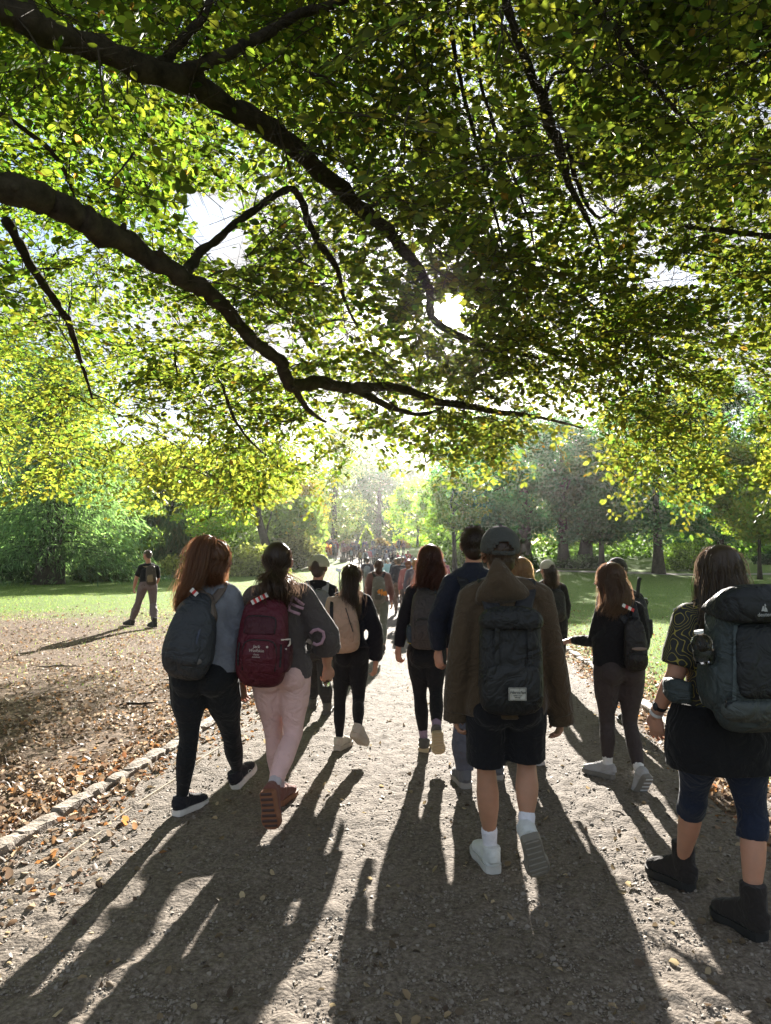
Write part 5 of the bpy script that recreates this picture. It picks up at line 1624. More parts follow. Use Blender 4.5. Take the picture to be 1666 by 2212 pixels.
# glass jar / sunglasses case in her right hand
jar = thing('drinking_glass', 'small clear glass held in the right hand of the woman in pink leggings', 'glass', tuple(V3(J['wriR']) + V3((0, -.005, -.12))))
m_glass, nt_, b_ = new_mat('clear_plastic'); b_.inputs['Transmission Weight'].default_value = 1; b_.inputs['Roughness'].default_value = .08; b_.inputs['IOR'].default_value = 1.25
g = Geo(); c = V3(J['wriR']) + V3((-.01, .045, -.085)); tube(g, [c + V3((0, 0, -.05)), c + V3((0, 0, .0)), c + V3((0, 0, .03)), c + V3((0, 0, .045))], [.026, .030, .024, .012], 14); put('glass_body', g, m_glass, jar)
g = Geo(); tube(g, [c + V3((0, 0, .045)), c + V3((0, 0, .06))], [.013, .013], 12); put('stopper', g, fabric((.4, .37, .3), 'plain'), jar)

# ---------------------------------------------------------------- 3 man in pale cap
D = 7.5
J = pts(Z1, D, dict(head=(1140, 340), neck=(1132, 425), shL=(1040, 470), shR=(1222, 480), elbL=(1015, 640), wriL=(1030, 800, .1), elbR=(1255, 640, .0), wriR=(1225, 820, .12),
     hipL=(1090, 850), hipR=(1180, 850), kneeL=(1105, 1060, .25), ankL=(1095, 1210, .35), kneeR=(1172, 1055, .05), ankR=(1192, 1215, .02)))
J['heelR'], J['toeR'] = planted(Z1, 1188, 1272, 0, .28); J['heelL'], J['toeL'] = planted(Z1, 1098, 1235, -5, .28)
for q in 'LR': J['ank' + q] = J['heel' + q].lerp(J['toe' + q], .2) + V3((0, 0, .10))
J['handL'] = dict(d=(0, .2, -1), back=(-1, 0, 0)); J['handR'] = dict(d=(0, .2, -1), back=(1, 0, 0))
f3 = person('man in pale cap and black jacket with grey straps, walking between the two near women', NEAR, D, J, 1.0, sex='m', yaw=R(-14),
    top=dict(name='jacket', e=.020, mat=fabric((.014, .014, .016), 'cloth'), hem=-.03, waist=1.1, collar=.03), bottom=dict(name='trousers', e=.014, mat=fabric((.035, .033, .032), 'cloth'), ce=.018, wr=.008))
hair(f3.root, f3.C, R(-14), 1.0, 'short', (.06, .045, .035), 700, length=.018)
cap(f3.root, f3.P, f3.rot @ Matrix.Rotation(R(75), 3, 'Z'), 1.14, fabric((.34, .33, .25), 'cloth'), opening=False)
for q in 'LR': shoe(f3.root, J['heel' + q], J['toe' + q], UPZ, 1.05, fabric((.10, .09, .075), 'cloth'), fabric((.09, .08, .07), 'rubber'))
backpack(f3, 'grey daypack with pale grey straps on the man in the pale cap', at(*Z1(1140, 800), D - .10), at(*Z1(1140, 480), D - .11), .145, .15, (fabric((.14, .14, .15), 'nylon'),), strap_mat=fabric((.24, .24, .25), 'nylon'), strap_w=.036, pocket=[(.08, .5, .6, .03, 0, 0)])

# ---------------------------------------------------------------- 4 beige pack
D = 6.1
J = pts(Z1, D, dict(head=(1347, 402), neck=(1342, 490), shL=(1268, 535), shR=(1425, 550), elbL=(1212, 710), wriL=(1225, 850, .12), elbR=(1495, 730), wriR=(1495, 925, .06),
     hipL=(1292, 885), hipR=(1388, 885), kneeL=(1270, 1175, .06), kneeR=(1388, 1165, .0)))
J['heelL'], J['toeL'] = planted(Z1, 1252, 1500, 22, .25); J['ankL'] = J['heelL'].lerp(J['toeL'], .18) + V3((0, 0, .095))
J['heelR'] = at(*Z1(1352, 1400), D - .36); J['toeR'] = at(*Z1(1425, 1462), D - .22); upR = V3((.25, .40, .75)); J['ankR'] = J['heelR'].lerp(J['toeR'], .16) + upR.normalized() * .09
J['handL'] = dict(d=(0, .2, -1), back=(-1, 0, 0)); J['handR'] = dict(d=(-.05, .1, -1), back=(.8, -.5, 0), curl=.45)
f4 = person('woman with long dark ponytail, black sweater and leggings, in the middle of the path', NEAR, D, J, .94, build=.96, hips=1.08, yaw=R(-8), hip_w=.155,
    top=dict(name='sweater', e=.022, mat=fabric((.012, .013, .018), 'knit'), hem=.16, waist=1.25, se=.026, cuff=.002, wr=.012), bottom=dict(name='leggings', e=.003, mat=fabric((.012, .012, .014), 'cloth'), top=.30, ce=.002, wr=.002))
hair(f4.root, f4.C, R(-8), 1.02, 'tail', (.030, .017, .010), 1500, tie=(0, -.08, .075), tail=[(-.005, -.125, .05), (-.01, -.15, -.05), (0, -.16, -.17), (.02, -.16, -.29), (.03, -.15, -.36)], seed=6, spread=1.5)
for q in 'LR': shoe(f4.root, J['heel' + q], J['toe' + q], UPZ if q == 'L' else upR, .96, fabric((.42, .38, .32), 'cloth'), fabric((.38, .33, .27), 'rubber'))
m_be = fabric((.36, .25, .18), 'nylon')
bp, surf, fr = backpack(f4, 'beige canvas roll-top backpack with black straps on the dark-haired woman', at(*Z1(1290, 835), D - .12), at(*Z1(1270, 520), D - .12), .150, .17, (m_be, fabric((.30, .21, .15), 'nylon')),
    prof=[(0, .88, .75), (.05, 1.0, .95), (.3, 1.04, 1.0), (.6, .98, .9), (.78, .88, .7), (.9, .80, .5), (1, .7, .3)], strap_mat=fabric((.34, .24, .18), 'nylon'), pocket=[(.10, .5, .55, .014, 1, .03)], zips=False)
ribbon(bp, [surf(.98, -.06), surf(.8, -.065) + fr[2] * .02, surf(.55, -.068) + fr[2] * .012, surf(.42, -.07) + fr[2] * .012], .028, fabric(BLACK, 'nylon'), fr[0], 'black_strap')
ribbon(bp, [surf(.78, .05) + fr[2] * .012, surf(.55, .075) + fr[2] * .015, surf(.30, .10) + fr[2] * .012], .007, fabric(BLACK, 'nylon'), fr[0], 'zip_line')

# ---------------------------------------------------------------- 5 red hair
D = 6.0
J = pts(Z2, D, dict(head=(303, 262), neck=(292, 380), shL=(212, 440), shR=(372, 432), elbL=(155, 590), wriL=(124, 762, -.02), elbR=(405, 600), wriR=(400, 760, .1),
     hipL=(240, 795), hipR=(330, 795), kneeL=(247, 1020, .08), kneeR=(338, 1010, .0)))
J['heelL'], J['toeL'] = planted(Z2, 268, 1366, 6, .25); J['ankL'] = J['heelL'].lerp(J['toeL'], .18) + V3((0, 0, .10))
J['heelR'] = at(*Z2(348, 1238), D - .40); J['toeR'] = at(*Z2(356, 1364), D - .37); upR = V3((-.03, 1, .12)); J['ankR'] = J['heelR'].lerp(J['toeR'], .12) + upR.normalized() * .09
J['handL'] = dict(d=(.02, .02, -1), back=(-.75, -.6, 0), curl=.8); J['handR'] = dict(d=(0, .2, -1), back=(1, 0, 0))
f5 = person('woman with dark red wavy hair and black jacket, left of the tall man in navy', NEAR, D, J, .99, hips=1.1, hip_w=.165, yaw=R(5),
    top=dict(name='jacket', e=.018, mat=fabric((.014, .013, .017), 'cloth'), hem=.26, waist=1.2, se=.020, wr=.014), bottom=dict(name='leggings', e=.003, mat=fabric((.013, .013, .014), 'cloth'), top=.28, to=1.8, ce=.002, wr=.002))
g = Geo(); tube(g, [f5.pel + f5.up * .17, f5.pel + f5.up * .3], [(.168, .125), (.155, .115)], 22, side=f5.hs, power=2.3); put('yellow_shirt', voxel(g, .01, 2, .006, 10, 2), fabric((.28, .24, .02), 'cloth'), f5.root)
hair(f5.root, f5.C, R(5), 1.06, 'long', (.050, .017, .010), 2200, length=.22, seed=9, spread=1.22, puff=1.05, wavy=2.2)
for q in 'LR': shoe(f5.root, J['heel' + q], J['toe' + q], UPZ if q == 'L' else upR, 1.0, fabric((.09, .085, .075), 'cloth'), fabric((.42, .33, .20), 'rubber'), accent=fabric((.36, .27, .15), 'rubber'))
sock(f5.root, V3(J['kneeR']).lerp(V3(J['ankR']), .72), J['ankR'], .043, fabric((.24, .18, .24), 'knit')); sock(f5.root, V3(J['kneeL']).lerp(V3(J['ankL']), .78), J['ankL'], .041, fabric((.24, .18, .24), 'knit'))
backpack(f5, 'grey-brown daypack with pale piping on the red-haired woman', at(*Z2(268, 738), D - .11), at(*Z2(275, 435), D - .12), .125, .17, (fabric((.050, .042, .040), 'nylon'), fabric((.03, .045, .06), 'nylon')), pocket=[(.08, .5, .72, .035, 0, 0)], sides=[(-1, .02, .35, 1), (1, .02, .35, 1)], strap_mat=fabric((.05, .06, .065), 'nylon'))
wristband('orange-red band on the left wrist of the red-haired woman', J, 'L', .029, (.45, .07, .02), .03, .014)

# ---------------------------------------------------------------- 6 tall man
D = 5.15
J = pts(Z2, D, dict(head=(553, 180), neck=(548, 310), shL=(432, 400), shR=(665, 395), elbL=(345, 600), wriL=(352, 775, .03), elbR=(740, 600), wriR=(735, 780, .1),
     hipL=(498, 880), hipR=(610, 880), kneeL=(505, 1215, .05), kneeR=(655, 1200, .25)))
J['heelL'], J['toeL'] = planted(Z2, 512, 1572, -8, .29); J['ankL'] = J['heelL'].lerp(J['toeL'], .2) + V3((0, 0, .11))
J['heelR'], J['toeR'] = planted(Z2, 688, 1526, 6, .29); J['ankR'] = J['heelR'].lerp(J['toeR'], .2) + V3((0, 0, .11))
J['handL'] = dict(d=(.05, .05, -1), back=(-.7, -.6, 0), curl=.7); J['handR'] = dict(d=(0, .2, -1), back=(1, 0, 0))
f6 = person('tall man with short dark curls, navy jacket and grey trousers', NEAR, D, J, 1.10, sex='m', build=1.0, yaw=R(-3),
    top=dict(name='jacket', e=.026, mat=fabric((.016, .018, .028), 'cloth'), hem=-.08, waist=1.12, se=.028, wr=.018, collar=.05), bottom=dict(name='trousers', e=.018, mat=fabric((.085, .085, .105), 'cloth'), ce=.032, flare=.002, wr=.014, to=1.99))
hair(f6.root, f6.C, R(-3), 1.12, 'short', (.030, .019, .013), 2200, length=.022, seed=3, width=.0035, puff=.98)
for q in 'LR': shoe(f6.root, J['heel' + q], J['toe' + q], UPZ, 1.08, fabric((.10, .10, .11), 'cloth'), fabric((.24, .22, .20), 'rubber'))
bp, surf, fr = backpack(f6, 'black nylon daypack on the tall man in navy', at(*Z2(575, 700), D - .14), at(*Z2(560, 400), D - .14), .155, .15, (fabric((.014, .015, .018), 'nylon'),), wr=.012, strap_w=.036)
g = Geo(); tube(g, [surf(.86, -.09) + fr[2] * .01, surf(.80, -.088) + fr[2] * .014, surf(.74, -.09) + fr[2] * .012], [.003] * 3, 6); put('orange_pull', g, fabric((.6, .14, .03), 'plain'), bp)

# ---------------------------------------------------------------- 7 olive coat, white shoes
D = 3.68
J = pts(Z2, D, dict(head=(702, 236), neck=(705, 400), shL=(535, 480), shR=(930, 475), elbL=(482, 790, -.02), wriL=(455, 1110, .02), elbR=(990, 790, -.02), wriR=(1046, 1130, .02),
     hipL=(628, 1075), hipR=(835, 1075), kneeL=(622, 1425, .06), kneeR=(852, 1400, .04)))
J['heelL'], J['toeL'] = planted(Z2, 668, 2062, -9, .285); J['ankL'] = J['heelL'].lerp(J['toeL'], .22) + V3((0, 0, .115))
J['heelR'] = at(*Z2(882, 1850), D - .20); J['toeR'] = at(*Z2(935, 2066), D - .10); upR = V3((-.10, .9, .36)); J['ankR'] = J['heelR'].lerp(J['toeR'], .16) + upR.normalized() * .105
J['handL'] = dict(d=(0, .15, -1), back=(-1, 0, 0), curl=.7); J['handR'] = dict(d=(0, .15, -1), back=(1, 0, 0), curl=.7)
m_ol = fabric((.060, .042, .026), 'knit')
f7 = person('man in brown-olive hooded wool coat, black shorts and white shoes, nearest in the middle', NEAR, D, J, 1.05, sex='m', build=1.0, yaw=R(0), skin=(.36, .20, .13),
    top=dict(name='coat', e=.030, mat=m_ol, hem=-.10, waist=1.26, se=.016, cuff=.0042, sleeve=2.0, wr=.010, ws=4, flare=1.04), bottom=dict(name='shorts', e=.022, mat=fabric((.010, .010, .012), 'cloth'), to=.95, flare=.006, wr=.016, ws=6, glute=True))
g = Geo()
smooth_loft(g, [at(*Z2(712, 492), D - .045), at(*Z2(708, 430), D - .09), at(*Z2(700, 360), D - .115), at(*Z2(694, 300), D - .115), at(*Z2(692, 245), D - .105)], [(.165, .040), (.128, .075), (.080, .062), (.046, .040), (.022, .016)], (1, 0, 0), 2.3)
put('hood', voxel(g, .009, 2, .010, 8, 3), m_ol, f7.root)
g = Geo()
for q in 'LR':
    g = Geo(); w_ = V3(J['wri' + q]); u = (V3(J['elb' + q]) - w_).normalized(); sg = -1 if q == 'L' else 1
    tube(g, [w_ + u * .14, w_ + u * .02, w_ - u * .055], [(.062, .062), (.066, .060), (.068, .058)], 16)
    put('sleeve_cuff', voxel(g, .009, 1, .005, 8, 1), m_ol, f7.root)
hair(f7.root, f7.C, R(0), 1.06, 'short', (.05, .03, .018), 900, length=.030, seed=8, puff=.95)
cap(f7.root, f7.P, f7.rot, 1.17, fabric((.050, .052, .048), 'cloth'), opening=True, tilt=R(8))
for q in 'LR':
    shoe(f7.root, J['heel' + q], J['toe' + q], UPZ if q == 'L' else upR, 1.08, fabric((.50, .52, .52), 'cloth'), fabric((.42, .42, .41), 'rubber') if q == 'L' else fabric((.17, .155, .13), 'rubber'))
    sock(f7.root, V3(J['knee' + q]).lerp(V3(J['ank' + q]), .80), J['ank' + q], .044, fabric((.60, .60, .66), 'knit'))
m_bk = fabric((.012, .013, .014), 'nylon')
bp, surf, fr = backpack(f7, 'black rolled-top backpack with a white stitched label on the man in the olive coat', at(*Z2(748, 1098), D - .17), at(*Z2(742, 560), D - .165), .158, .16, (m_bk, fabric((.016, .017, .018), 'nylon')),
    prof=[(0, .80, .60), (.03, .95, .85), (.12, 1.0, 1.0), (.5, 1.0, 1.0), (.8, .96, .92), (.90, .92, .84), (.96, .80, .66), (1, .55, .35)], pocket=[(.05, .46, .86, .018, 1, 0)], lid=(.84, 1.0, .62, 0), strap_w=.042, zips=False)
for sg in (-1, 1): ribbon(bp, [surf(.86, sg * .075) + fr[2] * .035, surf(.6, sg * .078) + fr[2] * .012, surf(.47, sg * .078) + fr[2] * .012], .022, m_bk, fr[0], 'buckle_strap')
lp = surf(.165, .012) + fr[2] * .030
g = Geo(); rt = Matrix((fr[0], fr[1], fr[2])).transposed(); box(g, lp, (.082, .058, .003), rt); patch = put('label_patch', g, fabric((.36, .35, .31), 'cloth'), bp, False)
dk = fabric((.03, .03, .03), 'plain')
text(bp, 'Herschel', lp + fr[2] * .003 + fr[1] * .008, fr[0], fr[1], .020, dk, shear=.35)
text(bp, 'SUPPLY CO', lp + fr[2] * .003 - fr[1] * .006, fr[0], fr[1], .0075, dk); text(bp, 'BRAND', lp + fr[2] * .003 - fr[1] * .015, fr[0], fr[1], .0075, dk)
g = Geo()
for a_, b_ in (((-.038, -.026), (.038, -.026)), ((.038, -.026), (.038, .026)), ((.038, .026), (-.038, .026)), ((-.038, .026), (-.038, -.026))):
    tube(g, [lp + fr[0] * a_[0] + fr[1] * a_[1] + fr[2] * .002, lp + fr[0] * b_[0] + fr[1] * b_[1] + fr[2] * .002], [.0009] * 2, 4)
put('stitching', g, dk, bp, False)

# ---------------------------------------------------------------- 8 white cap, dark ponytail
D = 9.3
J = pts(Z2, D, dict(head=(970, 318), neck=(975, 375), shL=(920, 415), shR=(1055, 420), elbL=(900, 510), wriL=(905, 600, .1), elbR=(1083, 520), wriR=(1076, 595, .05), hipL=(985, 620), hipR=(1045, 620), kneeL=(985, 790, .1), kneeR=(1045, 790)))
J['heelL'], J['toeL'] = planted(Z2, 985, 985, 0, .25); J['heelR'], J['toeR'] = planted(Z2, 1048, 975, 0, .25)
for q in 'LR': J['ank' + q] = J['heel' + q].lerp(J['toe' + q], .2) + V3((0, 0, .10))
J['handL'] = dict(d=(0, .2, -1), back=(-1, 0, 0)); J['handR'] = dict(d=(0, .1, -1), back=(1, -.3, 0))
f8 = person('woman in off-white cap with dark ponytail and black jacket, right edge of the path', NEAR, D, J, .97, yaw=R(25),
    top=dict(name='jacket', e=.022, mat=fabric((.016, .013, .015), 'cloth'), hem=.0, waist=1.15, collar=.03), bottom=dict(name='trousers', e=.012, mat=fabric((.015, .015, .017), 'cloth'), ce=.014))
hair(f8.root, f8.C, R(25), 1.0, 'tail', (.025, .015, .01), 900, tie=(0, -.10, .04), tail=[(.02, -.14, -.02), (.03, -.15, -.14), (.05, -.14, -.24)], seed=16, spread=1.8)
cap(f8.root, f8.P, f8.rot, 1.06, fabric((.40, .38, .35), 'cloth'), opening=True)
for q in 'LR': shoe(f8.root, J['heel' + q], J['toe' + q], UPZ, 1.0, fabric((.05, .05, .05), 'cloth'), fabric((.2, .2, .2), 'rubber'))
backpack(f8, 'black backpack on the woman in the off-white cap', at(*Z2(1005, 590), D - .1), at(*Z2(1010, 425), D - .11), .14, .15, (fabric((.018, .016, .018), 'nylon'),), pocket=[(.08, .5, .6, .03, 0, 0)])

# ---------------------------------------------------------------- 9 blond, hidden behind the olive coat
D = 5.95
J = pts(Z2, D, dict(head=(818, 335), neck=(820, 430), shL=(755, 490), shR=(895, 485), elbL=(730, 650), wriL=(740, 800, .1), elbR=(950, 690), wriR=(965, 890, .05), hipL=(790, 830), hipR=(880, 830), kneeL=(775, 1090, .1), kneeR=(880, 1090)))
J['heelL'], J['toeL'] = planted(Z2, 775, 1395, -25, .25); J['ankL'] = J['heelL'].lerp(J['toeL'], .18) + V3((0, 0, .10))
J['heelR'] = at(*Z2(905, 1350), D - .30); J['toeR'] = at(*Z2(930, 1448), D - .26); upR = V3((-.1, .9, .3)); J['ankR'] = J['heelR'].lerp(J['toeR'], .14) + upR.normalized() * .09
J['handL'] = dict(d=(0, .2, -1), back=(-1, 0, 0)); J['handR'] = dict(d=(0, .1, -1), back=(1, -.3, 0))
f9 = person('woman with curly blond hair almost hidden behind the man in the olive coat', NEAR, D, J, .98, yaw=R(0),
    top=dict(name='jacket', e=.02, mat=fabric((.03, .03, .05), 'cloth'), hem=0, waist=1.15), bottom=dict(name='trousers', e=.010, mat=fabric((.03, .03, .035), 'cloth'), ce=.012))
hair(f9.root, f9.C, 0, 1.05, 'long', (.20, .12, .06), 1100, length=.20, seed=10, spread=1.15, puff=1.05)
for q in 'LR': shoe(f9.root, J['heel' + q], J['toe' + q], UPZ if q == 'L' else upR, 1.0, fabric((.05, .05, .055), 'cloth'), fabric((.45, .42, .40), 'rubber'))

# ---------------------------------------------------------------- 10 woman talking
D = 5.35
J = pts(Z3, D, dict(head=(342, 258), neck=(372, 352), shL=(308, 408), shR=(478, 405), elbL=(262, 558, .10), wriL=(158, 552, .34), elbR=(512, 560, .04), wriR=(470, 640, .28), hipL=(328, 700), hipR=(448, 700), kneeL=(328, 945, .08), kneeR=(440, 955, .04)))
J['heelL'], J['toeL'] = planted(Z3, 362, 1245, -42, .25); J['ankL'] = J['heelL'].lerp(J['toeL'], .18) + V3((0, 0, .10))
J['heelR'] = at(*Z3(540, 1228), D - .34); J['toeR'] = at(*Z3(478, 1350), D - .24); upR = V3((-.28, .85, .30)); J['ankR'] = J['heelR'].lerp(J['toeR'], .14) + upR.normalized() * .09
J['handL'] = dict(d=(-.92, .25, -.30), back=(-.2, -.3, .9), curl=.3, m=1); J['handR'] = dict(d=(-.4, .8, -.2), back=(1, 0, 0))
f10 = person('woman in black top with long light brown hair, turned left and gesturing with her hand', NEAR, D, J, .96, hips=1.14, hip_w=.185, yaw=R(62), skin=(.46, .25, .17), waist_w=.155,
    top=dict(name='top', e=.014, mat=fabric((.010, .009, .010), 'cloth'), hem=.06, waist=1.22, se=.010, wr=.010), bottom=dict(name='leggings', e=.003, mat=fabric((.045, .034, .033), 'cloth'), ce=.002, to=1.86, wr=.002))
hair(f10.root, f10.C, R(35), 1.04, 'long', (.075, .042, .024), 2000, length=.25, seed=12, spread=1.15, puff=1.0)
for q in 'LR':
    shoe(f10.root, J['heel' + q], J['toe' + q], UPZ if q == 'L' else upR, .90, fabric((.34, .33, .33), 'cloth'), fabric((.17, .155, .135), 'rubber'), accent=fabric((.4, .4, .4), 'rubber'))
    sock(f10.root, V3(J['knee' + q]).lerp(V3(J['ank' + q]), .80), J['ank' + q], .041, fabric((.60, .58, .56), 'knit'))
bp, surf, fr = backpack(f10, 'slim dark brown backpack hanging low on the woman who is gesturing', at(*Z3(462, 695), D - .12), at(*Z3(455, 455), D - .12), .085, .09, (fabric((.013, .010, .010), 'nylon'), fabric((.09, .06, .05), 'nylon')), pocket=[(.05, .34, .85, .03, 0, 0)])
g = Geo(); ellip(g, surf(.42, .01) + fr[2] * .004, (.055, .005, .013)); put('reflective_strip', g, fabric((.17, .12, .10), 'rubber'), bp)
race_tag('paper_tag', 'red and white tag lying on the shoulder of the gesturing woman', at(*Z3(405, 380), D - .17), at(*Z3(462, 408), D - .16), .026, (0, -1, .3), 4)

# ---------------------------------------------------------------- 11 capped walker behind her
D = 6.9
J = pts(Z3, D, dict(head=(378, 222), neck=(385, 300), shL=(315, 345), shR=(475, 350), elbL=(300, 480), wriL=(310, 600, .1), elbR=(500, 480), wriR=(490, 600, .1), hipL=(350, 600), hipR=(440, 600), kneeL=(352, 780, .1), kneeR=(440, 780)))
J['heelL'], J['toeL'] = planted(Z3, 352, 998, 0, .26); J['heelR'], J['toeR'] = planted(Z3, 442, 985, 0, .26)
for q in 'LR': J['ank' + q] = J['heel' + q].lerp(J['toe' + q], .2) + V3((0, 0, .10))
J['handL'] = dict(d=(0, .2, -1), back=(-1, 0, 0)); J['handR'] = dict(d=(0, .2, -1), back=(1, 0, 0))
f11 = person('walker in dark cap mostly hidden behind the gesturing woman', NEAR, D, J, 1.0, sex='m', top=dict(name='jacket', e=.02, mat=fabric((.02, .02, .022), 'cloth'), hem=0), bottom=dict(name='trousers', e=.012, mat=fabric((.03, .03, .03), 'cloth'), ce=.014))
hair(f11.root, f11.C, 0, 1.0, 'short', (.03, .02, .015), 500, length=.02)
cap(f11.root, f11.P, f11.rot, 1.08, fabric((.05, .045, .04), 'cloth'), opening=True)
for q in 'LR': shoe(f11.root, J['heel' + q], J['toe' + q], UPZ, 1.05, fabric((.03, .03, .03), 'cloth'), fabric((.1, .1, .1), 'rubber'))
bp, surf, fr = backpack(f11, 'black pack with a strapped pole handle behind the gesturing woman', at(*Z3(445, 600), D - .1), at(*Z3(440, 330), D - .11), .16, .16, (fabric((.016, .016, .018), 'nylon'),), sides=[(1, .2, .55, 0)])
pole = thing('trekking_pole', 'folded trekking pole whose black grip stands up from the hidden pack', 'pole', tuple(at(*Z3(487, 300), D - .2)), None)
g = Geo(); tube(g, [at(*Z3(470, 560), D - .18), at(*Z3(480, 330), D - .18)], [.009, .009], 8); put('shaft', g, fabric((.05, .05, .05), 'plain'), pole)
g = Geo(); tube(g, [at(*Z3(479, 345), D - .18), at(*Z3(482, 300), D - .18), at(*Z3(486, 262), D - .18), at(*Z3(492, 248), D - .18)], [.015, .018, .016, .020], 10); put('grip', g, fabric((.02, .02, .02), 'rubber'), pole)
def bottle(name, label, base, top, r, group=None, crinkle=.0):
    base, top = V3(base), V3(top); a = top - base; L = a.length; a.normalize()
    t = thing(name, label, 'bottle', tuple(base), group)
    g = Geo(); st = [(0, .55), (.03, .9), (.10, 1), (.35, .98), (.42, .93), (.5, 1), (.68, .98), (.80, .72), (.88, .40), (.92, .36)]
    S = spline([tuple(base + a * L * k) + (r * w,) for k, w in st], 3); tube(g, [s[:3] for s in S], [s[3] for s in S], 18, rough=crinkle); put('bottle_body', g, m_glass, t)
    g = Geo(); tube(g, [base + a * L * .91, base + a * L * 1.0], [r * .44, r * .44], 14); put('bottle_cap', g, fabric((.55, .56, .55), 'plain'), t, False)
    return t
bottle('water_bottle', 'clear plastic bottle glinting at the side of the half-hidden black pack', at(*Z3(508, 400), D - .14), at(*Z3(520, 345), D - .14), .033, crinkle=.1)

# ---------------------------------------------------------------- 12 big rucksack, right
D = 3.2
J = pts(Z3, D, dict(head=(872, 235), neck=(885, 385), shL=(735, 455), shR=(1045, 455), elbL=(668, 715, -.02), wriL=(568, 915, .12), elbR=(1125, 720, .0), wriR=(1170, 900, .16), hipL=(800, 985), hipR=(975, 985), kneeL=(752, 1300, .18), kneeR=(1040, 1400, .02)))
J['heelL'], J['toeL'] = planted(Z3, 745, 1800, -30, .25); J['ankL'] = J['heelL'].lerp(J['toeL'], .2) + V3((0, 0, .12))
J['heelR'], J['toeR'] = planted(Z3, 1095, 2050, -22, .25); J['ankR'] = J['heelR'].lerp(J['toeR'], .2) + V3((0, 0, .12))
J['handL'] = dict(d=(.12, .2, -1), back=(-.75, -.6, 0), curl=.4); J['handR'] = dict(d=(0, .2, -1), back=(1, 0, 0))
m_tee = bpy.data.materials.new('contour_print'); m_tee.use_nodes = True
def _tee():
    nt = m_tee.node_tree; b = nt.nodes['Principled BSDF']; b.inputs['Roughness'].default_value = .85
    tc = nt.nodes.new('ShaderNodeTexCoord'); no = nt.nodes.new('ShaderNodeTexNoise'); no.inputs['Scale'].default_value = 7; no.inputs['Detail'].default_value = 1.5
    nt.links.new(tc.outputs['Object'], no.inputs['Vector'])
    m1 = nt.nodes.new('ShaderNodeMath'); m1.operation = 'MULTIPLY'; m1.inputs[1].default_value = 22; nt.links.new(no.outputs['Fac'], m1.inputs[0])
    m2 = nt.nodes.new('ShaderNodeMath'); m2.operation = 'FRACT'; nt.links.new(m1.outputs[0], m2.inputs[0])
    m3 = nt.nodes.new('ShaderNodeMath'); m3.operation = 'LESS_THAN'; m3.inputs[1].default_value = .16; nt.links.new(m2.outputs[0], m3.inputs[0])
    mx = nt.nodes.new('ShaderNodeMixRGB'); mx.inputs[1].default_value = (.014, .015, .016, 1); mx.inputs[2].default_value = (.24, .20, .04, 1)
    nt.links.new(m3.outputs[0], mx.inputs[0]); nt.links.new(mx.outputs[0], b.inputs['Base Color'])
_tee()
f12 = person('woman in patterned tee and knee-length navy leggings carrying the biggest rucksack, far right', NEAR, D, J, .99, hips=1.15, build=1.06, hip_w=.190, skin=(.40, .22, .15),
    top=dict(name='tee_shirt', e=.020, mat=m_tee, hem=.0, waist=1.25, sleeve=.88, se=.026, cuff=.004, wr=.012), bottom=dict(name='leggings', e=.004, mat=fabric((.014, .019, .036), 'cloth'), to=1.28, ce=.008, wr=.003))
g = Geo(); pel = f12.pel; tube(g, [pel + V3((0, 0, .12)), pel + V3((0, 0, .02)), pel - V3((0, .0, .10)), pel - V3((0, 0, .17))], [(.200, .15), (.232, .170), (.245, .175), (.236, .17)], 26, side=f12.hs, power=2.4)
put('tied_jacket', voxel(g, .011, 2, .018, 6, 9), fabric((.008, .008, .009), 'cloth'), f12.root)
hair(f12.root, f12.C, R(4), 1.06, 'long', (.050, .034, .021), 2600, length=.33, seed=14, spread=1.36, puff=1.02, width=.0028)
m_boot = fabric((.022, .019, .018), 'cloth')
for q in 'LR':
    shoe(f12.root, J['heel' + q], J['toe' + q], UPZ, 1.06, m_boot, fabric((.016, .016, .016), 'rubber'), kind='boot', pname='boot')
m_dt = fabric((.030, .040, .042), 'nylon'); m_dt2 = fabric((.012, .014, .016), 'nylon'); m_dt3 = fabric((.052, .062, .062), 'nylon')
bp, surf, fr = backpack(f12, 'big slate-green trekking rucksack with lid and white emblem on the woman at the far right', at(*Z3(968, 935), D - .14), at(*Z3(945, 345), D - .16), .178, .24, (m_dt, m_dt2, m_dt3),
    prof=[(0, .70, .50), (.05, .94, .88), (.15, 1.06, 1.05), (.35, 1.08, 1.1), (.6, 1.0, 1.0), (.8, .94, .92), (.92, .9, .85), (1, .72, .6)], lid=(.86, 1.02, .66, 1), strap_w=.042, sides=[(-1, .06, .46, 0), (1, .06, .46, 0)], wr=.010, loops=True)
g = Geo(); smooth_loft(g, [surf(t, .01) - fr[2] * .012 for t in (.20, .28, .5, .74, .82)], [(.10, .012), (.125, .035), (.13, .042), (.115, .035), (.09, .012)], fr[0], 3); put('front_panel', voxel(g, .009, 2, .006, 9, 3), m_dt2, bp)
g = Geo(); smooth_loft(g, [surf(t, 0) - fr[2] * .03 for t in (.02, .08, .15, .20)], [(.12, .03), (.16, .05), (.165, .05), (.14, .03)], fr[0], 3); put('bottom_panel', voxel(g, .009, 2, .005, 9, 3), m_dt3, bp)
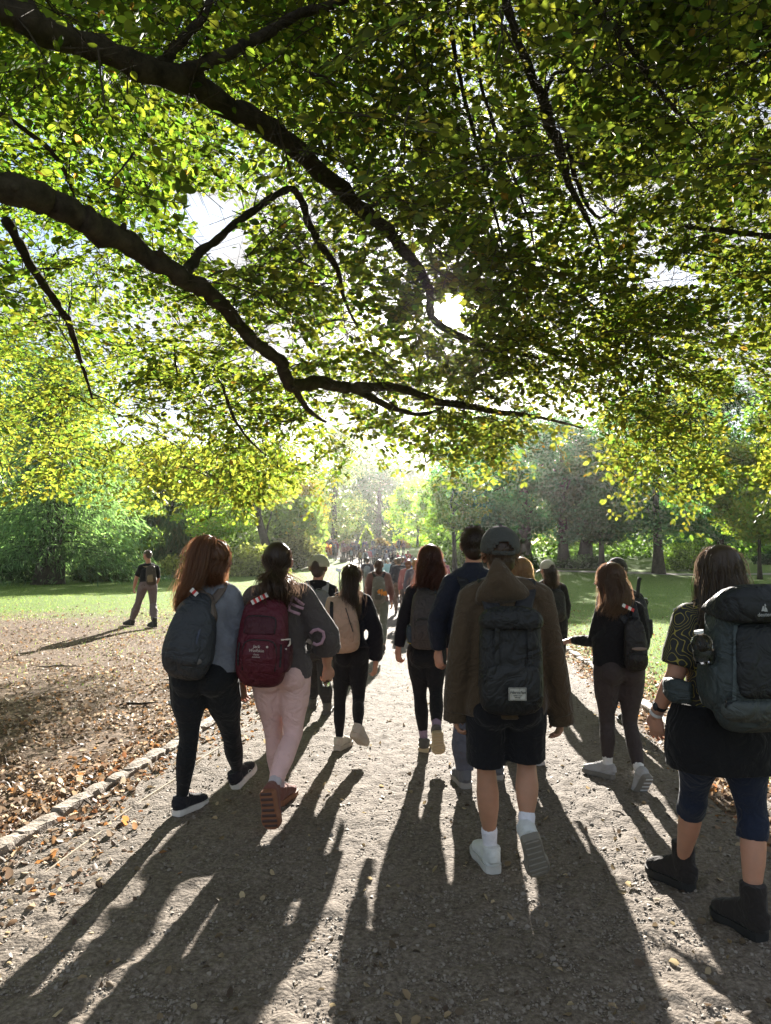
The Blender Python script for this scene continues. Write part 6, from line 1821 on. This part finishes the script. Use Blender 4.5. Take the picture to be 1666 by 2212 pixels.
for sg in (-1, 1):
    ribbon(bp, [surf(.80, sg * .10) + fr[2] * .01, surf(.5, sg * .12) + fr[2] * .014, surf(.2, sg * .13) + fr[2] * .012], .016, fabric((.05, .065, .07), 'nylon'), fr[0], 'compression_strap')
    g = Geo(); c0 = bp.location + fr[1] * .07 + fr[0] * sg * .19; smooth_loft(g, [c0, c0 + fr[0] * sg * .05 - fr[2] * .05, c0 + fr[0] * sg * .055 - fr[2] * .14], [(.045, .02), (.055, .03), (.04, .02)], fr[1], 3); put('hip_belt_pocket', voxel(g, .008, 2, .006, 15, 1), m_dt, bp)
for k in range(2):
    g = Geo(); c0 = surf(.15 + .045 * k, -.14) + fr[2] * .012; tube(g, [c0 + fr[0] * .02 * math.cos(a) + fr[1] * .014 * math.sin(a) + fr[2] * .006 * math.sin(a) for a in np.linspace(0, 6.28, 12)], [.004] * 12, 6); put('gear_loop', g, m_dt2, bp)
lw = fabric((.33, .34, .34), 'plain')
lg = surf(.90, -.02) + fr[2] * .082 + fr[1] * .020
g = Geo()
def leafshape(cx, cz, w, h, lean):
    V = [lg + fr[0] * (cx + lean * 0 - w) + fr[1] * (cz - h), lg + fr[0] * (cx + w) + fr[1] * (cz - h), lg + fr[0] * (cx + w * .4 + lean) + fr[1] * (cz + h), lg + fr[0] * (cx - w * .2 + lean) + fr[1] * (cz + h * .9)]
    V2 = [v + fr[2] * .0015 for v in V]; g.add(V + V2, [(3, 2, 1, 0), (4, 5, 6, 7), (0, 1, 5, 4), (1, 2, 6, 5), (2, 3, 7, 6), (3, 0, 4, 7)])
leafshape(-.006, .004, .006, .010, .001); leafshape(.006, .007, .006, .015, -.004)
put('emblem', g, lw, bp, False)
text(bp, 'deuter', lg - fr[1] * .020, fr[0], fr[1], .020, lw)
bottle('water_bottle', 'clear crinkled plastic bottle with pale cap in the side pocket of the big rucksack', at(*Z3(815, 665), D - .30), at(*Z3(778, 505), D - .30), .042, crinkle=.10)
watch = thing('wristwatch', 'black watch on the left wrist of the woman with the big rucksack', 'watch', tuple(V3(J['wriL'])))
a_ = V3(J['wriL']); u = (V3(J['elbL']) - a_).normalized(); s_, t_, _ = frame(u); c = a_ + u * .055
g = Geo(); tube(g, [c + (s_ * math.cos(an) + t_ * math.sin(an)) * .031 for an in np.linspace(0, 6.2832, 20)], [(.011, .003)] * 20, 8, side=tuple(u)); put('watch_strap', g, fabric(BLACK, 'rubber'), watch)
g = Geo(); ellip(g, c + V3((-.028, -.016, 0)), (.010, .020, .020)); put('watch_case', g, fabric((.03, .03, .035), 'rubber'), watch)
wristband('white band just below the black watch of the woman with the big rucksack', J, 'L', .029, (.55, .55, .55), .012, .016)
race_tag('paper_tag', 'striped tag sticking out beside the far right woman on her shoulder', at(*Z3(655, 412), D + .05), at(*Z3(712, 398), D - .02), .026, (0, -1, .3), 3)

# ---------------------------------------------------------------- 13 man alone on the lawn
D = 17.8
J = pts(Z4, D, dict(head=(978, 686), neck=(988, 742), shL=(940, 768), shR=(1036, 772), elbL=(908, 830), wriL=(890, 902, .05), elbR=(1050, 840, .1), wriR=(1035, 880, .25), hipL=(952, 890), hipR=(1012, 890), kneeL=(915, 1015, .05), kneeR=(1018, 1015, .03)))
J['heelL'], J['toeL'] = planted(Z4, 888, 1155, -75, .29); J['heelR'], J['toeR'] = planted(Z4, 1035, 1168, -55, .29)
for q in 'LR': J['ank' + q] = J['heel' + q].lerp(J['toe' + q], .2) + V3((0, 0, .12))
J['handL'] = dict(d=(-.1, .1, -1), back=(-.7, -.6, 0), curl=.7); J['handR'] = dict(d=(0, .6, -.5), back=(1, 0, 0))
f13 = person('man in black tee shirt, grey hiking trousers and bandana walking alone across the lawn', None, D, J, 1.06, sex='m', build=1.12, yaw=R(70),
    top=dict(name='tee_shirt', e=.018, mat=fabric((.014, .015, .018), 'cloth'), hem=.0, waist=1.12, sleeve=.92, se=.02), bottom=dict(name='trousers', e=.018, mat=fabric((.15, .115, .12), 'cloth'), ce=.03, wr=.018))
hair(f13.root, f13.C, R(70), 1.0, 'short', (.05, .04, .03), 500, length=.02)
g = Geo(); ellip(g, f13.P(0, -.012, .038), (.085, .103, .090), 18, 12, f13.rot); put('bandana', voxel(g, .008, 2, .006, 20, 1), fabric((.10, .095, .07), 'cloth'), f13.root)
for q in 'LR': shoe(f13.root, J['heel' + q], J['toe' + q], UPZ, 1.12, fabric((.05, .048, .045), 'cloth'), fabric((.03, .03, .03), 'rubber'), kind='boot', pname='boot')
g = Geo(); tube(g, [f13.pel + f13.up * .02, f13.pel + f13.up * .08], [(.178, .14), (.175, .138)], 20, side=f13.hs, power=2.3); put('belt', g, fabric(BLACK, 'plain'), f13.root)
backpack(f13, 'small brown and tan pack on the man crossing the lawn', at(*Z4(1015, 870), D - .08), at(*Z4(1005, 755), D - .09), .13, .17, (fabric((.055, .045, .038), 'nylon'), fabric((.20, .16, .10), 'nylon')), pocket=[(.08, .5, .6, .03, 1, 0)], strap_mat=fabric((.22, .18, .12), 'nylon'))
# ================================================================ THE CROWD AHEAD
def Z6(x, y): return 705 + x * .16276, 1138.9 + y * .16276
def walker(label, px, D, s, ph, topc, botc, hairc=(.03, .02, .015), group='walkers in the crowd on the path', sex='f', yaw=0, head_yaw=None, pack=None, hat=None, longhair=0, coat=.0, sleeve=1.9, shorts=False, legskin=None, fine=.020):
    p = at(px, 1205, D); x = p.x; z0 = H(x, D)
    r = random.Random(int(px * 13 + D * 7))
    st = .20 * math.sin(ph); b = .02 * abs(math.cos(ph))
    cy_, sy_ = math.cos(yaw), math.sin(yaw)
    def L(a, f, z): a *= s; f *= s; return V3((x + a * cy_ - f * sy_, D + a * sy_ + f * cy_, z0 + z * s))
    kb = .16 * max(0, -math.cos(ph)); kb2 = .16 * max(0, math.cos(ph))
    J = dict(head=L(0, .02, 1.575), neck=L(0, -.01, 1.42), shL=L(-.165, 0, 1.385), shR=L(.165, 0, 1.385), elbL=L(-.235, -.02 - st * .5, 1.11), elbR=L(.235, -.02 + st * .5, 1.11),
             wriL=L(-.245, .05 - st, .88), wriR=L(.245, .05 + st, .88), hipL=L(-.085, 0, .90), hipR=L(.085, 0, .90), kneeL=L(-.09, st * .9 + .03, .50), kneeR=L(.09, -st * .9 + .03, .50),
             ankL=L(-.085, st * 1.5 - kb, .10 + kb * .6), ankR=L(.085, -st * 1.5 - kb2, .10 + kb2 * .6))
    for q, k in (('L', kb), ('R', kb2)):
        a = J['ank' + q]; f = V3((-sy_, cy_, -k * 4)).normalized(); J['heel' + q] = a - V3((0, 0, .085 * s)) - f * .05 * s; J['toe' + q] = J['heel' + q] + f * .25 * s
    J['handL'] = dict(d=(0, .1, -1), back=(-1, -.2, 0), curl=.7); J['handR'] = dict(d=(0, .1, -1), back=(1, -.2, 0), curl=.7)
    f = person(label, group, D, J, s, sex=sex, yaw=yaw if head_yaw is None else head_yaw, fine=False,
        top=dict(name='jacket', e=.022 + coat * .1, mat=fabric(topc), hem=.02 - coat, waist=1.15, sleeve=sleeve), bottom=dict(name='trousers', e=.012, mat=fabric(botc), to=.95 if shorts else 1.97, flare=.006 if shorts else 0, ce=.014))
    g = Geo(); c, ro = f.C, f.rot
    if longhair:
        ellip(g, f.P(0, -.018, .030), (.088 * s, .106 * s, .098 * s), 14, 10, ro); tube(g, [f.P(0, -.03, 0), f.P(0, -.075, -.10), f.P(0, -.08, -.10 - longhair)], [.075 * s, .068 * s, .03 * s], 12)
    else: ellip(g, f.P(0, -.020, .034), (.084 * s, .100 * s, .092 * s), 14, 10, ro); ellip(g, f.P(0, -.045, -.02), (.068 * s, .062 * s, .075 * s), 12, 8, ro)
    put('hair', voxel(g, .012, 1, .006, 30, 1), fabric(hairc, 'hair'), f.root)
    if hat is not None: cap(f.root, f.P, f.rot, 1.06 * s, fabric(hat), opening=False)
    for q in 'LR':
        g = Geo(); h, t = V3(J['heel' + q]), V3(J['toe' + q]); u = V3((0, 0, 1))
        tube(g, [h + u * .03, h.lerp(t, .2) + u * .055, h.lerp(t, .6) + u * .04, t + u * .03], [(.03 * s, .03 * s), (.040 * s, .055 * s), (.046 * s, .038 * s), (.03 * s, .02 * s)], 10, side=(1, 0, 0))
        put('shoe', g, fabric((.07, .065, .06) if r.random() < .6 else (.4, .38, .36), 'rubber'), f.root)
    if pack is not None:
        backpack(f, pack[1], L(0, -.16, .93), L(0, -.15, 1.38), .13 * s, .15, (fabric(pack[0], 'nylon'), fabric(tuple(c_ * .6 for c_ in pack[0]), 'nylon')), pocket=[(.08, .5, .6, .03, 1, 0)], zips=False, loops=False, fine=False, group='backpacks in the crowd ahead')
    return f
MID = 'walkers in the middle distance'
walker('woman with dark red bob, arms bent, pink-grey sweater and grey-green trousers, alone mid-path', Z6(698, 0)[0], 12.9, .97, .9, (.16, .085, .085), (.13, .13, .11), (.045, .018, .012), MID, longhair=.06, pack=((.13, .12, .11), 'grey and black hiking pack hung with orange cloth on the woman mid-path'))
tw = thing('orange_cloth', 'bunch of orange cloth tied to the grey hiking pack mid-path', 'cloth', tuple(at(*Z6(745, 850), 12.55)), None)
g = Geo(); rr = random.Random(4)
for k in range(9):
    a = at(*Z6(700 + k * 12, 835 + rr.uniform(-15, 25)), 12.57); tube(g, [a, a + V3((rr.uniform(-.02, .02), -.02, -.03)), a + V3((rr.uniform(-.03, .03), -.01, -.07))], [.012, .018, .010], 7)
put('cloth_strips', voxel(g, .008, 1), fabric((.55, .20, .05)), tw)
walker('man with dark hair and slouching grey pack at the left edge of the path', Z6(545, 0)[0], 27, 1.02, 2.0, (.10, .085, .09), (.22, .25, .30), group=MID, sex='m', pack=((.16, .17, .17), 'slouching grey pack on the man at the left edge of the path'))
walker('older walker in pale turquoise jacket and blue jeans, turned to the left', Z6(815, 0)[0], 31, .98, .3, (.30, .48, .50), (.10, .12, .18), (.40, .38, .36), MID, head_yaw=R(40), yaw=R(20))
walker('broad man in dark grey pullover and brown trousers in mid-path', Z6(965, 0)[0], 21.5, 1.02, 1.2, (.045, .045, .055), (.13, .10, .085), (.05, .035, .025), MID, sex='m')
walker('woman in rose sweater with brown hair left of the red-haired woman', Z6(1090, 0)[0], 18.5, .97, 2.4, (.32, .13, .13), (.06, .06, .07), (.14, .07, .04), MID, longhair=.10)
walker('blond walker in mauve-grey sweater just left of the red-haired woman', Z6(1178, 0)[0], 17, .98, .6, (.12, .11, .14), (.05, .05, .06), (.28, .15, .08), MID, longhair=.04)
walker('walker in black jacket between the turquoise jacket and the broad man', Z6(925, 0)[0], 30, .99, 2.9, (.03, .03, .035), (.04, .04, .045), (.09, .05, .03), MID, longhair=.08)
walker('walker with light brown hair behind the broad man', Z6(1018, 0)[0], 31, 1.02, 1.7, (.05, .05, .06), (.05, .05, .06), (.13, .08, .05), MID)
walker('grey-haired walker in bright blue shirt behind the rose sweater', Z6(1092, 0)[0], 27, .98, .2, (.04, .14, .28), (.05, .05, .06), (.12, .11, .10), MID)
walker('walker in grey top behind the blond one', Z6(1160, 0)[0], 29, 1.02, 2.2, (.09, .09, .10), (.05, .05, .06), (.16, .10, .06), MID, hat=(.20, .17, .15))
walker('walker in pale cap and pink shirt with grey pack right of the path', Z6(1560, 0)[0], 30, .96, .8, (.36, .12, .15), (.06, .06, .08), (.05, .04, .03), MID, hat=(.45, .42, .42), pack=((.14, .14, .17), 'grey pack on the walker in pink at the right edge of the path'))
walker('walker with pink hat further up at the right edge of the path', 921, 38, .96, 1.8, (.30, .12, .14), (.05, .05, .06), (.05, .04, .03), MID, hat=(.5, .3, .34))
FAR = 'crowd far ahead on the uphill path'
far = [
 ('walker in dark red coat at the head of the far crowd, leftmost', 135, 82, 1.05, (.16, .035, .06), (.09, .03, .045), 0, None),
 ('walker in dark rose jacket second from the left in the far crowd', 225, 84, 1.0, (.12, .06, .09), (.05, .04, .05), .1, None),
 ('tall walker with pale pack third from the left in the far crowd', 345, 78, 1.03, (.06, .05, .06), (.05, .05, .05), .1, None),
 ('walker in dark skirt carrying a pale blue pack in the far crowd', 335, 68, .96, (.05, .045, .05), (.035, .03, .03), .08, ((.30, .34, .40), 'pale blue pack in the far crowd')),
 ('dark-clad walker behind the one with the yellow pack', 415, 80, 1.03, (.04, .035, .04), (.04, .035, .04), 0, None),
 ('walker with ochre pack and black leggings in the far crowd', 452, 63, .98, (.12, .08, .07), (.02, .02, .02), .12, ((.28, .22, .10), 'ochre pack in the far crowd')),
 ('walker with dark pack and light sleeves in the far crowd', 518, 61, .96, (.32, .34, .38), (.05, .05, .055), 0, ((.03, .03, .035), 'dark pack over light sleeves in the far crowd')),
 ('walker in pink shirt and pale trousers in the far crowd', 572, 64, .97, (.36, .12, .16), (.30, .29, .28), 0, None),
 ('walker in blue and white top, long hair, in the far crowd', 600, 66, 1.03, (.20, .28, .36), (.04, .04, .045), .12, None),
 ('walker in dark blue behind the pink shirt', 655, 70, .98, (.06, .08, .14), (.04, .04, .05), 0, None),
 ('walker alone in front in black with a small black pack on the uphill path', 680, 50, .96, (.035, .035, .04), (.06, .045, .045), .04, ((.03, .03, .035), 'small black pack on the lone walker uphill')),
 ('walker in black jacket beside a blue one in the far crowd', 702, 66, 1.05, (.05, .06, .08), (.05, .045, .05), .05, ((.05, .07, .10), 'blue-black pack in the far crowd')),
 ('walker with auburn hair at the top middle of the far crowd', 772, 78, 1.0, (.05, .05, .06), (.05, .05, .05), .05, None),
 ('walker with pale lilac pack in the far crowd', 800, 58, 1.0, (.045, .05, .07), (.045, .045, .05), 0, ((.26, .26, .34), 'pale lilac pack in the far crowd')),
 ('walker in navy behind the pale lilac pack', 825, 70, 1.0, (.04, .05, .09), (.04, .04, .05), .05, None),
 ('woman with copper hair and black coat near the right of the far crowd', 895, 54, 1.0, (.022, .02, .022), (.03, .03, .03), .10, None),
 ('walker in red and grey striped top near the right of the far crowd', 950, 56, .94, (.24, .04, .06), (.08, .08, .09), 0, None),
 ('short walker in crimson shirt near the right of the far crowd', 982, 48, .92, (.34, .04, .07), (.05, .05, .05), 0, None),
 ('walker in slate-grey shirt at the right of the far crowd', 1018, 52, 1.0, (.12, .14, .17), (.05, .05, .06), 0, None),
 ('walker in bright red with red hair behind the cyan jacket', 1085, 54, 1.04, (.38, .04, .05), (.05, .05, .05), .08, None),
 ('walker in plum top left of the cyan jacket', 1088, 46, .97, (.22, .06, .09), (.05, .05, .05), 0, None),
 ('walker in bright cyan jacket crossed by black pack straps', 1142, 42, 1.0, (.10, .45, .50), (.05, .05, .05), 0, ((.03, .04, .05), 'narrow black pack on the bright cyan jacket')),
 ('walker in black with a white patch, far crowd, behind the blue-white top', 505, 74, 1.0, (.03, .03, .035), (.04, .04, .04), .05, None),
 ('smallest walker at the far left edge of the crowd by the orange shrub', 40, 88, 1.0, (.06, .05, .07), (.05, .04, .05), 0, None),
 ('walker in brown beside the smallest one at the crowd edge', 5, 86, 1.02, (.14, .08, .08), (.06, .05, .05), .05, None),
]
rh = random.Random(3)
for i, (lab, zx, D, s, tc, bc, lh, pk) in enumerate(far):
    hc = rh.choice([(.04, .02, .015), (.10, .05, .03), (.16, .09, .05), (.03, .02, .02), (.12, .05, .03)])
    walker(lab, Z6(zx, 0)[0], D, s, rh.uniform(0, 6.28), tc, bc, hc, FAR, longhair=lh, pack=pk, yaw=R(rh.uniform(-6, 14)))
for i in range(30):
    walker('one of the tiny dark walkers packed together within the far crowd', rh.uniform(716, 880), rh.uniform(72, 92), rh.uniform(.94, 1.04), rh.uniform(0, 6.28), rh.choice([(.07, .07, .08), (.18, .08, .08), (.10, .13, .18), (.26, .24, .24)]), (.04, .04, .045), rh.choice([(.10, .05, .03), (.03, .02, .02), (.16, .09, .05)]), 'tiny walkers within the far crowd', longhair=rh.choice([0, .08]), fine=.03)
hv = at(1641, 1200, 78)
walker('tiny figure in a yellow safety vest standing before the pale building', 1641, 78, 1.0, .5, (.45, .55, .05), (.10, .10, .14), group=None, sex='m', sleeve=.6)

# ---------------- small things of the park
sg = gnd(733, 1264); sign = thing('info_sign', 'small tilted information panel on a thin post in the left lawn', 'sign', (sg.x, sg.y, H(sg.x, sg.y)))
k = sg.y / F
g = Geo(); tube(g, [(0, 0, -.1), (0, 0, 31 * k)], [.035, .035], 8); g2 = put('post', g.mesh('post'), fabric((.12, .12, .12), 'plain'), None); g2.parent = sign
g = Geo(); box(g, (-.05, 0, 32 * k), (.32, .24, .02), Matrix.Rotation(R(40), 3, 'X') @ Matrix.Rotation(R(18), 3, 'Y')); q_ = link('panel', g.mesh('panel', False), fabric((.55, .56, .58), 'plain'), sign)
sb = at(742, 1212, 72); t = thing('stone_block', 'low dark stone block beside the path below the far crowd', 'stone', (sb.x, 72, H(sb.x, 72)))
g = Geo(); tube(g, [(0, 0, -.1), (0, 0, .3), (.02, 0, .5)], [(.50, .35), (.48, .34), (.44, .30)], 4, side=(1, 1, 0), rough=.1); link('block', g.mesh('block', False), fabric((.12, .105, .09), 'rubber'), t)
sb = at(712, 1205, 76); t = thing('park_bench', 'low wooden bench on the left lawn before the orange shrub', 'bench', (sb.x, 76, H(sb.x, 76)))
for k_ in range(3):
    g = Geo(); box(g, (0, -.2 + .2 * k_, .46), (1.9, .15, .05)); link('slat', g.mesh('slat', False), fabric((.16, .11, .07), 'rubber'), t)
for k_ in (-1, 1):
    g = Geo(); box(g, (.75 * k_, 0, .2), (.1, .5, .48)); link('leg', g.mesh('leg', False), fabric((.12, .10, .09), 'rubber'), t)
# ================================================================ GRASS, LITTER, GRIT
r = np.random.default_rng(77)
M_litter = leafy('litter', trans=.3, tcol=(1.5, 1.5, 1.4), rough=.6)
M_grass = leafy('grass_blades', trans=.45, tcol=(2.3, 2.3, 1.6), rough=.6)
M_grit = solid('grit', (.20, .175, .145), .8, .3, 200, .4, 60, .4)
T_CURL = np.array([(0, 0, 0), (.34, .3, .22), (.30, .75, .20), (0, 1.05, .12), (-.30, .75, .26), (-.34, .3, .20), (0, .5, 0)])
F_CURL = np.array([(0, 1, 6), (1, 2, 6), (2, 3, 6), (3, 4, 6), (4, 5, 6), (5, 0, 6)])
def scatter_y(n, y0, y1, power=1.6):
    """distances so that the count per picture area stays about even"""
    u = r.random(n); a = 1 - power
    return (y0 ** a + u * (y1 ** a - y0 ** a)) ** (1 / a)
def litter(name, X, Y, size, pal, lift=.004, tilt=.5, w=None):
    n = len(X); Z = hgt(X, Y) + lift
    A, T, N_ = rand_rot(n, r, tilt)
    N_[:, 2] = np.abs(N_[:, 2])
    pal = np.array(pal); c = pal[r.choice(len(pal), n, p=w)] * r.normal(1, .25, (n, 1)).clip(.4, 1.8)
    flip = np.where(r.random(n) < .5, 1.0, -1.0)
    V, Fc, C = cards(np.stack([X, Y, Z + np.where(flip < 0, size.mean() * .22, 0)], -1), A, T, N_ * flip[:, None], size, T_CURL, F_CURL, c)
    o = link(name, np_mesh(name, V, Fc, colors=C), M_litter, kind='stuff'); return o
BR_ = [(.13, .09, .065), (.22, .16, .115), (.32, .245, .185), (.09, .065, .05), (.42, .34, .26), (.24, .14, .075)]
OR_ = [(.22, .10, .05), (.20, .13, .085), (.12, .08, .055), (.30, .21, .14), (.38, .30, .22), (.30, .14, .05)]
# left: brown leaf litter all over the bare earth, thinning into the lawn
n = 76000; Y = scatter_y(n, 3.2, 30, 1.6); X = -Y * r.uniform(-.02, .72, n) ; 
m = X < xl(Y) - .16; X, Y = X[m], Y[m]
dn = np.clip((28 - Y) / 8, .05, 1) * np.clip(.62 + .5 * np.sin(X * 2.3 + 2 * np.sin(Y * 1.1)) * np.sin(Y * 1.9 + np.sin(X)) + .25 * np.sin(X * 6 + Y * 2) * np.sin(Y * 5), .12, 1); m = r.random(len(X)) < np.maximum(dn, .15); X, Y = X[m], Y[m]
litter('leaf_litter', X, Y, r.gamma(5, .0052, len(X)).clip(.010, .06) * (1 + Y * .03), BR_)
# left: strip of drier orange leaves along the inner side of the kerb
n = 6500; Y = scatter_y(n, 3.0, 22, 1.4); X = xl(Y) + np.abs(r.normal(0, .22, n)) * (1 + .6 * np.sin(Y * 2.1)) + .02
litter('kerb_leaves', X, Y, r.gamma(6, .0058, n).clip(.012, .06), OR_ + BR_)
n = 3500; Y = scatter_y(n, 3.0, 16, 1.4); X = xl(Y) - .16 - np.abs(r.normal(0, .22, n))
litter('kerb_leaves', X, Y, r.gamma(6, .0058, n).clip(.012, .06), OR_ + BR_)
# right: thick orange litter on both sides of the kerb, few on the lawn
n = 13000; Y = scatter_y(n, 2.8, 26, 1.45); X = xr(Y) + .35 + r.normal(.15, .36, n)
m = (X > xr(Y) - .15); X, Y = X[m], Y[m]
litter('kerb_leaves', X, Y, r.gamma(6, .0062, len(X)).clip(.014, .065), OR_ + BR_)
n = 4500; Y = scatter_y(n, 3.5, 40, 1.2); X = xr(Y) + .6 + r.exponential(2.2, n)
litter('lawn_leaves', X, Y, r.uniform(.03, .06, n), OR_ + [(.40, .36, .16)])
# a few on the path itself
n = 900; Y = scatter_y(n, 2.2, 20, 1.5); X = xl(Y) + (xr(Y) - xl(Y)) * r.random(n)
litter('path_leaves', X, Y, r.uniform(.018, .045, n), [(.12, .09, .06), (.20, .15, .09), (.07, .05, .035), (.30, .24, .15)], .02)
# grit and crumbs of gravel
T_PEB = np.array([(1, 0, 0), (.25, .9, .1), (-.85, .5, 0), (-.8, -.6, .05), (.3, -.95, 0), (.05, .1, .75)]); F_PEB = np.array([(0, 1, 5), (1, 2, 5), (2, 3, 5), (3, 4, 5), (4, 0, 5)])
n = 110000; Y = scatter_y(n, 2.0, 22, 1.8); X = xl(Y) + (xr(Y) - xl(Y)) * r.random(n)
keep_ = .35 + .65 * (np.sin(X * 3.1 + np.sin(Y * 2.3) * 2) * np.sin(Y * 2.7 + X) > -.2); m = r.random(n) < keep_; X, Y = X[m], Y[m]; n = len(X)
A, T, N_ = rand_rot(n, r, .25); N_[:, 2] = np.abs(N_[:, 2])
V, Fc, C = cards(np.stack([X, Y, hgt(X, Y) + .016], -1), A, T, N_, r.gamma(2.0, .0017, n).clip(.0025, .014) * (1 + Y * .02), T_PEB, F_PEB, np.ones((n, 3)))
link('grit', np_mesh('grit', V, Fc), M_grit, kind='stuff')
# grass
T_BL = np.array([(-.09, 0, 0), (.09, 0, 0), (.02, 1, 0)]); F_BL = np.array([(0, 1, 2)])
def grass(name, X, Y, hmean, cols, lean=.45):
    n = len(X); a = r.uniform(0, 6.283, n)
    A = np.stack([np.cos(a), np.sin(a), np.zeros(n)], -1); T = np.stack([r.normal(0, lean, n), r.normal(0, lean, n), np.ones(n)], -1); T /= np.linalg.norm(T, axis=1, keepdims=True)
    sz = hmean * r.uniform(.5, 1.5, n)
    c = np.array(cols)[r.integers(0, len(cols), n)] * r.normal(1, .22, (n, 1)).clip(.5, 1.7)
    V, Fc, C = cards(np.stack([X, Y, hgt(X, Y) - .004], -1), A, T, np.cross(A, T), sz, T_BL, F_BL, c)
    link(name, np_mesh(name, V, Fc, colors=C), M_grass, kind='stuff')
GC = [(.10, .17, .03), (.14, .22, .045), (.07, .13, .028), (.19, .25, .06)]
n = 120000; Y = scatter_y(n, 4.5, 62, 1.15); X = xr(Y) + .45 + (Y * .75) * r.random(n) ** 1.15
m = (X < Y * .62 + 1) & (r.random(n) < np.clip((X - xr(Y) - .4) / 1.1, .05, 1)); X, Y = X[m], Y[m]
grass('lawn_grass', X, Y, .030 * (1 + Y * .025), GC)
n = 130000; Y = scatter_y(n, 9, 62, 1.1); X = xl(Y) - .2 - (Y * .75) * r.random(n)
e = Y + 2.5 * np.sin(X * .9) + 1.5 * np.sin(Y * 2.3 + X * 2) + r.normal(0, 2.2, n)
m = (X > -Y * .62 - 1) & (e > 19.5) | (r.random(n) < .04); X, Y = X[m], Y[m]
grass('lawn_grass', X, Y, .030 * (1 + Y * .025), GC + [(.17, .20, .05)])
n = 2500; Y = scatter_y(n, 5, 30, 1.2); X = xl(Y) - .15 - np.abs(r.normal(0, .2, n))
# fallen twigs and small stones on the bare earth
def twig_on_ground(label, px, py, ln, ang, th):
    p = gnd(px, py); t = thing('fallen_twig', label, 'twig', (p.x, p.y, H(p.x, p.y)), 'twigs lying on the ground')
    q = random.Random(int(px)); g = Geo(); P = [(math.cos(ang) * ln * k + q.uniform(-.02, .02), math.sin(ang) * ln * k + q.uniform(-.02, .02), th + .01 + q.uniform(0, .02)) for k in np.linspace(-.5, .5, 6)]
    tube(g, P, [th * .6, th, th, th * .9, th * .7, th * .3], 6, rough=.2); tube(g, [P[3], (P[3][0] + .1 * ln, P[3][1] + .15 * ln, .03)], [th * .5, th * .2], 5); link('stick', g.mesh('stick'), M_bark, t)
twig_on_ground('dark curved stick in the middle of the brown leaf litter', 300, 1526, .42, .1, .016)
twig_on_ground('short thick bark piece right of the curved stick in the litter', 415, 1538, .30, .2, .030)
twig_on_ground('thin straight dark stick behind the ponytailed woman', 400, 1474, .55, .02, .012)
twig_on_ground('thin stick leaning over the left kerb stones', 190, 1745, .40, -.9, .006)
twig_on_ground('long thin twig on the sunlit litter at left', 130, 1444, .7, .05, .012)
twig_on_ground('dark twig lying on the left lawn near the walking man', 470, 1390, .8, .1, .014)
twig_on_ground('small stick on the gravel beside the olive-coated man', 1352, 1770, .16, -.8, .005)
def pebble(label, px, py, rr_, col):
    p = gnd(px, py); t = thing('loose_stone', label, 'stone', (p.x, p.y, H(p.x, p.y)), 'loose stones in the litter')
    g = Geo(); ellip(g, (0, 0, rr_ * .4), (rr_, rr_ * .8, rr_ * .6), 8, 6, Matrix.Rotation(px, 3, 'Z')); q = random.Random(int(px)); g.v = [tuple(c + q.uniform(-.12, .12) * rr_ for c in v) for v in g.v]; link('stone_body', g.mesh('stone_body', False), fabric(col, 'rubber'), t)
pebble('pale grey stone beside the curved stick', 370, 1521, .045, (.45, .45, .45)); pebble('pale crumpled stone in the shaded litter left of the leggings', 597, 1572, .05, (.42, .42, .44)); pebble('small tan stone near the shaded litter edge', 335, 1512, .035, (.30, .25, .18))
# ================================================================ AIR
def haze(density):
    g = Geo(); box(g, (0, 86, 16.5), (330, 240, 36))
    g2 = g.mesh('haze', False)
    m = bpy.data.materials.new('air'); m.use_nodes = True; nt = m.node_tree; nt.nodes.clear()
    o_ = nt.nodes.new('ShaderNodeOutputMaterial'); v = nt.nodes.new('ShaderNodeVolumePrincipled')
    v.inputs['Color'].default_value = (.95, .95, .93, 1); v.inputs['Density'].default_value = density
    v.inputs['Anisotropy'].default_value = 0.86
    nt.links.new(v.outputs[0], o_.inputs['Volume'])
    link('haze', g2, m, kind='stuff')
haze(0.0002)
